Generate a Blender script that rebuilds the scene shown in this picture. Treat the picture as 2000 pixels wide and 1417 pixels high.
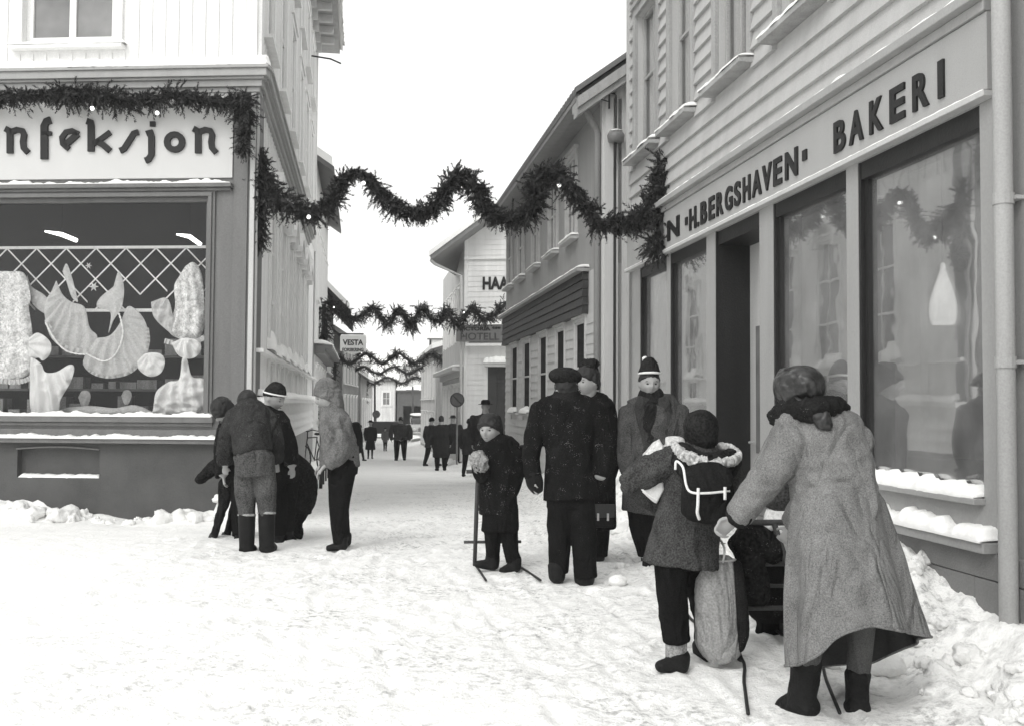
import bpy, math, random
import numpy as np
from mathutils import Vector, Matrix
R_ = math.radians
for o in list(bpy.data.objects): bpy.data.objects.remove(o)
SC = bpy.context.scene
COL = SC.collection
# ---------------------------------------------------------------- camera
F_PX, CAM_Z, PITCH, ROLL = 2000.0, 1.4, math.atan(80/2000), 0.006
fw = Vector((0, math.cos(PITCH), math.sin(PITCH))); up0 = Vector((0, -math.sin(PITCH), math.cos(PITCH))); rt0 = Vector((1, 0, 0))
rt = rt0*math.cos(ROLL) + up0*math.sin(ROLL); up = up0*math.cos(ROLL) - rt0*math.sin(ROLL)
cd = bpy.data.cameras.new('camera'); cam = bpy.data.objects.new('camera', cd); COL.objects.link(cam)
cd.lens = 36.0; cd.sensor_width = 36.0; cd.clip_start = 0.1; cd.clip_end = 2000
cam.matrix_world = Matrix(((rt.x, up.x, -fw.x, 0), (rt.y, up.y, -fw.y, 0), (rt.z, up.z, -fw.z, CAM_Z), (0, 0, 0, 1)))
SC.camera = cam
# ---------------------------------------------------------------- sky and sun
W = bpy.data.worlds.new('World'); SC.world = W; W.use_nodes = True
nt = W.node_tree; nt.nodes.clear()
sky = nt.nodes.new('ShaderNodeTexSky'); sky.sky_type = 'NISHITA'; sky.sun_disc = False
SUN_EL, SUN_AZ = 42, 205     # azimuth clockwise from +Y: behind the camera, slightly to its left
sky.sun_elevation = R_(SUN_EL); sky.sun_rotation = R_(SUN_AZ); sky.dust_density = 6.0; sky.air_density = 1.5
bw = nt.nodes.new('ShaderNodeRGBToBW'); bg = nt.nodes.new('ShaderNodeBackground'); wo = nt.nodes.new('ShaderNodeOutputWorld')
bg.inputs['Strength'].default_value = 0.15
nt.links.new(sky.outputs[0], bw.inputs[0]); mxw = nt.nodes.new('ShaderNodeMix'); mxw.data_type = 'RGBA'; mxw.inputs[0].default_value = 0.8      # even overcast cloud over the clear sky
mxw.inputs[7].default_value = (6.6, 6.6, 6.5, 1); nt.links.new(bw.outputs[0], mxw.inputs[6]); nt.links.new(mxw.outputs[2], bg.inputs['Color']); nt.links.new(bg.outputs[0], wo.inputs[0])
sl = bpy.data.lights.new('sun', 'SUN'); so = bpy.data.objects.new('sun', sl); COL.objects.link(so)
sl.energy = 0.7; sl.angle = R_(24); sl.color = (1, 0.985, 0.955)
sd = Vector((math.sin(R_(SUN_AZ))*math.cos(R_(SUN_EL)), math.cos(R_(SUN_AZ))*math.cos(R_(SUN_EL)), math.sin(R_(SUN_EL))))
so.rotation_euler = (-sd).to_track_quat('-Z', 'Y').to_euler(); so.location = (0, 0, 30)
vs = SC.view_settings; SC.display_settings.display_device = 'sRGB'
vs.view_transform = 'Standard'; vs.look = 'None'; vs.exposure = 0.55; vs.gamma = 1.0; vs.use_curve_mapping = False
SC.render.resolution_x, SC.render.resolution_y = 1024, 725
SC.cycles.max_bounces = 6; SC.cycles.transparent_max_bounces = 12; SC.cycles.use_denoising = True
# ---------------------------------------------------------------- numpy noise, rays
def _h(ix, iy, iz, seed):
    n = (ix*374761393 + iy*668265263 + iz*2147483647*3 + seed*974634777) & 0xffffffff
    n = ((n ^ (n >> 13))*1274126177) & 0xffffffff
    n = n ^ (n >> 16)
    return (n & 0xffff)/32767.5 - 1.0
def vn(P, f=1.0, seed=0):
    P = np.asarray(P, float)*np.asarray(f, float)
    i = np.floor(P).astype(np.int64); t = P - i; t = t*t*(3 - 2*t)
    r = 0
    for dx in (0, 1):
        wx = t[..., 0] if dx else 1 - t[..., 0]
        for dy in (0, 1):
            wy = t[..., 1] if dy else 1 - t[..., 1]
            for dz in (0, 1):
                wz = t[..., 2] if dz else 1 - t[..., 2]
                r = r + wx*wy*wz*_h(i[..., 0]+dx, i[..., 1]+dy, i[..., 2]+dz, seed)
    return r
def fbm(P, f=1.0, oct=3, seed=0):
    a, s, r = 1.0, 0, 0
    for k in range(oct):
        r = r + a*vn(P, np.asarray(f, float)*2**k, seed+k); s += a; a *= .5
    return r/s
def ray(px, py):
    return rt*((px-1000)/F_PX) + up*((708.5-py)/F_PX) + fw
def at(px, py, Y):
    d = ray(px, py); return Vector((0, 0, CAM_Z)) + d*(Y/d.y)
AR, BR = 3.42, -0.1475      # right street wall: X = AR + BR*Y
AL = -1.31                  # left street wall:  X = AL + BR*Y
UD = Vector((BR, 1, 0)).normalized()
def slope(Y):
    return np.interp(Y, [-50, 10, 46, 70, 400], [0.0, 0.0, -1.0, -1.0, -0.6])
def gbase(X, Y):
    X = np.asarray(X, float); Y = np.asarray(Y, float)
    z = slope(Y)
    P = np.stack([X, Y, X*0], -1)
    dr = (AR + BR*Y - X)/1.01
    hr = np.interp(Y, [3, 5.0, 5.5, 6.2, 7.2, 8.3, 8.9, 9.8, 10.3, 12.5, 13.6, 15, 24], [.22, .26, .3, .5, .45, .35, .12, .12, .4, .7, .8, .35, .2])
    hr = hr*np.where(Y > 26, .5, 1)
    wr = np.interp(Y, [4, 6.2, 9, 13], [1.0, .8, .6, .7])
    lump = 1 + .55*fbm(P, 2.2, 3, 3)
    t = np.clip(1 - (dr*1.0 + .12*fbm(P, 4, 2, 9))/wr, 0, 1.25)
    z = z + (hr*lump*(t*t*(3-2*np.minimum(t, 1))) + .07*np.minimum(t*2, 1)*np.abs(fbm(P, 9, 3, 31)) + .05*np.minimum(t*2, 1)*fbm(P, 4.5, 2, 33))*np.where(dr > -0.6, 1, 0)
    # left bank below the display window and on along the side street wall
    yf = 12.5 + (-3.17 - X)*0.07
    dl = yf - Y
    hl = np.interp(X, [-9, -6.1, -5.4, -4.6, -4.2, -3.9, -3.2], [.42, .30, .12, .03, .06, .16, .1])
    tl = np.clip(1 - np.maximum(dl, 0)/(1.1 + .25*fbm(P, 2, 2, 5)), 0, 1)
    z = z + np.where((X < -3.0) & (dl > -.5), hl*(1+.5*fbm(P, 5, 3, 21))*tl*tl, 0)
    ds = X - (AL + BR*Y)
    ts = np.clip(1 - ds/.55, 0, 1)
    z = z + np.where((Y > 12.3) & (Y < 60) & (ds > -.4), .28*lump*ts*ts, 0)
    return z
def gz(X, Y):
    X = np.asarray(X, float); Y = np.asarray(Y, float); P = np.stack([X, Y, X*0], -1)
    near = np.clip((30-Y)/20, 0, 1)
    return gbase(X, Y) + near*(.018*fbm(P, 1.3, 3, 1) + .009*fbm(P, 7, 3, 2))
def ground_hit(px, py):
    d = ray(px, py); o = Vector((0, 0, CAM_Z)); lo, hi = 2.0, 200.0
    f = lambda Y: (o + d*(Y/d.y)).z - float(slope(Y))
    for _ in range(50):
        m = (lo+hi)/2
        if f(m) > 0: lo = m
        else: hi = m
    return lo
# ---------------------------------------------------------------- materials
MATS = {}
def nd(t, kind, **kw):
    n = t.nodes.new(kind)
    for k, v in kw.items(): setattr(n, k, v)
    return n
def mat(name, v=.5, kind='paint', sc=6.0, amt=.25, rough=.65, bump=.15, fine=90., fleck=0.0, spec=.3, w=1.0, tint=(1, 1, .99)):
    if name in MATS: return MATS[name]
    m = bpy.data.materials.new(name); m.use_nodes = True; t = m.node_tree
    bs = t.nodes['Principled BSDF']; L = t.links.new
    tc = nd(t, 'ShaderNodeTexCoord')
    n1 = nd(t, 'ShaderNodeTexNoise'); n1.inputs['Scale'].default_value = sc; n1.inputs['Detail'].default_value = 5
    n2 = nd(t, 'ShaderNodeTexNoise'); n2.inputs['Scale'].default_value = fine; n2.inputs['Detail'].default_value = 2
    mp = nd(t, 'ShaderNodeMapping')
    if kind == 'streak': mp.inputs['Scale'].default_value = (1, 1, .12)
    L(tc.outputs['Object'], mp.inputs[0]); L(mp.outputs[0], n1.inputs['Vector']); L(tc.outputs['Object'], n2.inputs['Vector'])
    def mth(op, a, b, clamp=False):
        q = nd(t, 'ShaderNodeMath', operation=op, use_clamp=clamp)
        for i, x in enumerate((a, b)):
            if isinstance(x, (int, float)): q.inputs[i].default_value = x
            else: L(x, q.inputs[i])
        return q.outputs[0]
    if kind == 'streak': amt = amt*1.7
    a = mth('MULTIPLY', mth('SUBTRACT', n1.outputs[0], .5), 2*amt)
    b = mth('MULTIPLY', mth('SUBTRACT', n2.outputs[0], .5), 2*amt*(2.2 if kind == 'wool' else 1.0))
    val = mth('MULTIPLY', mth('ADD', mth('ADD', a, b), 1.0), v)
    if fleck > 0:
        vo = nd(t, 'ShaderNodeTexVoronoi'); vo.inputs['Scale'].default_value = 95
        L(tc.outputs['Object'], vo.inputs['Vector'])
        n3 = nd(t, 'ShaderNodeTexNoise'); n3.inputs['Scale'].default_value = 14; L(tc.outputs['Object'], n3.inputs['Vector'])
        f1 = mth('LESS_THAN', vo.outputs['Distance'], mth('MULTIPLY', mth('SUBTRACT', n3.outputs[0], .44), fleck*1.0, True))
        val = mth('ADD', val, mth('MULTIPLY', f1, .16))
    val = mth('MAXIMUM', val, v*.25)
    cb = nd(t, 'ShaderNodeCombineColor')
    for i in range(3): L(mth('MULTIPLY', val, tint[i]), cb.inputs[i])
    L(cb.outputs[0], bs.inputs['Base Color'])
    bs.inputs['Roughness'].default_value = rough
    bs.inputs['Specular IOR Level'].default_value = spec
    if bump > 0:
        bp = nd(t, 'ShaderNodeBump'); bp.inputs['Strength'].default_value = bump; bp.inputs['Distance'].default_value = .01
        hgt = mth('ADD', n1.outputs[0], n2.outputs[0])
        if kind == 'wool':      # soft creases of heavy cloth
            m3 = nd(t, 'ShaderNodeMapping'); m3.inputs['Scale'].default_value = (1, 1, .45); n4 = nd(t, 'ShaderNodeTexNoise'); n4.inputs['Scale'].default_value = 5.5; n4.inputs['Detail'].default_value = 2; n4.inputs['Distortion'].default_value = .8
            L(tc.outputs['Object'], m3.inputs[0]); L(m3.outputs[0], n4.inputs['Vector']); cr = mth('MULTIPLY', mth('ABSOLUTE', mth('SUBTRACT', n4.outputs[0], .5), 0), 14.0); hgt = mth('ADD', mth('MULTIPLY', hgt, .6), cr); bp.inputs['Strength'].default_value = .75; bp.inputs['Distance'].default_value = .0105
        L(hgt, bp.inputs['Height']); L(bp.outputs[0], bs.inputs['Normal'])
    if kind == 'wool':
        bs.inputs['Specular IOR Level'].default_value = .04
    MATS[name] = m; return m
def wool(name, v, fleck=.0, fine=140, amt=.45): return mat(name, v, 'wool', 9, amt, .95, .5, fine, fleck, .1)
def glass(name, tr=.9, gl=.5, rough=.02, film=0.):
    if name in MATS: return MATS[name]
    m = bpy.data.materials.new(name); m.use_nodes = True; t = m.node_tree; t.nodes.clear()
    o = nd(t, 'ShaderNodeOutputMaterial'); mx = nd(t, 'ShaderNodeMixShader'); g = nd(t, 'ShaderNodeBsdfGlossy'); tr_ = nd(t, 'ShaderNodeBsdfTransparent')
    fr = nd(t, 'ShaderNodeFresnel'); fr.inputs[0].default_value = 1.5
    tc = nd(t, 'ShaderNodeTexCoord'); n = nd(t, 'ShaderNodeTexNoise'); n.inputs['Scale'].default_value = 2.2
    b = nd(t, 'ShaderNodeBump'); b.inputs['Strength'].default_value = .03; b.inputs['Distance'].default_value = .05
    t.links.new(tc.outputs['Object'], n.inputs['Vector']); t.links.new(n.outputs[0], b.inputs['Height']); t.links.new(b.outputs[0], g.inputs['Normal'])
    g.inputs['Roughness'].default_value = rough; g.inputs['Color'].default_value = (.95,)*3+(1,)
    tr_.inputs[0].default_value = (tr,)*3+(1,)
    m1 = nd(t, 'ShaderNodeMath', operation='MULTIPLY_ADD', use_clamp=True); m1.inputs[1].default_value = .32; m1.inputs[2].default_value = gl/2
    t.links.new(fr.outputs[0], m1.inputs[0]); t.links.new(m1.outputs[0], mx.inputs[0])
    if film:      # pale film in the pane colour, standing in for hazy bright reflections
        df = nd(t, 'ShaderNodeBsdfDiffuse'); df.inputs[0].default_value = (.62, .62, .62, 1); tl = nd(t, 'ShaderNodeBsdfTranslucent'); tl.inputs[0].default_value = (.6, .6, .6, 1); ad = nd(t, 'ShaderNodeMixShader'); ad.inputs[0].default_value = .35; fm = nd(t, 'ShaderNodeMixShader')
        nf = nd(t, 'ShaderNodeTexNoise'); nf.inputs['Scale'].default_value = 3.5; nf.inputs['Detail'].default_value = 6; t.links.new(tc.outputs['Object'], nf.inputs['Vector']); ml = nd(t, 'ShaderNodeMath', operation='MULTIPLY'); ml.inputs[1].default_value = film*2; t.links.new(nf.outputs[0], ml.inputs[0])
        t.links.new(df.outputs[0], ad.inputs[1]); t.links.new(tl.outputs[0], ad.inputs[2]); t.links.new(ml.outputs[0], fm.inputs[0]); t.links.new(tr_.outputs[0], fm.inputs[1]); t.links.new(ad.outputs[0], fm.inputs[2]); tr_ = fm
    t.links.new(tr_.outputs[0], mx.inputs[1]); t.links.new(g.outputs[0], mx.inputs[2]); t.links.new(mx.outputs[0], o.inputs[0])
    MATS[name] = m; return m
def emit(name, v):
    if name in MATS: return MATS[name]
    m = mat(name, .8, bump=0); bs = m.node_tree.nodes['Principled BSDF']
    bs.inputs['Emission Color'].default_value = (1, 1, .97, 1); bs.inputs['Emission Strength'].default_value = v; return m
def snow_mat(name, lo, hi, sc=1.2, fine=26., dirt=.5, bstr=.5):
    m = bpy.data.materials.new(name); m.use_nodes = True; t = m.node_tree; L = t.links.new
    bs = t.nodes['Principled BSDF']; tc = nd(t, 'ShaderNodeTexCoord')
    def ns(s, d=4, r=.6):
        n = nd(t, 'ShaderNodeTexNoise'); n.inputs['Scale'].default_value = s; n.inputs['Detail'].default_value = d; n.inputs['Roughness'].default_value = r
        L(tc.outputs['Object'], n.inputs['Vector']); return n.outputs[0]
    a, b, c = ns(sc), ns(fine, 5, .7), ns(5.5, 4)
    def mth(op, x, y, clamp=False):
        q = nd(t, 'ShaderNodeMath', operation=op, use_clamp=clamp)
        for i, z in enumerate((x, y)):
            if isinstance(z, (int, float)): q.inputs[i].default_value = z
            else: L(z, q.inputs[i])
        return q.outputs[0]
    # trodden part: grey mottles where the coarse noise allows, more of them in mid-street
    f = mth('MULTIPLY', mth('SUBTRACT', b, .47), 5.0, True)
    g = mth('ADD', mth('MULTIPLY', mth('SUBTRACT', a, .38), 3.0, True), mth('MULTIPLY', mth('SUBTRACT', c, .45), 1.5), True)
    k = mth('MULTIPLY', mth('MULTIPLY', f, g), dirt, True)
    d3 = mth('MULTIPLY', mth('SUBTRACT', ns(11, 3), .66), 5.0, True)
    if name == 'trodden_snow':      # hardly walked on near the left side of the little square
        sx = nd(t, 'ShaderNodeSeparateXYZ'); L(tc.outputs['Object'], sx.inputs[0]); mr = nd(t, 'ShaderNodeMapRange'); L(mth('ADD', sx.outputs[0], mth('MULTIPLY', a, 2.5)), mr.inputs[0])
        mr.inputs[1].default_value = -2.6; mr.inputs[2].default_value = .2; mr.inputs[3].default_value = .15; k = mth('MULTIPLY', k, mr.outputs[0])
    k = mth('ADD', k, mth('MULTIPLY', d3, .35*dirt), True)
    mx = nd(t, 'ShaderNodeMix', data_type='RGBA'); L(k, mx.inputs[0])
    mx.inputs[6].default_value = (hi, hi, hi*.985, 1); mx.inputs[7].default_value = (lo, lo, lo, 1)
    L(mx.outputs[2], bs.inputs['Base Color'])
    bs.inputs['Roughness'].default_value = .8; bs.inputs['Specular IOR Level'].default_value = .2
    bp = nd(t, 'ShaderNodeBump'); bp.inputs['Strength'].default_value = bstr; bp.inputs['Distance'].default_value = .03
    L(mth('ADD', mth('ADD', b, mth('MULTIPLY', c, 1.5)), mth('MULTIPLY', ns(70, 3), .5)), bp.inputs['Height']); L(bp.outputs[0], bs.inputs['Normal'])
    MATS[name] = m; return m
snowG = snow_mat('trodden_snow', .2, .92, fine=18., dirt=.85, bstr=.55)
snowW = snow_mat('fresh_snow', .5, .9, dirt=.3, bstr=.7)
snowL = snow_mat('ledge_snow', .7, .92, dirt=.1, bstr=.3)
# ---------------------------------------------------------------- mesh helpers
class MB:
    def __init__(s): s.v = []; s.f = []
    def quad(s, *p):
        i = len(s.v); s.v += [tuple(q) for q in p]; s.f.append(tuple(range(i, i+len(p))))
    def box8(s, c):
        i = len(s.v); s.v += [tuple(q) for q in c]
        s.f += [tuple(i+k for k in q) for q in ((0, 3, 2, 1), (4, 5, 6, 7), (0, 1, 5, 4), (1, 2, 6, 5), (2, 3, 7, 6), (3, 0, 4, 7))]
    def aabb(s, x0, x1, y0, y1, z0, z1):
        s.box8([(x0, y0, z0), (x1, y0, z0), (x1, y1, z0), (x0, y1, z0), (x0, y0, z1), (x1, y0, z1), (x1, y1, z1), (x0, y1, z1)])
    def tube(s, pts, rad, n=8, cap=True, close=False):
        pts = [Vector(p) for p in pts]; m = len(pts)
        if isinstance(rad, (int, float)): rad = [rad]*m
        i0 = len(s.v); u = None
        for k, p in enumerate(pts):
            if close: t = pts[(k+1) % m] - pts[k-1]
            else: t = pts[min(k+1, m-1)] - pts[max(k-1, 0)]
            t = t.normalized() if t.length > 1e-9 else Vector((0, 0, 1))
            if u is None: u = t.orthogonal().normalized()
            u = (u - t*u.dot(t)); u = u.normalized() if u.length > 1e-6 else t.orthogonal().normalized()
            w = t.cross(u)
            for j in range(n):
                a = 2*math.pi*j/n; s.v.append(tuple(p + (u*math.cos(a) + w*math.sin(a))*rad[k]))
        for k in range(m if close else m-1):
            k2 = (k+1) % m
            for j in range(n):
                s.f.append((i0+k*n+j, i0+k*n+(j+1) % n, i0+k2*n+(j+1) % n, i0+k2*n+j))
        if cap and not close:
            s.f.append(tuple(i0+j for j in range(n))[::-1]); s.f.append(tuple(i0+(m-1)*n+j for j in range(n)))
    def ball(s, c, r, n=10, m=7, rot=None):
        c = Vector(c); r = Vector((r, r, r)) if isinstance(r, (int, float)) else Vector(r); i0 = len(s.v)
        P = [Vector((0, 0, -1))]+[Vector((math.cos(2*math.pi*j/n)*math.sin(math.pi*k/m), math.sin(2*math.pi*j/n)*math.sin(math.pi*k/m), -math.cos(math.pi*k/m))) for k in range(1, m) for j in range(n)]+[Vector((0, 0, 1))]
        for p in P:
            q = Vector((p.x*r.x, p.y*r.y, p.z*r.z))
            if rot is not None: q = rot @ q
            s.v.append(tuple(c+q))
        for j in range(n):
            s.f.append((i0, i0+1+(j+1) % n, i0+1+j)); b = i0+1+(m-2)*n
            s.f.append((b+j, b+(j+1) % n, i0+1+(m-1)*n))
            for k in range(m-2):
                a = i0+1+k*n; s.f.append((a+j, a+(j+1) % n, a+n+(j+1) % n, a+n+j))
    def build(s, name, m, parent=None, smooth=False, bevel=0, local=True):
        me = bpy.data.meshes.new(name); o = bpy.data.objects.new(name, me); COL.objects.link(o)
        v = s.v
        if parent is not None:
            o.parent = parent
            off = parent_off(parent)
            if local: v = [(a-off.x, b-off.y, c-off.z) for a, b, c in v]
        me.from_pydata(v, [], s.f); me.materials.append(m); me.update()
        if smooth: me.polygons.foreach_set('use_smooth', [True]*len(me.polygons))
        if bevel:
            b = o.modifiers.new('bevel', 'BEVEL'); b.width = bevel; b.segments = 2; b.limit_method = 'ANGLE'
        return o
def parent_off(p):
    off = Vector(p.location)
    while p.parent is not None: p = p.parent; off += Vector(p.location)
    return off
def empty(name, loc, label, cat, group=None):
    o = bpy.data.objects.new(name, None); COL.objects.link(o); o.location = loc; o.empty_display_size = .2
    return tag(o, label, cat, group)
def tag(o, label=None, cat=None, group=None, kind=None):
    if label: o['label'] = label
    if cat: o['category'] = cat
    if group: o['group'] = group
    if kind: o['kind'] = kind
    return o
class Wall:
    def __init__(s, x, y, ux, uy):
        s.o = Vector((x, y, 0)); s.u = Vector((ux, uy, 0)).normalized(); s.n = s.u.cross(Vector((0, 0, 1)))
    def P(s, a, z, out=0.): return s.o + s.u*a + s.n*out + Vector((0, 0, z))
    def wp(s, px, py, out=0.):
        d = ray(px, py); c = Vector((0, 0, CAM_Z)); o = s.o + s.n*out
        t = (o - c).dot(s.n)/d.dot(s.n); p = c + d*t
        return (p - s.o).dot(s.u), p.z
    def S(s, px, py=700, out=0.): return s.wp(px, py, out)[0]
    def Z(s, px, py, out=0.): return s.wp(px, py, out)[1]
    def sy(s, Y): return (Y - s.o.y)/s.u.y
    def box(s, mb, a0, a1, z0, z1, o0, o1):
        if a1 < a0: a0, a1 = a1, a0
        c = [s.P(a0, z0, o1), s.P(a1, z0, o1), s.P(a1, z0, o0), s.P(a0, z0, o0), s.P(a0, z1, o1), s.P(a1, z1, o1), s.P(a1, z1, o0), s.P(a0, z1, o0)]
        mb.box8(c)
def rects(a0, a1, z0, z1, holes):
    xs = sorted({a0, a1, *[min(max(h[k], a0), a1) for h in holes for k in (0, 1)]})
    out = []
    for i in range(len(xs)-1):
        if xs[i+1]-xs[i] < 1e-5: continue
        xm = (xs[i]+xs[i+1])/2
        hz = sorted([(max(h[2], z0), min(h[3], z1)) for h in holes if h[0] < xm < h[1]])
        z = z0
        for b, t in hz:
            if b > z+1e-4: out.append((xs[i], xs[i+1], z, b))
            z = max(z, t)
        if z < z1-1e-4: out.append((xs[i], xs[i+1], z, z1))
    return out
def slab(mb, w, a0, a1, z0, z1, holes, o0=-.2, o1=0):
    for a, b, c, d in rects(a0, a1, z0, z1, holes): w.box(mb, a, b, c, d, o0, o1)
def clap(mb, w, a0, a1, z0, z1, pitch, holes=(), lap=.022, o=.004):
    n = max(1, int(round((z1-z0)/pitch))); pitch = (z1-z0)/n; rnd = random.Random(int(pitch*1e4)+n)
    for k in range(n):
        zb, zt = z0+k*pitch, z0+(k+1)*pitch
        cuts = sorted([(h[0], h[1]) for h in holes if h[2] < zt-.02 and h[3] > zb+.02]); a = a0; sp = []
        for h0, h1 in cuts:
            if h0 > a: sp.append((a, min(h0, a1)))
            a = max(a, h1)
        if a < a1: sp.append((a, a1))
        for s0, s1 in sp:
            j = rnd.uniform(-.002, .002)
            c = [w.P(s0, zb-.004, o+lap+j), w.P(s1, zb-.004, o+lap+j), w.P(s1, zb-.004, o), w.P(s0, zb-.004, o), w.P(s0, zt, o+.004+j), w.P(s1, zt, o+.004+j), w.P(s1, zt, o), w.P(s0, zt, o)]
            mb.box8(c)
def battens(mb, w, a0, a1, z0, z1, pitch, holes=(), bw=.05, th=.018):
    a = a0 + pitch/2
    while a < a1:
        for r in rects(a-bw/2, a+bw/2, z0, z1, [(-1e9, 1e9, h[2], h[3]) for h in holes if h[0]-bw/2 < a < h[1]+bw/2]):
            w.box(mb, r[0], r[1], r[2], r[3], .002, th)
        a += pitch
def snow_strip(w, a0, a1, z, depth, h, parent, o0=0., seed=0, name='snow_cap', h0=.3, prof=None):
    """lumpy snow lying on a ledge: a rounded heightfield strip with its own underside"""
    a0, a1 = min(a0, a1), max(a0, a1)
    n = max(6, min(420, int((a1-a0)/.018))); m = 6; mb = MB()
    A = np.linspace(a0, a1, n); Q = np.stack([A, A*0+seed*7.3, A*0], -1)
    hh = h*(h0 + (1-h0)*np.clip(.5+.9*fbm(Q, 4.0, 4, seed)+.6*fbm(Q, 15., 3, seed+3), 0, 1.3))
    if prof is not None: hh = hh*np.array([prof((a-a0)/(a1-a0)) for a in A])
    ee = depth*(1 + .12*fbm(Q, 7., 3, seed+5))
    edge = np.minimum(1, np.minimum(A-a0, a1-A)/.04+.25)
    for i in range(n):
        for j in range(m+1):
            t = j/m; o = o0 + ee[i]*t; zz = z + hh[i]*edge[i]*(1-t**4*.85)
            if j == m: zz = z + .2*hh[i]*edge[i]
            mb.v.append(tuple(w.P(A[i], zz, o)))
        mb.v.append(tuple(w.P(A[i], z-.004, o0+ee[i]*.98)))
    k = m+2
    for i in range(n-1):
        for j in range(k-1): mb.f.append((i*k+j, i*k+j+1, (i+1)*k+j+1, (i+1)*k+j))
    mb.f.append(tuple(range(k))); mb.f.append(tuple((n-1)*k+j for j in range(k))[::-1])
    return mb.build(name, snowL, parent, True)
FONTS = []
def text(s, w, a_c, z0, width, height, out, name, m, parent, bold=.03, depth=.01, sp=1.0):
    cu = bpy.data.curves.new(name, 'FONT'); cu.body = s; cu.align_x = 'CENTER'; cu.offset = bold; cu.extrude = .5; cu.space_character = sp
    cu.size = 1.0; cu.materials.append(m); o = bpy.data.objects.new(name, cu); COL.objects.link(o)
    FONTS.append((o, w, a_c, z0, width, height, out, depth, parent)); return o
def finish_fonts():
    bpy.context.view_layer.update(); dg = bpy.context.evaluated_depsgraph_get()
    for o, w, a, z0, width, height, out, depth, parent in FONTS:
        me = bpy.data.meshes.new_from_object(o.evaluated_get(dg)); n = len(me.vertices)
        co = np.empty(n*3); me.vertices.foreach_get('co', co); co = co.reshape(-1, 3)
        mn, mx = co.min(0), co.max(0); off = parent_off(parent)
        q = (co-mn)/np.maximum(mx-mn, 1e-9)
        V = [w.P(a+(p[0]-.5)*width, z0+p[1]*height, out+p[2]*depth)-off for p in q]
        me.vertices.foreach_set('co', np.array(V).ravel()); me.update()
        nm = o.name; mt = o.data.materials[0]; bpy.data.objects.remove(o)
        q = bpy.data.objects.new(nm, me); COL.objects.link(q); q.parent = parent
        if not me.materials: me.materials.append(mt)
def window(parent, w, a0, a1, z0, z1, fr, gl, case=.09, rec=.07, cols=2, rows=2, caseM=None, sill=.0, rowz=None, curtain=None, bar=.035):
    """casing round the hole, sash frame with bars, pane set back; optional sill with snow. Its own part 'window'."""
    mb = MB(); c = case
    w.box(mb, a0-c, a0, z0-c*.6, z1+c, .0, .045); w.box(mb, a1, a1+c, z0-c*.6, z1+c, .0, .045)
    w.box(mb, a0-c-.03, a1+c+.03, z1+c, z1+c+.05, .0, .075); w.box(mb, a0, a1, z1, z1+c, .0, .043)
    for x in (a0, a1-bar): w.box(mb, x, x+bar, z0, z1, -rec-.03, -rec+.02)
    w.box(mb, a0+bar, a1-bar, z0, z0+bar, -rec-.03, -rec+.018); w.box(mb, a0+bar, a1-bar, z1-bar, z1, -rec-.03, -rec+.018)
    for k in range(1, cols):
        x = a0+(a1-a0)*k/cols; w.box(mb, x-bar/2, x+bar/2, z0+bar, z1-bar, -rec-.03, -rec+.016)
    for z in (rowz if rowz is not None else [z0+(z1-z0)*k/rows for k in range(1, rows)]):
        w.box(mb, a0+bar, a1-bar, z-bar/2, z+bar/2, -rec-.03, -rec+.012)
    o = mb.build('window', caseM or fr, parent, bevel=.004)
    g = MB(); w.box(g, a0+.01, a1-.01, z0+.01, z1-.01, -rec-.02, -rec-.012); g.build('pane', gl, o)
    if curtain:
        g = MB(); n = 24
        for (b0, b1) in ((a0+.02, a0+(a1-a0)*.44), (a1-(a1-a0)*.44, a1-.02)):
            for k in range(n):
                x0, x1 = b0+(b1-b0)*k/n, b0+(b1-b0)*(k+1)/n; f = lambda k: -rec-.07+.015*math.sin(k*1.9)
                w.P(0, 0); g.quad(w.P(x0, z0+.02, f(k)), w.P(x1, z0+.02, f(k+1)), w.P(x1, z1-.02, f(k+1)), w.P(x0, z1-.02, f(k)))
        g.build('curtain', curtain, o)
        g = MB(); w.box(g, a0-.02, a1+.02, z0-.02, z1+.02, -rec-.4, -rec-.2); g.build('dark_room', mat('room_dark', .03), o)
    if sill:
        s = MB(); w.box(s, a0-c-.03, a1+c+.03, z0-c*.6-.05, z0-c*.6, 0, sill); s.build('window_sill', caseM or fr, o, bevel=.004)
    return o
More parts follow.
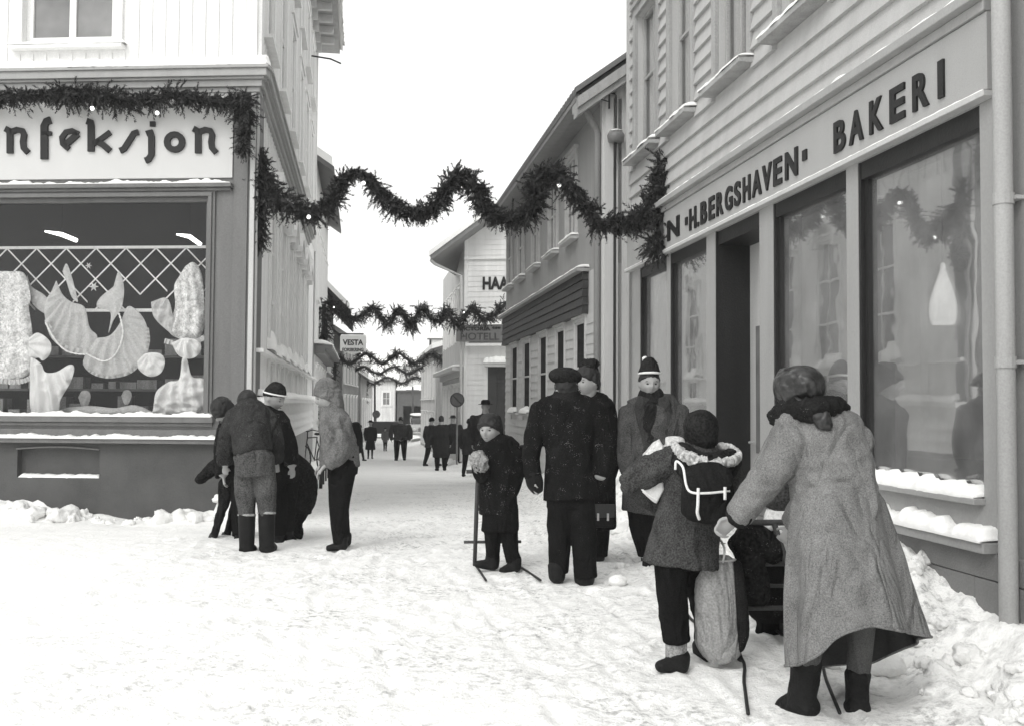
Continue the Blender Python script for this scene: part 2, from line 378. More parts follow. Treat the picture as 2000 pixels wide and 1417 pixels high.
# ================================================================ ground
def make_ground():
    xs = np.unique(np.round(np.concatenate([np.linspace(-220, -20, 12), np.linspace(-20, -8, 25), np.linspace(-8, -3.2, 70), np.linspace(-3.2, 0, 80), np.linspace(0, 3.6, 120), np.linspace(3.6, 20, 30), np.linspace(20, 220, 12)]), 4))
    ys = np.unique(np.round(np.concatenate([np.linspace(-60, 2, 16), np.linspace(2, 8, 180), np.linspace(8, 14, 150), np.linspace(14, 30, 130), np.linspace(30, 60, 80), np.linspace(60, 110, 30), np.linspace(110, 900, 16)]), 4))
    X, Y = np.meshgrid(xs, ys); Z = gz(X, Y)
    nx, ny = len(xs), len(ys); rg = np.random.default_rng(4)
    def stamp(cx, cy, th, a, b, dep):      # one pressed print with a low rim
        i0, i1 = np.searchsorted(xs, (cx-.3, cx+.3)); j0, j1 = np.searchsorted(ys, (cy-.3, cy+.3))
        if i1 <= i0 or j1 <= j0: return
        x, y = X[j0:j1, i0:i1]-cx, Y[j0:j1, i0:i1]-cy; u, v = x*math.cos(th)+y*math.sin(th), -x*math.sin(th)+y*math.cos(th); r = np.sqrt((u/a)**2+(v/b)**2)
        Z[j0:j1, i0:i1] += -dep*np.clip(1.25-r, 0, 1) + dep*.5*np.exp(-((r-1.35)/.22)**2)
    for _ in range(1500):
        cy = 2.5+17*rg.random()**.8; cx = rg.uniform(-3.4, 2.6-.12*cy) if rg.random() < .85 else rg.uniform(-6, -3); th = math.pi/2+rg.normal()*.5
        stamp(cx, cy, th, .15, .062, rg.uniform(.008, .020))
    for x0, k, ph in ((.55, -.10, 0), (.97, -.10, 0), (-.9, -.16, 1), (-.48, -.16, 1), (1.25, -.05, 2), (1.65, -.05, 2), (-2.2, .12, 3), (-1.8, .12, 3), (.1, -.2, 4)):
        xc = x0+k*(Y-5)+.12*np.sin(Y*.55+ph); d = np.abs(X-xc); Z += np.where((Y > 2) & (Y < 26), -.012*np.clip(1-d/.035, 0, 1)+.006*np.exp(-((d-.06)/.02)**2), 0)
    me = bpy.data.meshes.new('snowy_ground'); V = np.stack([X, Y, Z], -1).reshape(-1, 3)
    i = np.arange(ny-1)[:, None]*nx + np.arange(nx-1)[None]; F = np.stack([i, i+1, i+nx+1, i+nx], -1).reshape(-1, 4)
    me.from_pydata(V.tolist(), [], F.tolist()); me.materials.append(snowG); me.polygons.foreach_set('use_smooth', [True]*len(me.polygons))
    o = bpy.data.objects.new('snowy_ground', me); COL.objects.link(o)
    tag(o, 'trodden snow covering the whole street between the shops', None, None, 'structure')
make_ground()
def clods():
    rnd = random.Random(5); mb = MB()
    def clod(x, y, r):
        i0 = len(mb.v); z = float(gz(x, y)); mb.ball((x, y, z+r*.15), (r*rnd.uniform(.8, 1.4), r*rnd.uniform(.8, 1.3), r*rnd.uniform(.6, .9)), 22, 14)
        P = np.array(mb.v[i0:]); c = P.mean(0); d = fbm(P, 1.1/r, 3, rnd.randrange(99)); P = c + (P-c)*(1+.9*d[:, None]*(1+.5*fbm(P, 3.2/r, 2, 7))[:, None]); mb.v[i0:] = [tuple(p) for p in P]
    for _ in range(150):
        y = rnd.uniform(4.3, 9); dr = abs(rnd.gauss(.3, .28)) + .05; x = AR+BR*y-dr
        clod(x, y, rnd.uniform(.012, .055)*(1 if rnd.random() < .85 else 1.6))
    for _ in range(60):
        x = rnd.uniform(-6.3, -3.3); clod(x, 12.45-(x+3.17)*.07-abs(rnd.gauss(.1, .16))-.03, rnd.uniform(.02, .075))
    for x, y, r in ((-5.42, 12.35, .16), (-5.7, 12.3, .12), (-4.1, 12.2, .12), (-3.9, 12.25, .1), (-3.75, 12.2, .12), (-5.25, 12.3, .08)): clod(x, y, r)
    for _ in range(60):
        y = rnd.uniform(10, 14); clod(AR+BR*y-rnd.uniform(.05, .6), y, rnd.uniform(.03, .1))
    o = mb.build('snow_clods', snowW, None, True); tag(o, 'broken lumps of shovelled snow lying along the foot of the walls', None, None, 'stuff')
clods()
def snow_lump(px, py, w_px, h_px, label, seed=1):
    Y = ground_hit(px, py); s = Y/F_PX; p = at(px, py, Y); mb = MB(); r = w_px*s/2
    mb.ball((0, 0, h_px*s*.45), (r, r*.8, h_px*s*.6), 26, 16); P = np.array(mb.v)
    P *= (1 + .25*fbm(P, 2.2/r, 4, seed))[:, None]; mb.v = [tuple(q) for q in P]
    o = mb.build('snow_chunk', snowW, None, True); o.location = (p.x, p.y, float(gz(p.x, p.y))); tag(o, label, 'snow lump')
snow_lump(1206, 1141, 38, 18, 'loose lump of snow on the street beside the capped man\'s boots', 4)
snow_lump(1632, 1302, 70, 55, 'snow chunk lying between the boots of the headscarfed woman', 8)
# ================================================================ walls as frames
Fw = Wall(-3.17, 12.5, .9976, -.0698)                       # display-window front of the corner shop; a grows to the right, corner at 0
Lw = Wall(-3.17, 12.5, BR, 1)                               # its long side along the street
Rw = Wall(AR+BR*14.0, 14.0, -BR, -1)                        # bakery front, a grows towards the camera
plaster = mat('grey_render', .085, sc=3, amt=.35, rough=.8, bump=.35, fine=120)
paintD = mat('dark_grey_paint', .17, 'streak', sc=8, amt=.12, rough=.55, fine=60)
paintM = mat('mid_grey_paint', .15, 'streak', sc=8, amt=.14, rough=.5, fine=60)
paintL = mat('light_grey_paint', .5, 'streak', sc=7, amt=.08, rough=.5, fine=60)
paintW = mat('white_paint', .82, 'streak', sc=7, amt=.07, rough=.5, fine=60)
paintB = mat('black_paint', .02, 'streak', sc=7, amt=.3, rough=.4, fine=60)
signL = mat('pale_sign_paint', .56, sc=3, amt=.05, rough=.6, fine=150)
letD = mat('dark_letter_paint', .014, sc=20, amt=.2, rough=.5)
paneD = mat('dark_window_pane', .03, sc=1.5, amt=.5, rough=.06, bump=.02, spec=.6, fine=3)
paneG = mat('grey_window_pane', .18, sc=1.5, amt=.35, rough=.08, bump=.02, spec=.7, fine=3)
woodW = mat('white_boards', .76, 'streak', sc=9, amt=.1, rough=.6, fine=70)
iron = mat('wrought_iron', .02, sc=30, amt=.3, rough=.5)
curt = mat('white_curtain', .8, 'streak', sc=20, amt=.1)

# ================================================================ 1 corner shop
def corner_shop():
    b = empty('shop_building', (-3.17, 12.5, 0), 'pale building at the street corner with a big display window and dark rendered base', 'building')
    f = Fw; A0 = -6.2; wx = f.S(405, 600)                        # window right edge
    # window opening: display
    zt, zb = f.Z(250, 386), f.Z(250, 812); hole = (A0+.3, wx, zb, zt)
    PL = f.S(497, 500)*0
    zsb = f.Z(250, 352); zct = f.Z(450, 150)
    # base and wall round the window
    mb = MB(); vh = (f.S(32, 900), f.S(193, 900), f.Z(100, 932), f.Z(100, 876))
    slab(mb, f, A0, 0, -.6, zb-.16, [vh], -.3, -.02); f.box(mb, vh[0], vh[1], vh[2], vh[3], -.3, -.12)
    mb.build('base_wall', plaster, b)
    mb = MB(); slab(mb, f, A0, 0, zb-.16, f.Z(480, 148)-.02, [hole], -.3, 0)
    mb.build('front_wall', paintM, b)
    # basement vent niche: thin lintel and snow inside
    snow_strip(f, vh[0]+.01, vh[1]-.01, vh[2], .1, .05, b, -.12, 3, h0=.5)
    mb = MB(); pts = [f.P(vh[0]+(vh[1]-vh[0])*t, vh[3]+.03*math.sin(math.pi*t), .0) for t in np.linspace(0, 1, 9)]; mb.tube(pts, .012, 6); mb.build('vent_arch', paintD, b)
    # sill mouldings
    mb = MB(); f.box(mb, A0, wx+.12, zb-.075, zb, 0, .09); f.box(mb, A0, wx+.10, zb-.12, zb-.077, 0, .045)
    f.box(mb, A0, .02, zb-.33, zb-.27, -.02, .12); f.box(mb, A0, .02, zb-.27, zb-.16, -.02, .03); mb.build('window_ledge', paintM, b, bevel=.008)
    snow_strip(f, A0, wx+.10, zb, .1, .07, b, 0, 1); snow_strip(f, A0, -.05, zb-.27, .12, .055, b, 0.03, 2)
    # window frame mouldings
    mb = MB()
    for k, (w_, o_) in enumerate(((.085, .03), (.05, .055))):
        f.box(mb, A0+.3, wx+w_, zt, zt+w_, 0, o_); f.box(mb, wx, wx+w_, zb+.002, zt, 0, o_-.002)
    f.box(mb, A0+.3, wx, zt-.05, zt, -.12, -.03); f.box(mb, wx-.045, wx, zb, zt-.05, -.12, -.03)
    mb.build('window_frame', paintM, b, bevel=.006)
    # ledge under the sign with snow
    mb = MB(); zl = f.Z(250, 362); ar = f.S(457, 355)
    f.box(mb, A0, ar, zl-.05, zl, 0, .11); f.box(mb, A0, ar-.02, zl-.085, zl-.052, 0, .06); mb.build('sign_ledge', paintM, b, bevel=.006)
    snow_strip(f, A0, ar-.01, zl, .1, .06, b, 0, 6)
    # corner pilaster
    mb = MB(); f.box(mb, -.06, .0, zb-.27, zct, 0, .03); Lw.box(mb, 0.03, .12, -.4, zct, 0, .03); mb.build('corner_post', paintL, b, bevel=.005)
    mb = MB(); f.box(mb, ar+.0, -.09, zb-.27, zct-.02, 0, .022); mb.build('pilaster', paintM, b, bevel=.005)
    # cornice on both sides
    mb = MB(); z0 = zct-.02; z5 = f.Z(480, 148)
    steps = [(0.0, .06, .05), (.06, .14, .09), (.14, .17, .13), (.17, .26, .17), (.26, .30, .20)]
    LE = 12.4/1
    z0 = z5-.30+.08
    for lo, hi, o in steps:
        f.box(mb, A0, o, z0+lo, z0+hi, 0, o); Lw.box(mb, 0.001, LE, z0+lo+.001, z0+hi-.001, 0, o)
    mb.build('cornice', mat('cornice_paint', .36, 'streak', sc=8, amt=.1), b, bevel=.006)
    zc = z0+.30; snow_strip(f, A0, .17, zc, .22, .15, b, -.02, 8, h0=.6); snow_strip(Lw, .0, LE, zc, .2, .07, b, -.02, 9, h0=.5)
    # upper storeys of white boards
    ztop = 11.2; H = []
    wl, wr = f.S(46, 60), f.S(226, 60); H.append((wl, wr, f.Z(140, 82), f.Z(140, 82)+1.7)); wb = MB()
    for k in (1,): H.append((wl-2.6, wr-2.6, H[0][2], H[0][3]))
    slab(wb, f, A0, 0, zc-.1, ztop, H, -.25, 0)
    wb.build('upper_wall', woodW, b)
    wb = MB(); battens(wb, f, A0, -.12, zc+.02, ztop, .17, [(h[0]-.12, h[1]+.12, h[2]-.15, h[3]+.2) for h in H], .03, .012); f.box(wb, -.14, 0, zc, ztop, 0, .03); wb.build('board_battens', woodW, b)
    for h in H:
        window(b, f, *h, paintW, paneG, .1, .09, 2, 2, paintW, sill=.12, bar=.085)
        snow_strip(f, h[0]-.15, h[1]+.15, h[2]-.06, .13, .06, b, 0, 12, h0=.7)
    # ---- long side wall
    w = Lw; L = w.sy(28.0); side = []
    gf = []   # ground floor window row, tall
    for px in (527.5, 547, 562, 575, 586, 595.5):
        a = w.S(px, 700); gf.append((a-.42, a+.42))
    zs = 2.1
    H2 = [(a, c, zs+.02, 4.35) for a, c in gf] + [(a, c, 1.55, 1.98) for a, c in gf]
    up1 = [(.9+k*2.35, 1.9+k*2.35, 6.3, 8.2) for k in range(6)]; up2 = [(a, c, 9.0, 10.4) for a, c, _, _ in up1]
    m2 = MB(); slab(m2, w, .06, L, 1.4, ztop, H2+up1+up2, -.25, 0); m2.build('street_wall', woodW, b)
    m2 = MB(); battens(m2, w, .3, L-.2, z0+.32, ztop, .2, [(h[0]-.13, h[1]+.13, h[2]-.2, h[3]+.3) for h in up1+up2], .035, .02)
    for a in (.0, L-.22, L*.5): w.box(m2, a, a+.22, z0+.31, ztop, 0, .05)
    battens(m2, w, .2, L-.2, 4.75, z0-.02, .25, [], .04, .02); m2.build('side_battens', woodW, b)
    m2 = MB(); clap(m2, w, .12, L, .75, 1.4, .16, lap=.045); slab(m2, w, .06, L, .75, 1.4, [], -.25, .0); m2.build('low_boards', woodW, b)
    m2 = MB(); slab(m2, w, .06, L, -1.5, .75, [], -.25, .02); m2.build('side_base', mat('side_base_render', .3, sc=4), b)
    for h in up1+up2: window(b, w, *h, paintW, paneG, .11, .01, 2, 2, woodW, sill=.12)
    for h in H2[:6]:
        o = window(b, w, *h, paintW, paneG, .07, .015, 2, 3, woodW)
        hd = MB(); a, c = h[0], h[1]; n = 14
        P = [w.P(a-.1+(c-a+.2)*t, h[3]+.1+.32*math.sin(math.pi*t), 0) for t in np.linspace(0, 1, n)]
        for i in range(n-1):
            p, q = P[i], P[i+1]; d = Vector((0, 0, -.12)); e = w.n*.16
            hd.box8([p+d, q+d, q+d-w.n*.0+e, p+d+e, p, q, q+e, p+e])
        for s in (a-.06, c-.04): w.box(hd, s, s+.1, h[3]-.12, h[3]+.12, 0, .14)
        hd.build('window_hood', woodW, o)
    for h in H2[6:]: window(b, w, *h, paintW, paneG, .05, .01, 2, 1, woodW)
    m2 = MB(); w.box(m2, .12, L, 1.40, 1.47, 0, .18); w.box(m2, .12, L, 2.02, 2.07, 0, .12); m2.build('side_ledge', woodW, b, bevel=.006)
    snow_strip(w, .2, L, 1.47, .19, .12, b, 0, 22, h0=.6)
    for a, c in gf: snow_strip(w, a-.1, c+.1, 2.07, .14, .34, b, 0, int(a*10), h0=.5, prof=lambda t: .35+.65*(1-t))
    # eave with carved brackets
    ev = MB(); w.box(ev, -.6, L+.35, ztop, ztop+.12, -.3, .62); w.box(ev, -.6, L+.35, ztop+.12, ztop+.22, .5, .70)
    ev.build('eave', mat('eave_paint', .3, sc=6), b)
    for k in range(int(L/.8)):
        bk = MB(); a = .3+k*.8; w.box(bk, a, a+.12, ztop-.18, ztop, .03, .5); w.box(bk, a, a+.12, ztop-.42, ztop-.18, .03, .16)
        bk.build('eave_bracket', mat('eave_bracket_paint', .5, sc=6), b)
    snow_strip(w, L-3.5, L+.3, ztop+.22, .3, .25, b, .45, 4, h0=.6)
    rf = MB(); P = [w.P(-.6, ztop+.2, .7), w.P(L+.35, ztop+.2, .7), w.P(L+.35, ztop+3.2, -4.5), w.P(-.6, ztop+3.2, -4.5)]; rf.quad(*P); P2 = [p-Vector((0, 0, .12)) for p in P]; rf.quad(*P2[::-1]); rf.build('roof', snowL, b)
    # far end wall and other solids so that the house has a body
    m2 = MB(); c = [w.P(L, -1.5, -.25), w.P(L, -1.5, 0), w.P(L, ztop, 0), w.P(L, ztop, -.25)]; e = Wall(w.P(L, 0, 0).x, w.P(L, 0, 0).y, -w.n.x, -w.n.y); slab(m2, e, 0, 6, -1.5, ztop, [], -.2, 0); m2.build('end_wall', woodW, b)
    # gutter pipe with bracket at px (600,145)
    m2 = MB(); a = w.S(612, 140); m2.tube([w.P(a-2, 10.3-.6, .05), w.P(a-2, 10.25-.6, .5), w.P(a-2, 10.15-.6, .75)], .02, 6); m2.build('flag_bracket', iron, b)
    # ---- glass and the lit display room
    g = MB(); f.box(g, hole[0], wx-.02, zb+.01, zt-.02, -.09, -.082); g.build('display_pane', glass('shop_glass', .98, .0, .02, .006), b)
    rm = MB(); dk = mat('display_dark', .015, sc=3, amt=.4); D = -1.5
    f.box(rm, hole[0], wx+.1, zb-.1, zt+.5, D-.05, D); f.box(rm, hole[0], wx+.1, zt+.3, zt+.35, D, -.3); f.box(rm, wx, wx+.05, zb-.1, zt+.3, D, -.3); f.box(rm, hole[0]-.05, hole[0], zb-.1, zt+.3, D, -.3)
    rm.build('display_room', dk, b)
    gd = mat('shelf_goods', .25, 'streak', sc=9, amt=.5); gs = random.Random(3); sh = MB()
    for zz in (zb+.35, zb+.8): f.box(sh, hole[0]+.2, wx-.1, zz-.03, zz, D+.02, D+.3)
    so_ = sh.build('back_shelf', mat('shelf_dim', .12), b); sh = MB()
    for zz in (zb+.0, zb+.35, zb+.8):
        a = hole[0]+.25
        while a < wx-.35: ww = gs.uniform(.1, .3); f.box(sh, a, a+ww, zz+.001, zz+gs.uniform(.06, .26), D+.04, D+.26); a += ww+gs.uniform(.01, .12)
    sh.build('folded_goods', gd, so_)
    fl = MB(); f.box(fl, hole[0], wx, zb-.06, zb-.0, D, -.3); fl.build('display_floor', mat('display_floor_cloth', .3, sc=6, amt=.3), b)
    return hole, zb, zt, D
DH, DZB, DZT, DD = corner_shop()
# sign "nfeksjon" (the left part of the word lies outside the frame)
def konfeksjon():
    f = Fw; zb_, zt_ = f.Z(250, 350), f.Z(250, 216); a1 = f.S(456, 300)
    b = MB(); b2 = f.P(-1.5, zb_, 0)
    s = empty('shop_sign', b2, 'pale fascia sign with dark lettering nfeksjon above the display window', 'sign')
    f.box(b, -6.2, a1, zb_+.0, f.Z(250, 175), .001, .028); b.build('sign_board', signL, s, bevel=.004)
    K = 2.834
    def poly(pts, width, closed=False, name='letter'):
        mb = MB(); n = len(pts); P = [Vector(p)/K for p in pts]; w = width/K/2; L, R2 = [], []
        for i, p in enumerate(P):
            if closed: t = P[(i+1) % n]-P[i-1]
            else: t = P[min(i+1, n-1)]-P[max(i-1, 0)]
            t.normalize(); q = Vector((-t.y, t.x))*w; L.append(p+q); R2.append(p-q)
        def X(p, o): a, z = f.wp(p.x, p.y, .028); return f.P(a, z, o)
        m = n if closed else n-1
        for i in range(m):
            j = (i+1) % n
            mb.box8([X(L[i], .03), X(R2[i], .03), X(R2[j], .03), X(L[j], .03), X(L[i], .06), X(R2[i], .06), X(R2[j], .06), X(L[j], .06)])
        return mb
    def join(ms):
        o = MB()
        for m in ms:
            i = len(o.v); o.v += m.v; o.f += [tuple(k+i for k in q) for q in m.f]
        return o
    arc = lambda cx, cy, r, a0, a1, n=16: [(cx+r*math.cos(R_(a)), cy+r*math.sin(R_(a))) for a in np.linspace(a0, a1, n)]
    n_ = lambda x: [poly([(x-26, 716), (x-6, 726), (x, 745), (x, 852)], 34), poly([(x+2, 735), (x+40, 722), (x+68, 728), (x+78, 750), (x+72, 790), (x+76, 822), (x+100, 848)], 32)]
    L = [join([join([]), *n_(80-20)]),
         join([poly([(285, 668), (262, 676), (250, 700), (250, 885)], 40), poly([(232, 742), (290, 742)], 22)]),
         join([poly([(385, 828), (352, 800), (348, 765), (370, 735), (405, 728), (438, 745)], 30), poly([(435, 745), (385, 790), (360, 800)], 34)]),
         join([poly([(485, 674), (505, 680), (508, 700), (508, 842)], 36), poly([(520, 800), (560, 775), (615, 735)], 28), poly([(535, 785), (575, 805), (612, 838)], 34)]),
         join([poly([(770, 735), (745, 742), (715, 790), (690, 828), (668, 838)], 32)]),
         join([poly([(815, 745), (838, 735), (842, 760), (842, 860), (826, 885), (808, 893)], 34), poly([(834, 690), (862, 690)], 28)]),
         join([poly(arc(970, 790, 42, 0, 337), 34, True)]),
         join([join([]), *n_(1100)])]
    for m in L: m.build('letter', letD, s)
konfeksjon()

# ================================================================ 2 bakery
def bakery():
    w = Rw; b = empty('bakery_building', w.P(1, 0, 0), 'grey weatherboarded building with the long bakery shopfront', 'building')
    a0 = w.S(1230, 600); a1 = w.S(1958, 600)+1.2; aE = w.S(1952, 700)
    zb, zt = w.Z(1925, 189), w.Z(1925, 22)
    ops = {'A': (1678, 1919), 'B': (1511, 1655), 'D': (1398, 1484), 'C': (1309, 1380), 'E': (1250, 1302)}
    op = {k: (w.S(p, 700), w.S(q, 700)) for k, (p, q) in ops.items()}
    zs = .90
    holes = [(p, q, (zs if k != 'D' else .12), zb-.03) for k, (p, q) in op.items()]
    fp = mat('shopfront_paint', .33, 'streak', sc=6, amt=.08, rough=.5, fine=60)
    fd = mat('shopfront_dark', .018, 'streak', sc=8, amt=.25, rough=.5, fine=60)
    mb = MB(); slab(mb, w, a0, aE, .68, zt+.1, holes, -.09, 0); mb.build('shopfront', fp, b)
    mb = MB(); plr = mat('stone_base', .2, sc=5, amt=.2, bump=.4)
    dh = [(op['D'][0], op['D'][1], .12, 1)]
    slab(mb, w, a0, aE+.9, .475, .62, dh, -.09, .035)
    for k in range(12):
        x0 = a0+k*.93; slab(mb, w, x0, x0+.92, -.4, .47, dh if x0 < op['D'][1] and x0+.92 > op['D'][0] else [], -.09, .03+.004*(k % 3))
    mb.build('base_stones', plr, b, bevel=.006)
    mb = MB()
    for (p, q) in ((a0, op['D'][0]), (op['D'][1], aE)): w.box(mb, p, q, .62, .68, -.05, .11)
    for k in 'ABCE': w.box(mb, op[k][0]-.01, op[k][1]+.01, zs-.035, zs, -.09, .07)
    mb.build('ledge', fp, b, bevel=.006)
    snow_strip(w, a0, op['D'][0], .68, .12, .09, b, 0, 31, h0=.2); snow_strip(w, op['D'][1], aE, .68, .12, .10, b, 0, 32, h0=.2)
    for i, k in enumerate('ABCE'): snow_strip(w, op[k][0], op[k][1], zs, .12, .10, b, -.05, 40+i, h0=.3)
    # dark reveals and sashes, panes
    G = glass('bakery_glass', .97, .55, .02, .26)
    for k in 'ABCE':
        p, q = op[k]; mb = MB(); D = -.055
        w.box(mb, p, p+.03, zs, zb-.03, -.22, -.09+.085); w.box(mb, p+.03, p+.075, zs+.05, zb-.15, -.22, D+.02)
        w.box(mb, q-.04, q, zs+.04, zb-.15, -.22, D+.01); w.box(mb, p+.03, q, zb-.15, zb-.03, -.22, D+.045); w.box(mb, p+.03, q, zs, zs+.04, -.22, D+.01)  # deep head strip in dark paint stands for the shadow beneath the sign
        o = mb.build('shop_window', fd, b)
        mb = MB(); w.box(mb, p+.07, q-.035, zs+.035, zb-.14, D-.02, D-.01); mb.build('pane', G, o)
    # door set back in its recess
    p, q = op['D']; mb = MB(); w.box(mb, p-.0, p+.02, .12, zb-.03, -.36, -.0); w.box(mb, p+.02, q, zb-.16, zb-.03, -.36, -.02); w.box(mb, q-.02, q, .12, zb-.16, -.36, -.09); mb.build('door_recess', fd, b)
    mb = MB(); w.box(mb, p+.02, q-.02, .12, zb-.16, -.40, -.34)
    o = mb.build('door', mat('door_paint', .42, 'streak', sc=8, amt=.12), b)
    mb = MB(); w.box(mb, p+.18, q-.15, .95, 2.15, -.34, -.332); mb.build('door_pane', paneG, o)
    mb = MB(); mb.tube([w.P(p+.12, 1.05, -.34), w.P(p+.12, 1.05, -.29), w.P(p+.24, 1.05, -.29)], .012, 8); mb.build('handle', mat('brass', .35, rough=.3), o)
    mb = MB(); w.box(mb, p, q, -.05, .12, -.4, .06); mb.build('door_step', plr, b)
    # interior: pale room
    rm = MB(); rmM = mat('shop_interior', .6, 'streak', sc=2.5, amt=.25, rough=.8); D = -.95
    w.box(rm, a0+.1, aE-.1, -.4, zb+.1, D-.1, D); w.box(rm, a0+.1, aE-.1, zb+.05, zb+.12, D, -.25); w.box(rm, a0+.05, a0+.1, 0, zb, D, -.25); w.box(rm, aE-.15, aE-.1, 0, zb, D, -.25)
    rm.build('shop_room', rmM, b)
    rm = MB()
    for k in 'ABCE': w.box(rm, op[k][0], op[k][1], zs-.1, zs-.03, -.85, -.09)
    rm.build('display_shelf', mat('shelf_white', .5), b)
    rm = MB()   # side partitions of the door lobby
    w.box(rm, p-.08, p-.0, 0, zb, D, -.09); w.box(rm, q, q+.08, 0, zb, D, -.09); rm.build('partition', rmM, b)
    # cornice over the sign
    mb = MB(); w.box(mb, a0-.02, aE+.0, zt+.03, zt+.09, 0, .13); w.box(mb, a0, aE, zt-.03, zt+.03, 0, .07); mb.build('sign_cornice', fp, b, bevel=.006)
    snow_strip(w, a0, aE, zt+.09, .12, .045, b, 0, 51, h0=.35)
    # weatherboards and windows
    H = []; zw = w.Z(1390, 187)+.06
    for l, r in ((1246, 1287), (1313, 1356), (1404, 1466)): H.append((w.S(l, 150), w.S(r, 150), zw, 6.25))
    d = (H[2][0]-H[1][0]); H.append((H[2][0]+d, H[2][1]+d, zw, 6.25)); H.append((H[2][0]+2*d, H[2][1]+2*d, zw, 6.25))
    bd = mat('weatherboard_paint', .43, 'streak', sc=9, amt=.1, rough=.6, fine=90)
    hc = [(h[0]-.1, h[1]+.1, h[2]-.06, h[3]+.1) for h in H]
    mb = MB(); clap(mb, w, a0+.12, a1, zt+.10, 8.2, .17, hc, .042, .002); mb.build('weatherboards', bd, b)
    mb = MB(); slab(mb, w, a0, a1, zt+.1, 8.2, H, -.2, 0); w.box(mb, a0, a0+.12, zt+.1, 8.2, 0, .05); mb.build('upper_wall', bd, b)
    for i, h in enumerate(H):
        window(b, w, *h, paintW, glass('house_glass', .85, .05), .10, .085, 2, 3, mat('grey_casing', .33, 'streak', sc=8), sill=.16, rowz=[5.45], curtain=curt)
        snow_strip(w, h[0]-.14, h[1]+.14, zw-.06, .17, .075, b, 0, 60+i, h0=.55)
    mb = MB(); w.box(mb, a0-.1, a1, 8.2, 8.35, -.3, .5); mb.build('eave', fp, b)
    # gable end facing away down the street, and the neighbour strip past the downpipe
    e = Wall(w.P(a0, 0, 0).x, w.P(a0, 0, 0).y, -w.n.x, -w.n.y); mb = MB(); slab(mb, e, -.0, 6, -.5, 8.2, [], 0, .12); mb.build('end_wall', bd, b)
    return w, op, zb, zt, zs, a0, aE, a1
BW, BOP, BZB, BZT, BZS, BA0, BAE, BA1 = bakery()
def bakery_rest():
    w = BW; fp = MATS['shopfront_paint']
    # downpipe
    a = w.S(1964, 700, .085); z1 = 8.1
    d = empty('downpipe', w.P(a, 0, .08), 'round grey downpipe running down the near end of the bakery front', 'pipe')
    mb = MB(); mb.tube([w.P(a, z, .085) for z in (-.1, .5, 2, 4, 6, z1)], .048, 14); 
    mb.build('pipe', mat('zinc', .36, 'streak', sc=8, amt=.12, rough=.4), d, True)
    for z in (2.45, 1.6, 4.2):
        mb = MB(); mb.tube([w.P(a, z, .085), w.P(a, z+.06, .085)], .054, 14); w.box(mb, a-.07, a+.07, z+.02, z+.04, 0, .06); mb.build('pipe_bracket', MATS['zinc'], d)
    # neighbouring house past the pipe
    n = empty('neighbour_building', w.P(BAE+1, 0, 0), 'plain dark-shaded house wall just past the downpipe at the edge of the view', 'building')
    mb = MB(); slab(mb, w, BAE, BAE+4.4, -.5, BZT+.1, [], -.2, .01); mb.build('wall', mat('neighbour_paint', .24, 'streak', sc=5, amt=.1), n)
    # fascia sign
    s = empty('shop_sign', w.P(4, BZB, 0), 'long fascia sign with dark capitals reading H.BERGSHAVEN BAKERI over the bakery', 'sign')
    mb = MB(); w.box(mb, BA0+.03, BAE-.0, BZB+.012, BZT-.035, .001, .05); mb.build('sign_board', mat('fascia_paint', .36, 'streak', sc=4, amt=.06, fine=120), s)
    mb = MB(); w.box(mb, BA0, BAE, BZB-.025, BZB+.01, .0, .075); mb.build('sign_moulding', paintL, s, bevel=.004)
    snow_strip(w, BA0, BAE, BZB+.01, .025, .012, s, .05, 70)
    def word(t, l, r, ty, by, out=.05, bold=.035, h=None):
        A, B = w.S(l, (ty+by)/2, out), w.S(r, (ty+by)/2, out); z0 = w.Z((l+r)/2, by, out); z1_ = w.Z((l+r)/2, ty, out)
        text(t, w, (A+B)/2, z0, abs(B-A), z1_-z0, out, 'lettering', letD, s, bold, .035)
    # letters one by one, each a block of its own as on the board
    zl0 = w.Z(1640, 297, .05); zl1 = w.Z(1640, 236, .05)
    sp = [('B', 1631, 1653), ('A', 1661, 1688), ('K', 1701, 1727), ('E', 1741, 1770), ('R', 1786, 1817), ('I', 1836, 1847)]
    for ch, l, r in sp:
        A, B = w.S(l, 240, .05), w.S(r, 240, .05); text(ch, w, (A+B)/2, zl0, B-A, zl1-zl0, .05, 'letter', letD, s, .03, .015)
    A, B = w.S(1350, 420, .05), w.S(1561, 320, .05)
    zz0 = w.Z(1455, 405, .05)
    for ch, l, r in (('H', 1348, 1361), ('B', 1370, 1382), ('E', 1386, 1397), ('R', 1401, 1414), ('G', 1418, 1432), ('S', 1436, 1448), ('H', 1453, 1467), ('A', 1471, 1489), ('V', 1491, 1509), ('E', 1513, 1529), ('N', 1536, 1560)):
        A, B = w.S(l, 380, .05), w.S(r, 380, .05); text(ch, w, (A+B)/2, zl0-.01, B-A, zl1-zl0, .05, 'letter', letD, s, .03, .015)
    A = w.S(1365, 450, .05); mb = MB(); w.box(mb, A-.022, A+.022, zl0-.01, zl0+.035, .05, .065); mb.build('letter', letD, s)
    for px in (1342, 1574):
        A = w.S(px, 400, .05); mb = MB(); w.box(mb, A-.035, A+.035, (zl0+zl1)/2-.04, (zl0+zl1)/2+.04, .05, .065); mb.build('dot', letD, s)
    A, B = w.S(1305, 440, .05), w.S(1328, 440, .05); text('N', w, (A+B)/2, zl0, B-A, zl1-zl0, .05, 'letter', letD, s, .03, .015)
    # pendant lamp in the near window
    px, py = 1842, 590; a, z = w.wp(px, py, -.55); c = w.P(a, 0, -.55)
    L = empty('pendant_lamp', (c.x, c.y, z-.25), 'white drop-shaped glass lamp hanging in the largest bakery window', 'lamp')
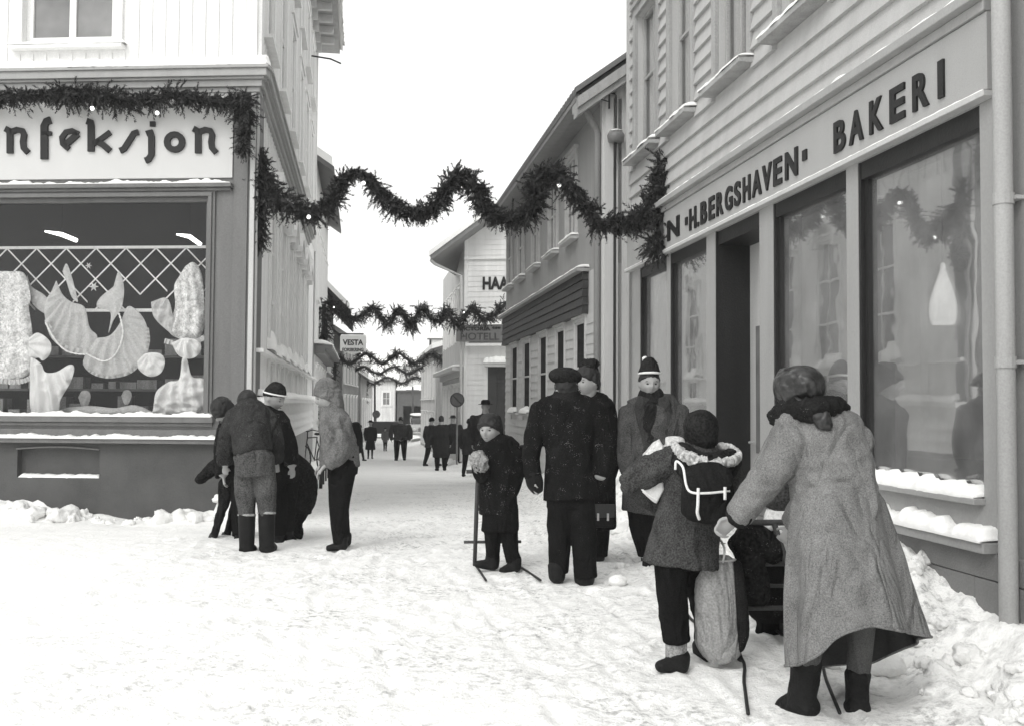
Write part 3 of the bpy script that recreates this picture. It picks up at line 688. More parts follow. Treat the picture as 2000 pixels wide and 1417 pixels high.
    mb = MB(); sc_ = (c.y/F_PX); prof = [(0, 512), (4, 516), (6, 530), (12, 548), (18, 565), (25, 590), (26, 610), (24, 625), (20, 634), (0, 634)]
    K = 18; pr = [(r*sc_, w.Z(px, y, -.55)) for r, y in prof]; i0 = 0
    for r, z_ in pr:
        for j in range(K): mb.v.append((c.x+r*math.cos(2*math.pi*j/K), c.y+r*math.sin(2*math.pi*j/K), z_))
    for k in range(len(pr)-1):
        for j in range(K): mb.f.append((k*K+j, k*K+(j+1) % K, (k+1)*K+(j+1) % K, (k+1)*K+j))
    mb.build('lamp_shade', emit('opal_glass', .9), L, True)
    mb = MB(); mb.tube([(c.x, c.y, pr[0][1]), (c.x, c.y, BZB+.05)], .006, 6); mb.build('cord', iron, L)
    # bread rack, boxes
    for (l, r, y0, y1, o, v, lab, nm) in ((1768, 1830, 880, 925, -.35, .25, 'grey cake box standing in the bakery window, left of the other box', 'cake_box'), (1832, 1900, 878, 925, -.35, .12, 'dark cake box standing in the bakery window, right of the other box', 'cake_box')):
        A, B = w.S(l, 880, o), w.S(r, 880, o); z0, z1_ = BZS-.03, BZS+.16
        mb = MB(); w.box(mb, A, B, z0, z1_, o-.2, o); e = tag(mb.build(nm, mat('cake_box_%d' % (v*100), v), None, bevel=.004), lab, 'box')
    A, B = w.S(1768, 910, -.2), w.S(1902, 930, -.2); rk = empty('display_rack', w.P((A+B)/2, BZS-.03, -.2), 'low white wire rack standing in front of the boxes in the bakery window', 'rack')
    mb = MB(); zr = BZS-.03
    for a in (A, B-.03): w.box(mb, a, a+.03, zr, zr+.12, -.21, -.18)
    mb.build('rack_foot', paintL, rk); mb = MB()
    for z in (.05, .09): w.box(mb, A+.03, B-.03, zr+z, zr+z+.015, -.2, -.19)
    mb.build('rail', paintL, rk)
    # curtains of the other windows
    for k in 'BCE':
        p, q = BOP[k]; mb = MB(); n = 50; f = lambda i: -.5+.025*math.sin(i*1.3)+.012*math.sin(i*3.1)
        for i in range(n):
            x0, x1 = p-.2+(q-p+.4)*i/n, p-.2+(q-p+.4)*(i+1)/n; mb.quad(w.P(x0, BZS, f(i)), w.P(x1, BZS, f(i+1)), w.P(x1, BZB+.0, f(i+1)), w.P(x0, BZB+.0, f(i)))
        o = mb.build('net_curtain', mat('net_curtain', .42, 'streak', sc=14, amt=.25), None, True); tag(o, {'B': 'folded net curtain hanging in the bakery window right of the door', 'C': 'folded net curtain hanging in the bakery window left of the door', 'E': 'folded net curtain in the farthest narrow bakery window'}[k], 'curtain', 'net curtains in the bakery windows')
bakery_rest()

# ================================================================ 3 grey house beyond
def grey_house():
    a_near, a_far = Rw.sy(14.4), Rw.sy(24.2); w = Wall(Rw.P(a_far, 0).x, Rw.P(a_far, 0).y, -BR, -1); L = a_near-a_far
    b = empty('house', w.P(L/2, -.5, 0), 'grey two-storey house with pantile eave, dark fascia and narrow ground floor windows', 'building')
    ze = 5.75; g1 = mat('grey_boards', .30, 'streak', sc=9, amt=.1, rough=.7, fine=110, bump=.3); g2 = mat('pale_boards', .52, 'streak', sc=9, amt=.1, rough=.7, fine=110)
    up = []
    for px, py in ((1118, 450), (1082, 492), (1048, 522), (1019, 546), (997, 560)):
        a = w.S(px, py); up.append((a-.36, a+.36, 4.12, 5.4))
    lo = []
    for px, dx in ((1136, 10), (1097, 8.5), (1063, 7.5), (1031, 7), (1007, 6)):
        lo.append((w.S(px-dx, 700), w.S(px+dx, 700), 1.25, 2.68))
    zb0, zb1 = 2.76, 3.40
    mb = MB(); slab(mb, w, 0, L, 3.4, ze, up, -.25, 0); mb.build('upper_wall', g1, b)
    mb = MB(); slab(mb, w, 0, L, -1.2, 3.4, lo, -.25, 0); mb.build('lower_wall', g2, b)
    mb = MB(); clap(mb, w, .1, L-.12, -.6, zb0, .15, [(h[0]-.06, h[1]+.06, h[2]-.1, h[3]+.1) for h in lo]); w.box(mb, L-.12, L, -.6, ze, 0, .04); mb.build('weatherboards', g2, b)
    for h in up:
        window(b, w, *h, mat('grey_casing2', .42), paneG, .08, .0, 2, 2, mat('grey_casing2', .42), sill=.14); snow_strip(w, h[0]-.12, h[1]+.12, h[2]-.05, .15, .08, b, 0, int(h[0]*9), h0=.6)
    for h in lo:
        window(b, w, *h, fr := mat('dark_sash', .03), mat('blind_pane', .02, sc=2, amt=.4, rough=.7, spec=.03, bump=0), .05, -.008, 1, 2, mat('pale_boards2', .5), sill=.08); snow_strip(w, h[0]-.04, h[1]+.04, h[2]-.03, .12, .13, b, -.0, int(h[0]*7), h0=.6)
    # dark slate fascia
    f0, f1 = .02, w.S(1150, 600); mb = MB(); rows = 5
    for r in range(rows):
        z0, z1 = zb0+(zb1-zb0)*r/rows, zb0+(zb1-zb0)*(r+1)/rows; n = 34
        for k in range(n):
            x0 = f0+(f1-f0)*(k+(.5 if r % 2 else 0))/n; x1 = min(x0+(f1-f0)/n-.008, f1)
            if x1 > x0+.02: mb.box8([w.P(x0, z0+.004, .11), w.P(x1, z0+.004, .11), w.P(x1, z0+.004, .01), w.P(x0, z0+.004, .01), w.P(x0, z1, .09), w.P(x1, z1, .09), w.P(x1, z1, .01), w.P(x0, z1, .01)])
    mb.build('dark_fascia', mat('slate', .035, sc=9, amt=.5, rough=.6), b)
    mb = MB(); w.box(mb, 0, f1+.03, zb1, zb1+.05, 0, .2); mb.build('fascia_ledge', g1, b); snow_strip(w, 0, f1+.03, zb1+.05, .2, .07, b, 0, 77, h0=.6)
    # gable end facing the camera: vertical boards and raking eave
    e = Wall(w.P(L, 0, 0).x, w.P(L, 0, 0).y, -w.n.x, -w.n.y); E = 6.0
    mb = MB(); slab(mb, e, 0, E, -.8, ze, [], -.2, 0); battens(mb, e, .1, 2.5, -.8, ze+.25, .16, [], .03, .018); e.box(mb, 0, .12, -.8, ze, 0, .04)
    tri = [(0, ze), (E/2, ze+2.2), (E, ze)]; mb.quad(*[e.P(a, z, 0) for a, z in tri]); mb.quad(*[e.P(a, z, -.2) for a, z in tri[::-1]]); mb.build('gable_wall', g2, b)
    mb = MB(); rk = 2.2/(E/2)
    for (o0, o1, d0, d1) in ((-.1, .30, .07, .22), (.0, .25, -.03, .068)):
        p = lambda a, z, o: e.P(a, z, o); z = lambda a: ze+.02+a*rk
        mb.box8([p(-.45, z(-.45)+d0, o1), p(E/2, z(E/2)+d0, o1), p(E/2, z(E/2)+d0, o0), p(-.45, z(-.45)+d0, o0), p(-.45, z(-.45)+d1, o1), p(E/2, z(E/2)+d1, o1), p(E/2, z(E/2)+d1, o0), p(-.45, z(-.45)+d1, o0)])
    mb.build('bargeboard', mat('bargeboard_grey', .36, 'streak', sc=8), b)
    # roof with pantile edge
    mb = MB(); n = 150; K = 5
    for i in range(n*2+1):
        a = -.3+(L+.55)*i/(n*2); zz = .03*abs(math.sin(math.pi*i/4*1.0)) 
        for j in range(2):
            o = .47 if j == 0 else -3.0; z = ze-.08+(.47-o)*rk + .06; mb.v.append(tuple(w.P(a, z+.10*abs(math.sin(math.pi*i/5)), o))); mb.v.append(tuple(w.P(a, z-.03, o)))
    for i in range(n*2):
        k = i*4; mb.f += [(k, k+4, k+6, k+2), (k+1, k+3, k+7, k+5), (k, k+1, k+5, k+4)]
    mb.build('roof', mat('pantile', .10, sc=10, amt=.4), b)
    mb = MB(); w.box(mb, -.3, L+.2, ze-.12, ze-.02, .3, .46); w.box(mb, -.3, L+.2, ze-.03, ze, -.0, .42); mb.build('eave', mat('eave_grey', .22, sc=8, amt=.2), b)
    # gutter downpipe at the near corner
    mb = MB(); mb.tube([w.P(L+.1, ze-.0, .42), w.P(L+.08, ze-.12, .36), w.P(L-.05, ze-.42, .12), w.P(L-.06, ze-.5, .09), w.P(L-.06, 2, .09), w.P(L-.06, -.3, .09)], .05, 10); mb.build('downpipe', mat('zinc_dark', .22, 'streak', sc=8, amt=.2), b, True)
    # lantern on the gable wall
    a, z = e.wp(1203, 265, .12); l = empty('wall_lantern', e.P(a, z-.2, .12), 'round grey lantern on a bent pipe between grey house and bakery', 'lantern')
    mb = MB(); c = e.P(a, z, .12); mb.tube([c+Vector((0, 0, d)) for d in (-.1, -.09, .0, .03, .06)], [.05, .11, .125, .11, .05], 14); mb.build('lantern_body', mat('lantern_grey', .2, rough=.4), l, True)
    mb = MB(); mb.tube([c+Vector((0, 0, d)) for d in (.06, .075, .09)], [.1, .08, .03], 12); mb.build('snow_cap', snowL, l, True)
    mb = MB(); z2 = e.Z(1196, 183, .12); a2 = e.S(1190, 183, .12); mb.tube([e.P(a, z+.07, .12), e.P(a, z2-.03, .12), e.P(a-.02, z2, .12), e.P(a2, z2, .12), e.P(a2, z2-.22, .12)], .014, 6)
    mb.tube([e.P(a2, z2-.12, .12), e.P(-.45, z2-.05, .25)], .008, 5); mb.build('bracket', iron, l)
    mb = MB(); mb.tube([e.P(a, z-.1, .1), e.P(a, z-.6, .03), e.P(a+.01, -.5, .03)], .018, 6); mb.build('conduit', iron, l)
grey_house()

# ================================================================ 4 white hotel
def hotel():
    Y = 34.0; x0 = AR+BR*Y; zg = -.85; e = Wall(x0, Y, 1, BR); w = Wall(x0+BR*9, Y+9, -BR, -1)
    b = empty('hotel_building', (x0+1, Y, zg), 'white weatherboarded building with big black letters HAA on its gable', 'building')
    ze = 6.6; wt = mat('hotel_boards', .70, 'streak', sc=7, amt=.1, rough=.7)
    dr = (e.S(952, 800), e.S(952, 800)+1.5, zg-.4, e.Z(970, 716))
    mb = MB(); slab(mb, e, 0, 7, zg-.5, ze+.2, [dr], -.25, 0); tri = [(0, ze+.2), (3.5, ze+2.7), (7, ze+.2)]; mb.quad(*[e.P(a, z, 0) for a, z in tri]); mb.build('gable_wall', wt, b)
    mb = MB(); clap(mb, e, .1, 3, zg, 3.4, .17, [(dr[0], dr[1], dr[2], dr[3])]); clap(mb, e, .1, 2.2, 3.9, ze+.6, .17); e.box(mb, 0, .1, zg, ze+.3, 0, .05)
    e.box(mb, 0, 3, e.Z(950, 507), e.Z(950, 507)+.06, 0, .1); mb.build('weatherboards', wt, b)
    mb = MB(); W9 = 9.05; up = [(.8+k*1.6, 1.6+k*1.6, 3.6, 5.4) for k in range(5)]; lo = [(.8+k*1.6, 1.8+k*1.6, .3, 2.0) for k in range(5)]
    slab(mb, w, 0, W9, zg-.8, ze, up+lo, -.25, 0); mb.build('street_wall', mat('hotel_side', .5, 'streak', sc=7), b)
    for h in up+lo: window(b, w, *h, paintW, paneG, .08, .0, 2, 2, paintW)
    mb = MB(); w.box(mb, 0, W9, 2.5, 2.62, 0, .4); w.box(mb, 0, W9, 2.3, 2.5, 0, .12); mb.build('street_ledge', paintL, b); snow_strip(w, 0, W9, 2.62, .4, .12, b, 0, 90, h0=.6)
    # eave
    rk = 2.5/3.5; mb = MB(); p = lambda a, z, o: e.P(a, z, o)
    z = lambda a: ze+.2+a*rk
    for d0, d1, o1 in ((.0, .16, .75),):
        mb.box8([p(-1, z(-1)+d0, o1), p(3.5, z(3.5)+d0, o1), p(3.5, z(3.5)+d0, -9), p(-1, z(-1)+d0, -9), p(-1, z(-1)+d1, o1), p(3.5, z(3.5)+d1, o1), p(3.5, z(3.5)+d1, -9), p(-1, z(-1)+d1, -9)])
        a = mb
    mb.build('roof', mat('hotel_eave', .2, sc=6, amt=.2), b)
    mb = MB(); mb.box8([p(-1.05, z(-1.05)+.165, .8), p(3.5, z(3.5)+.165, .8), p(3.5, z(3.5)+.165, -9), p(-1.05, z(-1.05)+.165, -9), p(-1.05, z(-1.05)+.33, .8), p(3.5, z(3.5)+.33, .8), p(3.5, z(3.5)+.33, -9), p(-1.05, z(-1.05)+.33, -9)]); mb.build('roof_snow', snowL, b)
    mb = MB(); mb.tube([e.P(-1.0, z(-1)+.0, .7), e.P(-.9, z(-1)-.1, .5), e.P(-.1, z(-1)-.45, .1), e.P(-.06, -.5, .1)], .05, 8); mb.build('downpipe', paintL, b)
    # door
    mb = MB(); e.box(mb, dr[0]-.08, dr[1]+.1, dr[3], dr[3]+.12, 0, .35); mb.build('door_canopy', paintL, b); snow_strip(e, dr[0]-.1, dr[1]+.1, dr[3]+.12, .4, .22, b, 0, 91, h0=.7)
    mb = MB(); e.box(mb, dr[0], dr[1], dr[2], dr[3], -.15, -.1); e.box(mb, dr[0], dr[0]+.3, dr[2], dr[3], -.1, -.04); e.box(mb, dr[0]+.3, dr[1], e.Z(970, 746), e.Z(970, 746)+.1, -.1, -.05)
    mb.build('door', mat('dark_door', .05, 'streak', sc=5, amt=.3), b)
    l, r = e.S(943, 553), e.S(943, 553)+1.65
    text('HAA', e, l+.44, e.Z(960, 566), .88, e.Z(960, 541)-e.Z(960, 566), .03, 'wall_lettering', letD, b, .04, .02)
    # hanging hotel sign
    s0, s1 = e.S(891, 650, .35), e.S(1010, 650, .35); zb_, zt_ = e.Z(930, 667, .35), e.Z(930, 634, .35)
    s = empty('hotel_sign', e.P(s0, zb_, .35), 'grey board sign reading VICTORIA HOTELL above the street corner', 'sign')
    mb = MB(); e.box(mb, s0, s1, zb_, zt_, .25, .35); e.box(mb, s0, s1, zt_, zt_+.001, .2, .25); mb.build('sign_board', mat('sign_grey', .16, sc=3, amt=.1), s)
    mb = MB(); mb.box8([e.P(s0, zt_, .40), e.P(s1, zt_, .40), e.P(s1, zt_, .2), e.P(s0, zt_, .2), e.P(s0, zt_+.1, .38), e.P(s1, zt_+.12, .38), e.P(s1, zt_+.1, .22), e.P(s0, zt_+.1, .22)]); mb.build('snow_cap', snowL, s)
    text('VICTORIA ***', e, (s0+e.S(984, 640, .35))/2, e.Z(930, 646, .35), e.S(984, 640, .35)-s0-.2, e.Z(930, 638, .35)-e.Z(930, 646, .35), .35, 'lettering', letD, s, .03, .02)
    text('HOTELL', e, (s0+e.S(984, 640, .35))/2, e.Z(930, 664, .35), e.S(984, 640, .35)-s0-.3, e.Z(930, 650, .35)-e.Z(930, 664, .35), .35, 'lettering', mat('sign_letter_grey', .06), s, .01, .02)
    mb = MB(); e.box(mb, s0+.3, s1, e.Z(930, 676), e.Z(930, 671), 0, .3); e.box(mb, s0+.3, s0+.4, e.Z(930, 671), zb_, 0, .3); mb.build('sign_shelf', paintW, s)
hotel()

# ================================================================ far houses
def simple_house(w, L, zg, ze, label, m, wins=(), deep=6, roofdir=1, soffit=.12, over=.5, rise=2.0, ends=(True, True), roof=snowL, clapb=False, name='house', pane=None, wm=None, snowcap=True):
    b = empty(name, w.P(L/2, zg, 0), label, 'building')
    mb = MB(); slab(mb, w, 0, L, zg-.6, ze, wins, -.25, 0)
    e1 = Wall(w.P(0, 0).x, w.P(0, 0).y, w.n.x, w.n.y); e0 = Wall(w.P(L, 0).x, w.P(L, 0).y, -w.n.x, -w.n.y)
    slab(mb, e1, -deep, 0, zg-.6, ze, [], -.2, 0); slab(mb, e0, 0, deep, zg-.6, ze, [], -.2, 0)
    for e, q in ((e1, -1), (e0, 1)):
        t = [(0, ze), (q*deep/2, ze+rise), (q*deep, ze)]
        if q < 0: t = t[::-1]
        mb.quad(*[e.P(a, z, -.02) for a, z in t])
    mb.build('wall', m, b)
    mb = MB()
    if clapb: clap(mb, w, .1, L-.1, zg, ze, .18, [(h[0]-.1, h[1]+.1, h[2]-.1, h[3]+.1) for h in wins])
    else: battens(mb, w, .1, L-.1, zg, ze, .25, [(h[0]-.1, h[1]+.1, h[2]-.1, h[3]+.1) for h in wins], .04, .02)
    mb.build('boards', m, b)
    for h in wins: window(b, w, *h, wm or paintW, pane or paneG, .1, .0, 2, 2, wm or paintW, sill=.1)
    rk = rise/(deep/2); z = lambda o: ze+(-o)*rk
    for (d0, d1, mm, nm, ex) in ((-.02, .13, mat('soffit_%d' % (soffit*100), soffit, sc=6, amt=.25), 'roof', 0), (.132, .36, roof, 'roof_snow', -.06)):
        mb = MB(); p = w.P
        for s0, s1 in ((over+ex, -deep/2), (-deep/2, -deep-over)):
            zz0 = z(s0) if s0 > -deep/2-.1 and s1 >= -deep/2-.1 else ze+rise; zz1 = ze+rise if s1 == -deep/2 else ze-over*rk
            if s0 == -deep/2: zz0 = ze+rise
            q = over*.6; mb.box8([p(-q, zz0+d0, s0), p(L+q, zz0+d0, s0), p(L+q, zz1+d0, s1), p(-q, zz1+d0, s1), p(-q, zz0+d1, s0), p(L+q, zz0+d1, s0), p(L+q, zz1+d1, s1), p(-q, zz1+d1, s1)])
        mb.build(nm, mm, b)
    return b
def LW(Y0, Y1, x0=None, x1=None):
    xa = (AL+BR*Y0) if x0 is None else (x0-1000)/F_PX*Y0; xb = (AL+BR*Y1) if x1 is None else (x1-1000)/F_PX*Y1
    w = Wall(xa, Y0, xb-xa, Y1-Y0); return w, math.hypot(xb-xa, Y1-Y0)
w2, L2 = LW(28.2, 38)
simple_house(w2, L2, -.6, 8.1, 'white tall house with vertical boards standing behind the ice cream bar sign', woodW, [(.8+k*1.9, 1.7+k*1.9, 4.4, 6.3) for k in range(5)]+[(.6+k*1.9, 1.6+k*1.9, .6, 2.4) for k in range(5)], name='house')
def ledge2():
    b = empty('awning_ledge', w2.P(L2/2, 2.9, 0), 'long snow-covered ledge over the ground floor of the tall white house', 'ledge')
    mb = MB(); w2.box(mb, 0, L2, 2.9, 3.0, 0.02, .5); w2.box(mb, 0, L2, 2.75, 2.9, .02, .3); mb.build('ledge_board', paintM, b); snow_strip(w2, 0, L2, 3.0, .5, .15, b, 0, 93, h0=.6)
ledge2()
w3, L3 = LW(38.4, 47)
simple_house(w3, L3, -.8, 5.6, 'house with a dark wide eave halfway down the left side of the street', mat('house_grey', .34, 'streak', sc=8), [(.8+k*2.0, 1.8+k*2.0, 2.7, 4.3) for k in range(4)]+[(.6+k*2.0, 1.6+k*2.0, -.1, 1.6) for k in range(4)], soffit=.03, over=.9, rise=3.0)
w4, L4 = LW(47.5, 58, 668, 700)
simple_house(w4, L4, -1.0, 4.4, 'low grey house behind the white insurance sign', mat('house_grey2', .4, 'streak', sc=8), [(.8+k*1.9, 1.7+k*1.9, -.1, 1.7) for k in range(5)]+[(.8+k*1.9, 1.7+k*1.9, 2.4, 3.8) for k in range(5)], soffit=.12, over=.6)
w5, L5 = LW(60, 74, 705, 728)
simple_house(w5, L5, -1.0, 3.0, 'pale low house farthest down the left side of the street', mat('house_pale', .55, 'streak', sc=8), [(1+k*2.4, 2+k*2.4, 0, 1.6) for k in range(5)], over=.5)
# end of the street
def hill():
    mb = MB(); n, m = 60, 20
    for j in range(m+1):
        for i in range(n+1):
            x = -90+180*i/n; y = 110+120*j/m; t = j/m
            z = -1.2 + 14*(t**1.2)*(1+.25*math.sin(x*.05+1))+2*math.sin(x*.13+j*.4)*t; mb.v.append((x, y, z))
    for j in range(m):
        for i in range(n): a = j*(n+1)+i; mb.f.append((a, a+1, a+n+2, a+n+1))
    o = mb.build('snowy_hill', snowL, None, True); tag(o, 'white snowy hillside rising behind the end of the street', None, None, 'structure')
hill()
def px_house(l, r, ytop, ybot, Y, label, v, deep=8, rise=1.5, wins=(), over=.3, **k):
    s = Y/F_PX; w = Wall((l-1000)*s, Y, 1, 0); L = (r-l)*s; zt = at(l, ytop, Y).z; zg = at(l, ybot, Y).z
    H = [((a-l)*s, (b-l)*s, at(a, d, Y).z, at(a, c, Y).z) for a, b, c, d in wins]
    return simple_house(w, L, zg, zt, label, mat('far_%d' % (v*100), v, 'streak', sc=5), H, deep=deep, rise=rise, over=over, **k)
px_house(722, 776, 742, 866, 88, 'white house at the end of the street, left of the dark shed', .68, wins=((748, 762, 765, 790),), rise=1.6)
px_house(848, 882, 745, 872, 84, 'white house at the far end right behind the street walkers', .7, wins=(), rise=1.2)
px_house(700, 760, 705, 742, 112, 'long low snow-roofed house up the hill on the left', .6, rise=1.8)
px_house(838, 880, 662, 742, 100, 'white house with a shallow roof up the hill on the right', .75, wins=((862, 870, 690, 704),), rise=1.0)
b_ = px_house(775, 832, 712, 760, 118, 'snow-roofed house with brick chimney in the middle distance', .62, rise=2.0)
def chimney():
    mb = MB(); p = at(800, 700, 122); s = 122/F_PX; mb.aabb(p.x-8*s, p.x+8*s, 121.5, 122.5, at(800, 722, 122).z, at(800, 690, 122).z); mb.aabb(p.x-9*s, p.x+9*s, 121.4, 122.6, at(800, 690, 122).z+.002, at(800, 685, 122).z)
    o = b_; m = MB(); mb.build('chimney', mat('far_brick', .2, sc=10), o)
chimney()
def shed():
    Y = 82; s = Y/F_PX; b = empty('shed', at(810, 862, Y), 'dark open shed with snow on its flat roof at the end of the street', 'shed')
    mb = MB(); Wd = Wall((776-1000)*s, Y, 1, 0); L = 74*s; z0, z1 = at(800, 868, Y).z, at(800, 764, Y).z
    slab(mb, Wd, 0, L, z0, z1, [(.5, L-.5, z0-1, at(800, 792, Y).z)], -.15, 0); Wd.box(mb, 0, L, z0, z1, -3.2, -3); Wd.box(mb, 0, .1, z0, z1, -3, -.15); Wd.box(mb, L-.1, L, z0, z1, -3, -.15)
    mb.build('wall', mat('shed_dark', .10, sc=5, amt=.3), b); mb = MB(); Wd.box(mb, -.1, L+.1, z1, z1+.1, -3.3, .2); mb.build('roof', MATS['shed_dark'], b); snow_strip(Wd, -.1, L+.1, z1+.1, 2.0, .45, b, -1.8, 5, h0=.7)
shed()
# right side, beyond the hotel
w6 = Wall(AR+BR*58, 58, -BR, -1)
simple_house(w6, 12, -1.0, 3.8, 'light house with snowy eave beyond the hotel on the right', mat('house_pale2', .6, 'streak', sc=8), [(1+k*2.2, 2+k*2.2, 1.7, 3.2) for k in range(5)]+[(1+k*2.2, 2+k*2.2, -.6, .9) for k in range(5)], over=.3, rise=.9)
# ================================================================ figures
REMESH = []
def crom(P, k):
    """Catmull-Rom through rows of floats"""
    P = np.array(P, float); n = len(P)
    if n < 3: return np.array([P[0]+(P[-1]-P[0])*t for t in np.linspace(0, 1, k+1)])
    Q = np.vstack([2*P[0]-P[1], P, 2*P[-1]-P[-2]]); out = []
    for i in range(1, n):
        a, b, c, d = Q[i-1], Q[i], Q[i+1], Q[i+2]
        for t in np.linspace(0, 1, k, endpoint=False): out.append(.5*((2*b)+(c-a)*t+(2*a-5*b+4*c-d)*t*t+(3*b-a-3*c+d)*t**3))
    out.append(P[-1]); return np.array(out)
def loft(mb, rows, n=18, k=4, cap=(1, 1), ax=None):
    """rows: (x,y,z,rx,ry): a closed round tube, rx across the picture-ish axis, ry in depth; ends rounded or flat"""
    C = crom(rows, k); m = len(C); C[:, 3:] = np.maximum(C[:, 3:], .002)
    X = Vector(ax) if ax else Vector((1, 0, 0)); rings = []
    for i in range(m):
        p = Vector(C[i, :3]); t = Vector(C[min(i+1, m-1), :3]) - Vector(C[max(i-1, 0), :3]); t = t.normalized() if t.length > 1e-9 else Vector((0, 0, -1))
        u = X - t*X.dot(t)
        if u.length < .3: u = Vector((0, 0, 1)) - t*t.z
        u.normalize(); v = t.cross(u); rings.append((p, u, v, t, C[i, 3], C[i, 4]))
    def ring(p, u, v, a, b):
        i0 = len(mb.v)
        for j in range(n): th = 2*math.pi*j/n; mb.v.append(tuple(p+u*math.cos(th)*a+v*math.sin(th)*b))
        return i0
    idx = []
    p, u, v, t, a, b = rings[0]
    if cap[0]:
        h = min(a, b)*.6
        for f in (.45, .8): idx.append(ring(p-t*h*math.sqrt(1-f*f), u, v, a*f, b*f))
    for (p, u, v, t, a, b) in rings: idx.append(ring(p, u, v, a, b))
    if cap[1]:
        h = min(a, b)*.6
        for f in (.8, .45): idx.append(ring(p+t*h*math.sqrt(1-f*f), u, v, a*f, b*f))
    for q in range(len(idx)-1):
        for j in range(n): mb.f.append((idx[q]+j, idx[q]+(j+1) % n, idx[q+1]+(j+1) % n, idx[q+1]+j))
    mb.f.append(tuple(idx[0]+j for j in range(n))[::-1]); mb.f.append(tuple(idx[-1]+j for j in range(n)))
def head_mesh(mb, c, H, yaw=0, pitch=0, roll=0):
    """skull with brow, eye hollows, nose, lips, chin and ears; yaw 0 faces the camera (-Y)"""
    rot = Matrix.Rotation(yaw, 3, 'Z') @ Matrix.Rotation(pitch, 3, 'X') @ Matrix.Rotation(roll, 3, 'Y'); n, m = 30, 24; i0 = len(mb.v); c = Vector(c)
    def pt(lon, lat):
        cl = math.cos(lat)**(.72 if lat > 0 else 1); x, y, z = cl*math.sin(lon), -cl*math.cos(lon), math.sin(lat)
        X, Y, Z = x*.34, y*.42, z*.5
        if z < 0: X *= 1-.42*z*z; Y *= 1-.12*z*z if y < 0 else 1+.35*z
        if y < 0:
            g = lambda cx, cz, sx, sz: math.exp(-((X-cx)/sx)**2-((Z-cz)/sz)**2)
            Y -= .10*g(0, -.10, .045, .09) + .035*g(0, -.04, .04, .10) + .03*g(0, -.36, .09, .06) + .025*g(0, -.235, .09, .03) + .025*g(0, .09, .2, .04)
            Y += .065*(g(.13, .0, .07, .05)+g(-.13, .0, .07, .05)) + .02*g(0, -.265, .1, .012) + .015*g(0, -.18, .06, .02)
            Y -= .02*(g(.17, -.12, .08, .08)+g(-.17, -.12, .08, .08))
        return c + rot @ (Vector((X, Y, Z))*H)
    for k in range(m+1):
        for j in range(n): mb.v.append(tuple(pt(2*math.pi*j/n, -math.pi/2+math.pi*k/m)))
    for k in range(m):
        for j in range(n): mb.f.append((i0+k*n+j, i0+k*n+(j+1) % n, i0+(k+1)*n+(j+1) % n, i0+(k+1)*n+j))
    for s in (-1, 1): mb.ball(c+rot@(Vector((.35*s, .03, -.03))*H), (.035*H, .08*H, .12*H), 8, 6, rot)
    return rot
def hand_mesh(mb, w, d, side, curl, L=.17, fold=.8):
    """palm, four bent fingers of unequal length and a thumb leaving the palm's side"""
    w, d, side, curl = Vector(w), Vector(d).normalized(), Vector(side).normalized(), Vector(curl).normalized()
    side = (side-d*side.dot(d)).normalized(); curl = (curl-d*curl.dot(d)-side*curl.dot(side)).normalized()
    ax = tuple(side); P = lambda a, b, c: w+d*a*L+side*b*L+curl*c*L
    r = lambda p, a, b: (*p, a*L, b*L)
    loft(mb, [r(P(-.05, 0, 0), .15, .12), r(P(.2, 0, 0), .21, .10), r(P(.45, 0, .01), .24, .085), r(P(.52, 0, .02), .22, .075)], 12, 3, ax=ax)
    for i, (b, l) in enumerate(((.17, .40), (.06, .46), (-.06, .43), (-.17, .33))):
        f = fold*(.9+.1*i)
        p0 = P(.46, b, .0); p1 = p0+(d*math.cos(f*.5)+curl*math.sin(f*.5))*l*.45*L; p2 = p1+(d*math.cos(f*1.3)+curl*math.sin(f*1.3))*l*.32*L; p3 = p2+(d*math.cos(f*2)+curl*math.sin(f*2))*l*.25*L
        loft(mb, [r(p0, .055, .055), r(p1, .05, .05), r(p2, .045, .045), r(p3, .038, .038)], 8, 2, ax=ax)
    t0 = P(.12, .13, .03); t1 = P(.33, .30, .10); t2 = P(.50, .32, .2*fold+.08); loft(mb, [r(t0, .075, .07), r(t1, .058, .058), r(t2, .045, .045)], 8, 3, ax=tuple(curl))
def organic(mb, name, m, parent, vox=.012, sm=3, fold=None):
    o = mb.build(name, m, parent, True); REMESH.append((o, vox, sm, fold)); return o
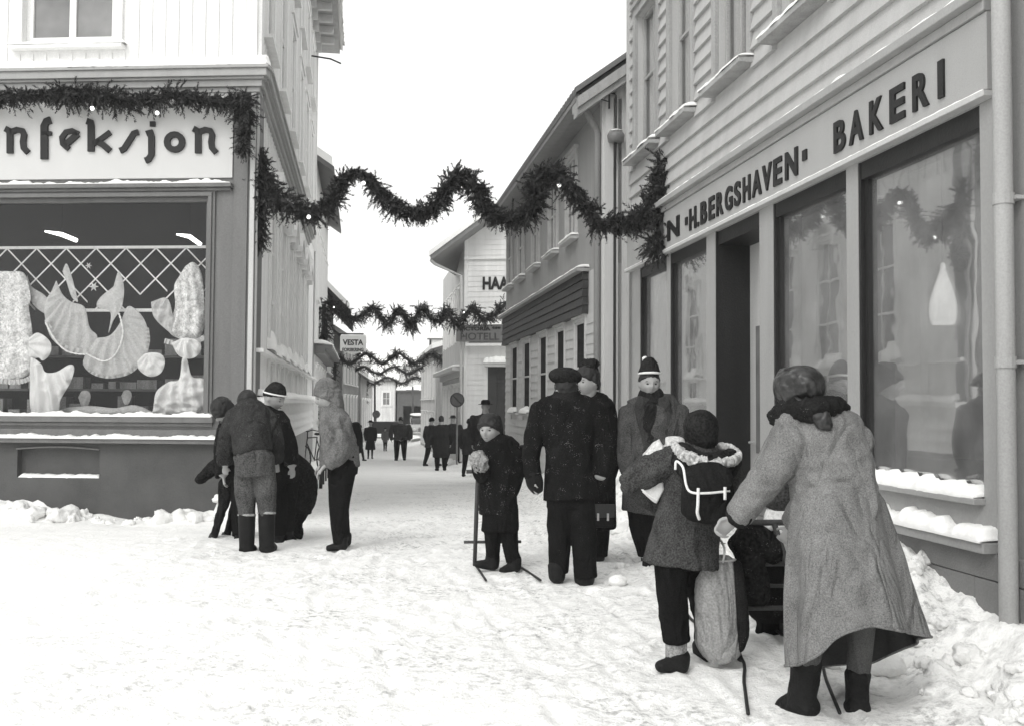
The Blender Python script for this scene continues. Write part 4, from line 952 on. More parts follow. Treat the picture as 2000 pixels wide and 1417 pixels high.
def finish_remesh():
    for o, vox, sm, fold in REMESH:
        r = o.modifiers.new('r', 'REMESH'); r.mode = 'VOXEL'; r.voxel_size = vox
        if sm: s = o.modifiers.new('s', 'SMOOTH'); s.factor = .5; s.iterations = sm
    bpy.context.view_layer.update(); dg = bpy.context.evaluated_depsgraph_get()
    new = []
    for o, vox, sm, fold in REMESH: new.append(bpy.data.meshes.new_from_object(o.evaluated_get(dg)))
    for (o, vox, sm, fold), me in zip(REMESH, new):
        n = len(me.vertices)
        if n == 0: print('EMPTY REMESH', o.name); o.modifiers.clear(); continue
        if fold:
            amp, fr, vst = fold; co = np.empty(n*3); nr = np.empty(n*3); me.vertices.foreach_get('co', co); me.vertices.foreach_get('normal', nr); co = co.reshape(-1, 3); nr = nr.reshape(-1, 3)
            q = co + .06*np.stack([vn(co, 5, 1), vn(co, 5, 2), vn(co, 5, 3)], -1)
            md = .35+1.5*np.clip(vn(co, 3.1, 12)+.35, 0, 1); amp = (amp*md); ridge = 1-2.2*np.abs(vn(q, (fr, fr, fr*vst), 7)); d = amp*1.25*ridge + amp*.6*(1-2*np.abs(fbm(q, (fr*2.6, fr*2.6, fr*2.6*(vst+.25)), 2, 8)))
            me.vertices.foreach_set('co', (co+nr*d[:, None]).ravel())
        if not me.materials: me.materials.append(o.data.materials[0])
        o.modifiers.clear(); old = o.data; o.data = me; me.polygons.foreach_set('use_smooth', [True]*len(me.polygons)); me.update(); bpy.data.meshes.remove(old)
skin = mat('skin', .33, sc=12, amt=.1, rough=.6, bump=.05, fine=60)
hairM = mat('dark_hair', .02, sc=30, amt=.4, rough=.6, bump=.3, fine=150)
bootM = mat('black_leather', .012, sc=12, amt=.5, rough=.6, bump=.4, spec=.12)
rubM = mat('boot_sole', .01)
class Fig:
    """a figure laid out at depth Y; rows in photograph pixels plus a depth offset are turned into metres about its own base"""
    def __init__(s, px, py, label, group=None, Y=None, cat='person', name='person', stand=False):
        s.Y = Y or ground_hit(px, py); s.s = s.Y/F_PX; p = at(px, py, s.Y)
        s.b = Vector((p.x, p.y, float(gz(p.x, p.y))-.012)) if (stand or Y is None) else p.copy(); s.dz = s.b.z-p.z
        s.e = empty(name, s.b, label, cat, group)
    def w(s, px, py, d=0.): p = at(px, py, s.Y+d); return Vector((p.x, p.y, p.z+s.dz))
    def rows(s, rr, k=1.0, flat=.62):
        out = []
        for r in rr:
            x, y, d, a = r[:4]; b = r[4] if len(r) > 4 else None
            p = s.w(x, y, d); out.append((*p, a*s.s*k, (b*s.s*k if b is not None else a*s.s*k*flat)))
        return out
    def mk(s, name, m, parts, vox=.0095, sm=1, fold=(.006, 7, .5), parent=None, flat=.62, k=1.0, cap=(1, 0)):
        mb = MB()
        for r in parts: loft(mb, s.rows(r, k, flat), cap=cap)
        return organic(mb, name, m, parent or s.e, vox, sm, fold)
    def face(s, c, H, rot, eyes=True):
        """eyes and lips as small parts on the body"""
        P = lambda x, y, z: c + rot@(Vector((x, y, z))*H)
        for q in (-1, 1):
            mb = MB(); mb.ball(P(.13*q, -.345, .0), (.048*H, .03*H, .026*H), 10, 7, rot); mb.build('eye', mat('eye_dark', .03, rough=.2), s.e, True)
            mb = MB(); mb.tube([P((.07+.14*t)*q, -.39+.05*t, .075+.015*math.sin(3*t)) for t in (0, .35, .7, 1)], [.008*H, .014*H, .012*H, .005*H], 6); mb.build('eyebrow', hairM, s.e, True)
        mb = MB(); mb.tube([P(x, -.405+.9*x*x, -.262-.1*x*x) for x in (-.085, -.04, 0, .04, .085)], [.006*H, .017*H, .02*H, .017*H, .006*H], 6); mb.build('lips', mat('lips', .18), s.e, True)
def cap_shell(mb, c, H, rot, lo=.05, puff=1.12, top=1.1, n=24, front=.0):
    """a knitted hat or hair shell over the skull from height lo (in head units) upward; lo may fall at the back"""
    i0 = len(mb.v); m = 10
    for k in range(m+1):
        for j in range(n):
            lon = 2*math.pi*j/n; fr = .5+.5*math.cos(lon); zl = lo - (1-fr)*front; la0 = math.asin(max(-.98, min(.98, zl/.5))); la = la0+(math.pi/2-la0)*k/m
            cl = abs(math.cos(la))**(.72 if la > 0 else 1); x, y, z = cl*math.sin(lon)*.34, -cl*math.cos(lon)*.42, math.sin(la)*.5
            mb.v.append(tuple(c+rot@(Vector((x*puff, y*puff, z*(1+(top-1)*max(z, 0)*2)+.0))*H)))
    for k in range(m):
        for j in range(n): mb.f.append((i0+k*n+j, i0+k*n+(j+1) % n, i0+(k+1)*n+(j+1) % n, i0+(k+1)*n+j))
    mb.f.append(tuple(i0+j for j in range(n))[::-1])
def boot(fg, name, heel, toe, h_px, w_px, m=bootM, d=0., dt=None, shaft=None):
    """boot: shaft down to the ankle, heel and a longer toe; heel/toe px"""
    dt = d if dt is None else dt; mb = MB(); (hx, hy), (tx, ty) = heel, toe
    A = fg.rows([(hx, hy-h_px, d, w_px*.95, w_px*.95), (hx, hy-h_px*.55, d, w_px*.9, w_px*.95), (hx, hy-w_px*.5, d, w_px*.85, w_px)])
    loft(mb, A, 14, 4)
    B = fg.rows([(hx+(hx-tx)*.12, hy-w_px*.45, d-(dt-d)*.1, w_px*.5, w_px*.7), (hx*.6+tx*.4, hy*.6+ty*.4-w_px*.55, d*.6+dt*.4, w_px*.62, w_px*.75), (tx, ty-w_px*.38, dt, w_px*.42, w_px*.6)])
    loft(mb, B, 14, 4, ax=(0, 0, 1) if abs(tx-hx) > w_px*.6 else None)
    return organic(mb, name, m, fg.e, .008, 2, (.003, 14, 1))
def body(fg, headc, H, yaw, pitch, torso, arms, legs, hands=(), vox=.011, neck=True, roll=0, face=True):
    mb = MB(); c = fg.w(*headc); rot = head_mesh(mb, c, H, yaw, pitch, roll)
    t0 = fg.w(*torso[0][:3])
    loft(mb, [(*(c+rot@Vector((0, .05, -.2))*H), .26*H, .26*H), (*((c+rot@Vector((0, .08, -.4))*H)*.5+t0*.5), .25*H, .25*H), (*t0, .28*H, .28*H)], 14, 3)
    loft(mb, fg.rows([(*r[:3], r[3]*(.82 if i < len(torso)-1 else .58)) for i, r in enumerate(torso)]), cap=(1, 0))
    for a in arms: loft(mb, fg.rows([(*r[:3], r[3]*.75, r[3]*.75) for r in a]))
    for a in legs: loft(mb, fg.rows([(*r[:3], r[3]*.75, r[3]*.75) for r in a]))
    for h in hands: hand_mesh(mb, *h)
    o = organic(mb, 'body', skin, fg.e, vox, 1, None)
    if face: fg.face(c, H, rot)
    return c, rot
def rnd_arm(rr): return [(*r[:4], r[4] if len(r) > 4 else r[3]) for r in rr]
coatB = wool('black_wool', .011, 1.2); coatB2 = wool('charcoal_wool', .018, .8); trB = wool('black_trouser_cloth', .010, .5); trG = wool('grey_trouser_cloth', .075, .5, 90, .6)
coatG = wool('grey_herringbone', .07, 0, 130, .6); coatL = wool('light_grey_wool_coat', .185, .15, 170, .4); anor = wool('grey_anorak', .14, .1, 90, .4); duff = wool('duffel_cloth', .055, .3, 120, .6); knit = wool('dark_knit', .02, .3, 80, .6); pale = wool('pale_knit', .5, 0, 60, .25)

# ---------------------------------------------------------------- A man in flat cap, from behind
def man_cap():
    g = Fig(1118, 1136, 'man in a flat cap and black jacket seen from behind, walking beside a taller companion')
    torso = [(1107, 766, 0, 28), (1108, 780, 0, 52, 32), (1110, 820, 0, 56, 38), (1112, 880, 0, 46, 36), (1114, 930, 0, 50, 36), (1116, 968, 0, 54, 38)]
    la = [(1060, 794, 0, 24), (1045, 845, .02, 20), (1037, 888, -.02, 17), (1042, 928, -.06, 15)]
    ra = [(1160, 795, 0, 25), (1174, 850, .02, 22), (1178, 890, -.02, 19), (1172, 925, -.06, 16)]
    ll = [(1094, 955, 0, 27), (1093, 1030, .0, 23), (1091, 1112, .02, 19)]; rl = [(1134, 955, 0, 28), (1140, 1030, -.03, 24), (1143, 1120, -.02, 22)]
    H = 60*g.s; c, rot = body(g, (1106, 748, 0), H, math.pi*.97, 0, torso, [la, ra], [ll, rl], [(g.w(1041, 928, -.06), (.05, -.1, -1), (0, -1, 0), (1, 0, 0), .17, .6)], face=False)
    g.mk('jacket', coatB, [torso, rnd_arm(la), rnd_arm(ra), [(1090, 784, 0, 22), (1064, 796, 0, 23)], [(1126, 784, 0, 22), (1154, 796, 0, 24)]], fold=(.009, 6, .45))
    g.mk('trousers', trB, [rnd_arm(ll), rnd_arm(rl), [(1114, 935, 0, 48, 32), (1114, 985, 0, 47, 30)]], fold=(.010, 6, .8))
    g.mk('collar', coatB2, [[(1105, 762, 0, 25, 25), (1106, 780, 0, 38, 32)]], fold=None)
    mb = MB(); loft(mb, g.rows([(1104, 764, .0, 22, 24), (1104, 757, 0, 21, 24)]), 14, 4); organic(mb, 'shirt_collar', mat('band_pale', .3), g.e, .007, 1, None)
    mb = MB(); cap_shell(mb, c, H, rot, -.05, 1.08, 1.05, 24, .32); organic(mb, 'hair', hairM, g.e, .007, 1, (.004, 30, 1))
    mb = MB(); R2 = Matrix.Rotation(.08, 3, 'Y'); mb.ball(g.w(1104, 730, .01), (32*g.s, .15, 17*g.s), 22, 12, R2); mb.ball(g.w(1105, 738, .0), (25*g.s, .125, 8*g.s), 18, 8); mb.ball(g.w(1100, 738, .14), (22*g.s, .07, 4*g.s), 14, 8); organic(mb, 'flat_cap', knit, g.e, .008, 2, (.003, 20, 1))
    boot(g, 'boot', (1088, 1132), (1086, 1128), 34, 19, d=.0, dt=.22); boot(g, 'boot', (1141, 1142), (1146, 1138), 36, 22, d=0, dt=.22)
    mb = MB(); loft(mb, g.rows([(1040, 918, -.06, 16, 16), (1045, 938, -.06, 17, 14), (1050, 952, -.06, 12, 12)])); organic(mb, 'glove', bootM, g.e, .008, 2, None)
man_cap()
# ---------------------------------------------------------------- B companion in long coat
def man_long():
    g = Fig(1165, 1096, 'tall man in a long black overcoat turning his bare face to his capped companion')
    torso = [(1146, 775, 0, 24), (1152, 796, 0, 50, 34), (1156, 850, 0, 46, 36), (1160, 920, 0, 42, 34), (1163, 990, 0, 40, 34), (1166, 1032, 0, 38, 32)]
    ra = [(1181, 806, 0, 24), (1190, 855, .0, 21), (1190, 905, -.04, 18), (1182, 945, -.08, 15)]; la = [(1115, 806, 0, 20), (1112, 860, .05, 17), (1115, 920, 0, 14)]
    rl = [(1168, 1010, 0, 24), (1170, 1050, 0, 20), (1170, 1085, 0, 16)]; ll = [(1150, 1010, .15, 24), (1150, 1050, .2, 18), (1150, 1080, .2, 15)]
    H = 56*g.s; c, rot = body(g, (1149, 745, -.05), H, -math.pi*.30, .05, torso, [la, ra], [ll, rl], [(g.w(1182, 948, -.08), (0, -.1, -1), (0, -1, 0), (-1, 0, 0), .17, 1.1)], vox=.008)
    g.mk('overcoat', coatB, [torso, rnd_arm(ra), rnd_arm(la), [(1162, 790, 0, 24), (1180, 804, 0, 24)]], fold=(.010, 6, .35))
    mb = MB(); cap_shell(mb, c, H, rot, .22, 1.1, 1.15, front=.5); organic(mb, 'hair', hairM, g.e, .007, 1, (.006, 26, .7))
    mb = MB(); mb.ball(g.w(1149, 716, -.03), (19*g.s, .09, 14*g.s), 18, 12); organic(mb, 'fur_hat', coatB2, g.e, .007, 1, (.01, 24, 1))
    g.mk('trousers', trB, [rnd_arm(rl), rnd_arm(ll)], fold=(.006, 8, .8))
    boot(g, 'boot', (1168, 1098), (1172, 1096), 22, 15, d=0, dt=.2); boot(g, 'boot', (1150, 1090), (1152, 1090), 20, 14, d=.2, dt=.4)
    bg_ = Fig(1180, 1030, 'black leather satchel with buckled flap carried by the tall man in the long overcoat', Y=g.Y-.14, cat='bag', name='satchel'); bg_.e.location = bg_.w(1180, 1028)
    bg_.b = Vector(bg_.e.location)
    mb = MB(); p = bg_.w(1177, 1002); s = bg_.s; mb.aabb(p.x-23*s, p.x+21*s, p.y-.05, p.y+.05, p.z-26*s, p.z+18*s); mb.build('bag_body', bootM, bg_.e, bevel=.012)
    mb = MB(); mb.aabb(p.x-24*s, p.x+22*s, p.y-.062, p.y-.052, p.z-6*s, p.z+20*s); o = mb.build('flap', mat('satchel_flap', .04, sc=12, rough=.35), bg_.e, bevel=.004)
    mb = MB(); mb.tube([Vector((p.x-10*s, p.y, p.z+19*s)), Vector((p.x-9*s, p.y, p.z+40*s)), Vector((p.x+8*s, p.y, p.z+40*s)), Vector((p.x+10*s, p.y, p.z+19*s))], .008, 8); mb.build('handle', bootM, bg_.e, True)
    mb = MB(); 
    for q in (-10, 9): mb.aabb(p.x+(q-2)*s, p.x+(q+2)*s, p.y-.07, p.y-.063, p.z-12*s, p.z+2*s)
    mb.build('buckle', mat('metal_pale', .5, rough=.3), bg_.e)
man_long()
# ---------------------------------------------------------------- C man in striped hat facing us
def man_striped():
    g = Fig(1268, 1098, 'man in a striped knitted hat and open grey overcoat walking by the shopfront')
    torso = [(1270, 775, 0, 24), (1276, 792, 0, 52, 30), (1278, 830, 0, 52, 38), (1274, 890, 0, 48, 36), (1266, 945, 0, 48, 36), (1260, 998, 0, 46, 34)]
    la = [(1230, 800, 0, 22), (1224, 850, .0, 20), (1226, 900, -.06, 18), (1240, 935, -.16, 15)]
    ra = [(1322, 800, 0, 23), (1330, 850, .0, 21), (1326, 895, -.05, 18), (1305, 930, -.16, 15)]
    ll = [(1248, 985, 0, 25), (1252, 1030, -.02, 21), (1262, 1080, -.02, 16)]; rl = [(1280, 985, 0, 24), (1284, 1030, .15, 19), (1286, 1065, .22, 15)]
    H = 58*g.s; c, rot = body(g, (1268, 746, -.03), H, .10, .06, torso, [la, ra], [ll, rl], [(g.w(1243, 938, -.17), (.5, -.4, -.6), (0, 0, 1), (0, 1, 0), .17, .9), (g.w(1300, 932, -.18), (-.5, -.4, -.6), (0, 0, 1), (0, 1, 0), .17, .9)], vox=.007)
    mb = MB(); cap_shell(mb, c, H, rot, .24, 1.05, 1.0, front=.40); organic(mb, 'hair', hairM, g.e, .006, 1, (.003, 30, 1))
    g.mk('overcoat', coatG, [torso, rnd_arm(la), rnd_arm(ra), [(1256, 786, 0, 20), (1234, 799, 0, 22)], [(1290, 786, 0, 20), (1316, 799, 0, 22)]], fold=(.009, 6, .4))
    mb = MB()   # lapels
    for pts in (((1258, 775), (1252, 800), (1262, 850), (1270, 905)), ((1292, 775), (1300, 800), (1292, 850), (1276, 905))):
        loft(mb, g.rows([(x, y, -.115-.0012*(y-775)*.4, 11*(1-(y-775)/190)+3, 5) for x, y in pts]), 10, 4)
    organic(mb, 'lapel', wool('lapel_wool', .045), g.e, .007, 2, None)
    for bx, by in ((1281, 902), (1279, 930), (1277, 958)):
        mb = MB(); p = g.w(bx, by, -.185); mb.tube([p, p+Vector((0, -.012, 0))], .014, 10); mb.build('button', bootM, g.e)
    g.mk('scarf', wool('dark_scarf', .02, .6), [[(1272, 768, -.0, 25, 24), (1273, 790, -.03, 27, 26)], [(1268, 790, -.11, 16, 9), (1268, 830, -.135, 15, 8), (1266, 870, -.13, 10, 7)]], fold=(.006, 20, .6))
    mb = MB(); cap_shell(mb, c, H, rot, .30, 1.14, 1.72, front=.12); organic(mb, 'knitted_hat', knit, g.e, .007, 1, (.003, 40, .3))
    mb = MB(); pts = [c+rot@(Vector((.34*1.0*math.sin(a), -.42*1.0*math.cos(a), .375-.05*(1-math.cos(a))))*H) for a in np.linspace(0, 2*math.pi, 28, endpoint=False)]; mb.tube(pts, .011, 8, close=True); mb.build('hat_stripe', mat('white_wool', .75, fine=120), g.e, True)
    mb = MB(); mb.ball(g.w(1259, 698, .0), .02, 10, 8); organic(mb, 'pompom', MATS['white_wool'], g.e, .006, 1, (.004, 60, 1))
    g.mk('trousers', trB, [rnd_arm(ll), rnd_arm(rl), [(1264, 960, 0, 40, 28), (1264, 1000, 0, 38, 26)]], fold=(.006, 8, .8))
    boot(g, 'boot', (1266, 1102), (1262, 1104), 26, 16, d=0, dt=-.2); boot(g, 'boot', (1288, 1085), (1290, 1088), 26, 15, d=.25, dt=.08)
man_striped()
# ---------------------------------------------------------------- D schoolchild with backpack
def child_pack():
    g = Fig(1325, 1305, 'child in a duffel coat and round dark hat, seen from behind')
    torso = [(1366, 868, .0, 34, 30), (1362, 890, 0, 60, 44), (1356, 950, 0, 60, 50), (1344, 1010, 0, 64, 52), (1334, 1060, 0, 70, 54), (1330, 1095, 0, 75, 56)]
    la = [(1322, 890, -.02, 30), (1282, 905, -.0, 30), (1246, 922, .0, 25), (1222, 938, .0, 15)]; lf = [(1228, 938, .02, 17), (1262, 962, .08, 20), (1300, 985, .12, 18)]
    ra = [(1408, 895, 0, 28), (1432, 935, .05, 26), (1432, 975, .12, 20)]
    ll = [(1314, 1085, -.02, 35), (1312, 1150, -.02, 30), (1318, 1215, 0, 27), (1321, 1246, 0, 26)]; rl = [(1360, 1085, .05, 31), (1370, 1150, .12, 26), (1376, 1205, .25, 22), (1376, 1245, .3, 20)]
    H = 75*g.s; c, rot = body(g, (1369, 836, 0), H, math.pi, 0, torso, [la, ra], [ll, rl], [(g.w(1300, 985, .12), (1, .2, -.2), (0, 0, 1), (0, -1, 0), .13, .9), (g.w(1432, 978, .12), (-.2, .5, -.6), (-1, 0, 0), (0, 1, 0), .13, 1.0)], face=False)
    g.mk('duffel_coat', duff, [torso, rnd_arm(la), rnd_arm(lf), rnd_arm(ra)], vox=.009, fold=(.010, 8, .5))
    g.mk('yoke', wool('pale_yoke', .55, 0, 60, .3), [[(1330, 868, .02, 24, 20), (1296, 872, .03, 24, 24), (1266, 893, .03, 17, 24)]], vox=.009, fold=(.007, 14, 1), parent=g.e)
    # hood lying on the back with a fluffy rim
    mb = MB(); A = g.rows([(1322, 872, -.04, 16, 22), (1350, 896, -.12, 24, 30), (1380, 908, -.15, 26, 32), (1412, 904, -.12, 24, 30), (1434, 885, -.05, 14, 20)]); loft(mb, A, 16, 5, ax=(0, 1, 0)); organic(mb, 'hood', knit, g.e, .009, 2, (.008, 10, .8))
    mb = MB(); P = [g.w(x, y, d) for x, y, d in ((1316, 856, .0), (1322, 868, -.12), (1344, 884, -.215), (1376, 896, -.26), (1410, 897, -.25), (1436, 890, -.17), (1441, 878, -.05), (1426, 866, .02), (1404, 862, .06))]
    C = crom([(*p, 0) for p in P], 5); mb.tube([Vector(q[:3]) for q in C], .019, 10); organic(mb, 'hood_trim', wool('fluffy_trim', .5, 0, 60, .5), g.e, .007, 1, (.008, 45, 1))
    mb = MB(); mb.ball(g.w(1369, 825, 0), (34*g.s, .105, 33*g.s), 24, 16); loft(mb, g.rows([(1369, 838, 0, 33, 37), (1370, 856, 0, 31, 35)]), 18, 3); organic(mb, 'round_hat', knit, g.e, .008, 1, (.005, 30, 1))
    g.mk('trousers', trB, [rnd_arm(ll), rnd_arm(rl), [(1336, 1060, 0, 56, 44), (1336, 1100, 0, 54, 42)]], fold=(.010, 9, .9))
    sk = wool('grey_sock', .3, 0, 90)
    g.mk('sock', sk, [[(1321, 1235, 0, 21, 21), (1321, 1280, 0, 21, 21)]], fold=(.003, 40, .2)); g.mk('sock', sk, [[(1376, 1235, .3, 17, 17), (1376, 1262, .3, 17, 17)]], fold=None)
    boot(g, 'boot', (1324, 1307), (1288, 1303), 36, 25, d=0, dt=-.04); boot(g, 'boot', (1370, 1278), (1386, 1286), 28, 20, d=.3, dt=.24)
    # pale parcel under the arm
    q = Fig(1268, 985, 'white folded parcel held under the arm of the child in the duffel coat', Y=g.Y+.02, cat='parcel', name='parcel'); q.e.location = q.w(1268, 960); q.b = Vector(q.e.location)
    mb = MB(); pts = ((1240, 938), (1294, 934), (1296, 955), (1282, 982), (1262, 968), (1243, 950)); F1 = [q.w(x, y, -.035) for x, y in pts]; F2 = [q.w(x, y, .035) for x, y in pts]; mb.quad(*F1); mb.quad(*F2[::-1])
    for i in range(6): j = (i+1) % 6; mb.quad(F1[i], F2[i], F2[j], F1[j])
    organic(mb, 'wrapping', mat('white_cloth', .7, sc=14, amt=.15, rough=.8, bump=.4), q.e, .006, 2, (.006, 16, 1))
    mb = MB(); mb.tube([q.w(1243, 944, -.045), q.w(1262, 962, -.05), q.w(1284, 976, -.04)], .006, 6); mb.build('strap', MATS['white_wool'], q.e)
    # backpack
    k = Fig(1378, 1010, 'black school backpack with white straps on the child\'s back', Y=g.Y-.24, cat='backpack', name='backpack'); k.e.location = k.w(1378, 1016); k.b = Vector(k.e.location)
    k.mk('bag_body', mat('black_canvas', .015, 'wool', sc=8, amt=.4, rough=.8, fine=120, fleck=.3), [[(1380, 938, 0, 48, 30), (1382, 965, -.02, 52, 36), (1382, 1000, 0, 50, 34)]], vox=.009, fold=(.008, 9, .7), cap=(1, 1))
    mb = MB(); loft(mb, k.rows([(1384, 928, -.02, 46, 32), (1386, 945, -.09, 44, 8), (1388, 964, -.115, 36, 6)]), 16, 4); organic(mb, 'flap', MATS['black_canvas'], k.e, .008, 2, (.006, 10, 1))
    mb = MB(); st = lambda pts, r=.0065: mb.tube([Vector(c_[:3]) for c_ in crom([(*k.w(x, y, d), 0) for x, y, d in pts], 5)], r, 8)
    st([(1319, 916, -.07), (1321, 900, -.08), (1334, 912, -.10), (1340, 945, -.125), (1350, 960, -.135), (1380, 962, -.15), (1425, 958, -.11)]); mb.build('strap', MATS['white_wool'], k.e, True)
    mb = MB(); st([(1364, 952, -.15), (1363, 985, -.15), (1362, 1000, -.14), (1366, 1013, -.12)], .008); mb.build('strap', MATS['white_wool'], k.e, True)
    mb = MB(); st([(1416, 950, -.13), (1416, 975, -.13)], .008); mb.build('strap', MATS['white_wool'], k.e, True)
child_pack()
# ---------------------------------------------------------------- E woman in headscarf
def woman():
    g = Fig(1640, 1388, 'woman in a headscarf and long light grey coat bending over a kicksled')
    torso = [(1572, 802, .05, 42, 40), (1588, 826, .02, 78, 48), (1608, 868, 0, 83, 56), (1624, 930, 0, 86, 60), (1638, 1000, 0, 90, 64)]
    la = [(1546, 852, -.02, 42), (1516, 905, -.02, 37), (1474, 958, .0, 31), (1445, 1000, .02, 26)]
    ra = [(1664, 850, .1, 40), (1650, 920, .25, 40), (1590, 985, .4, 32), (1560, 1020, .5, 26)]
    ll = [(1600, 1120, 0, 44), (1582, 1220, .0, 32), (1570, 1330, .02, 24)]; rl = [(1680, 1120, .05, 44), (1681, 1220, .05, 28), (1677, 1300, .06, 23), (1674, 1340, .06, 20)]
    H = 92*g.s; c, rot = body(g, (1560, 765, .10), H, math.pi*.93, -.45, torso, [la, ra], [ll, rl],
        [(g.w(1438, 1006, .02), (-.75, .25, -.6), (-.6, -.3, .7), (0, .3, -1), .17, 1.25), (g.w(1556, 1026, .5), (-.6, .3, -.7), (-.6, 0, .7), (0, .3, -1), .17, 1.2)], vox=.008, face=False)
    # coat: shoulders and sleeves, and the wide skirt blown open at the right
    up_ = MB()
    for r in (torso, rnd_arm(la), rnd_arm(ra), [(1540, 832, 0, 34, 36), (1562, 814, .02, 38, 40)], [(1616, 817, .02, 38, 40), (1656, 838, .06, 38, 40)]): loft(up_, g.rows(r))
    organic(up_, 'coat', coatL, g.e, .0085, 1, (.016, 5.5, .55))
    hem = [(1547, 1292, -.10), (1562, 1290, -.26), (1600, 1270, -.33), (1632, 1240, -.36), (1665, 1224, -.37), (1705, 1218, -.36), (1750, 1222, -.30), (1785, 1230, -.18), (1806, 1238, .0), (1788, 1250, .15), (1745, 1268, .28), (1700, 1287, .36), (1650, 1292, .38), (1600, 1294, .34), (1560, 1294, .22), (1546, 1293, .06)]
    top = torso[3]; n = len(hem); N = 128; HM = crom([*hem, hem[0]], 8)[:N]; rows_ = 60; mb = MB()
    cx, cy, rx, ry = 1620, 905, 80, 54
    for k in range(rows_+1):
        t = k/rows_
        for j in range(N):
            hx, hy, hd = HM[j]; ang = math.atan2(hd/g.s, (hx-1676)*1.0)
            ux, ud = cx+rx*math.cos(ang), ry*math.sin(ang)*g.s
            e = t**.92; x = ux+(hx-ux)*e; y = cy+(hy-cy)*t; d = ud+(hd-ud)*e
            p = g.w(x, y, d); f = .030*t*(1-1.6*abs(math.sin(ang*3.5+.7*math.sin(2.2*t)))+.5*math.sin(ang*9+1.5+2*t)) ; p += Vector((math.cos(ang), math.sin(ang), 0))*(f*min(1, t*5) - .05*max(0, 1-t*5))
            mb.v.append(tuple(p))
    for k in range(rows_):
        for j in range(N): a = k*N+j; b = k*N+(j+1) % N; mb.f.append((a, b, b+N, a+N))
    o = mb.build('coat_skirt', coatL, g.e, True); P = np.array([v.co for v in o.data.vertices]); dd = .030*fbm(P, (6, 6, 1.8), 3, 4); P[:, 0] += dd; P[:, 1] += dd; o.data.vertices.foreach_set('co', P.ravel())
    mb = MB(); lin = 46
    for k in range(rows_+1):
        for j in range(N):
            i = k*N+j; v = o.data.vertices[i].co+g.b; cc = g.w(1660, 1100, 0); q = Vector((v.x-cc.x, v.y-cc.y, 0)); mb.v.append(tuple(v-q.normalized()*.012+Vector((0, 0, .003))))
    for k in range(rows_):
        for j in range(N): a = k*N+j; b = k*N+(j+1) % N; mb.f.append((a, a+N, b+N, b))
    for j in range(N): pass
    mb.build('coat_lining', mat('coat_lining', .03, sc=8, amt=.4, rough=.5), g.e, True)
    mb = MB(); mb.tube([Vector(o.data.vertices[rows_*N+j].co)+g.b for j in range(N)], .007, 6, close=True); mb.build('coat_hem', coatL, g.e, True)
    # headscarf with its tail, dark fur collar
    sc_ = mat('headscarf', .018, 'paint', sc=22, amt=2.2, rough=.3, fine=45, bump=.3, spec=.5)
    mb = MB(); cap_shell(mb, c, H, rot, -.30, 1.16, 1.06, 28, .0); mb.ball(g.w(1562, 752, .05), (47*g.s, .13, 46*g.s), 24, 16); loft(mb, g.rows([(1565, 775, .04, 42, 40), (1578, 800, .0, 46, 36), (1592, 815, -.05, 22, 16)])); organic(mb, 'headscarf', sc_, g.e, .009, 2, (.008, 12, .5))
    mb = MB(); loft(mb, g.rows([(1588, 786, -.08, 12, 11), (1600, 803, -.11, 18, 9), (1612, 820, -.12, 16, 7), (1622, 832, -.12, 5, 4)]), 12, 4); organic(mb, 'scarf_tail', sc_, g.e, .007, 2, (.005, 20, 1))
    mb = MB(); loft(mb, g.rows([(1512, 812, .02, 14, 16), (1540, 796, .0, 20, 26), (1580, 796, -.06, 24, 30), (1620, 788, -.02, 20, 28), (1648, 790, .04, 10, 14)]), 14, 5, ax=(0, 0, 1)); organic(mb, 'fur_collar', coatB2, g.e, .008, 1, (.010, 22, 1))
    mb = MB(); loft(mb, g.rows([(1447, 995, .02, 26, 26), (1438, 1008, .02, 24, 24)]), 16, 2); organic(mb, 'cuff', coatB2, g.e, .007, 1, (.003, 30, 1))
    g.mk('stocking', wool('grey_stocking', .10, 0, 200, .3), [rnd_arm(rl), rnd_arm(ll)], fold=None)
    mb = MB(); loft(mb, g.rows([(1675, 1308, .06, 25, 25), (1674, 1345, .06, 22, 24), (1674, 1378, .06, 21, 26)])); loft(mb, g.rows([(1676, 1376, .02, 24, 22), (1668, 1380, .14, 24, 22), (1664, 1382, .26, 18, 18)])); organic(mb, 'boot', bootM, g.e, .008, 1, (.006, 18, .6))
    mb = MB(); loft(mb, g.rows([(1574, 1284, .02, 30, 30), (1570, 1330, .02, 27, 30), (1564, 1368, .02, 27, 32)])); loft(mb, g.rows([(1582, 1372, -.02, 24, 24), (1556, 1372, .04, 26, 24), (1530, 1374, .12, 19, 18)]), ax=(0, 0, 1)); organic(mb, 'boot', bootM, g.e, .008, 1, (.008, 16, .6))
    return g
WG = woman()
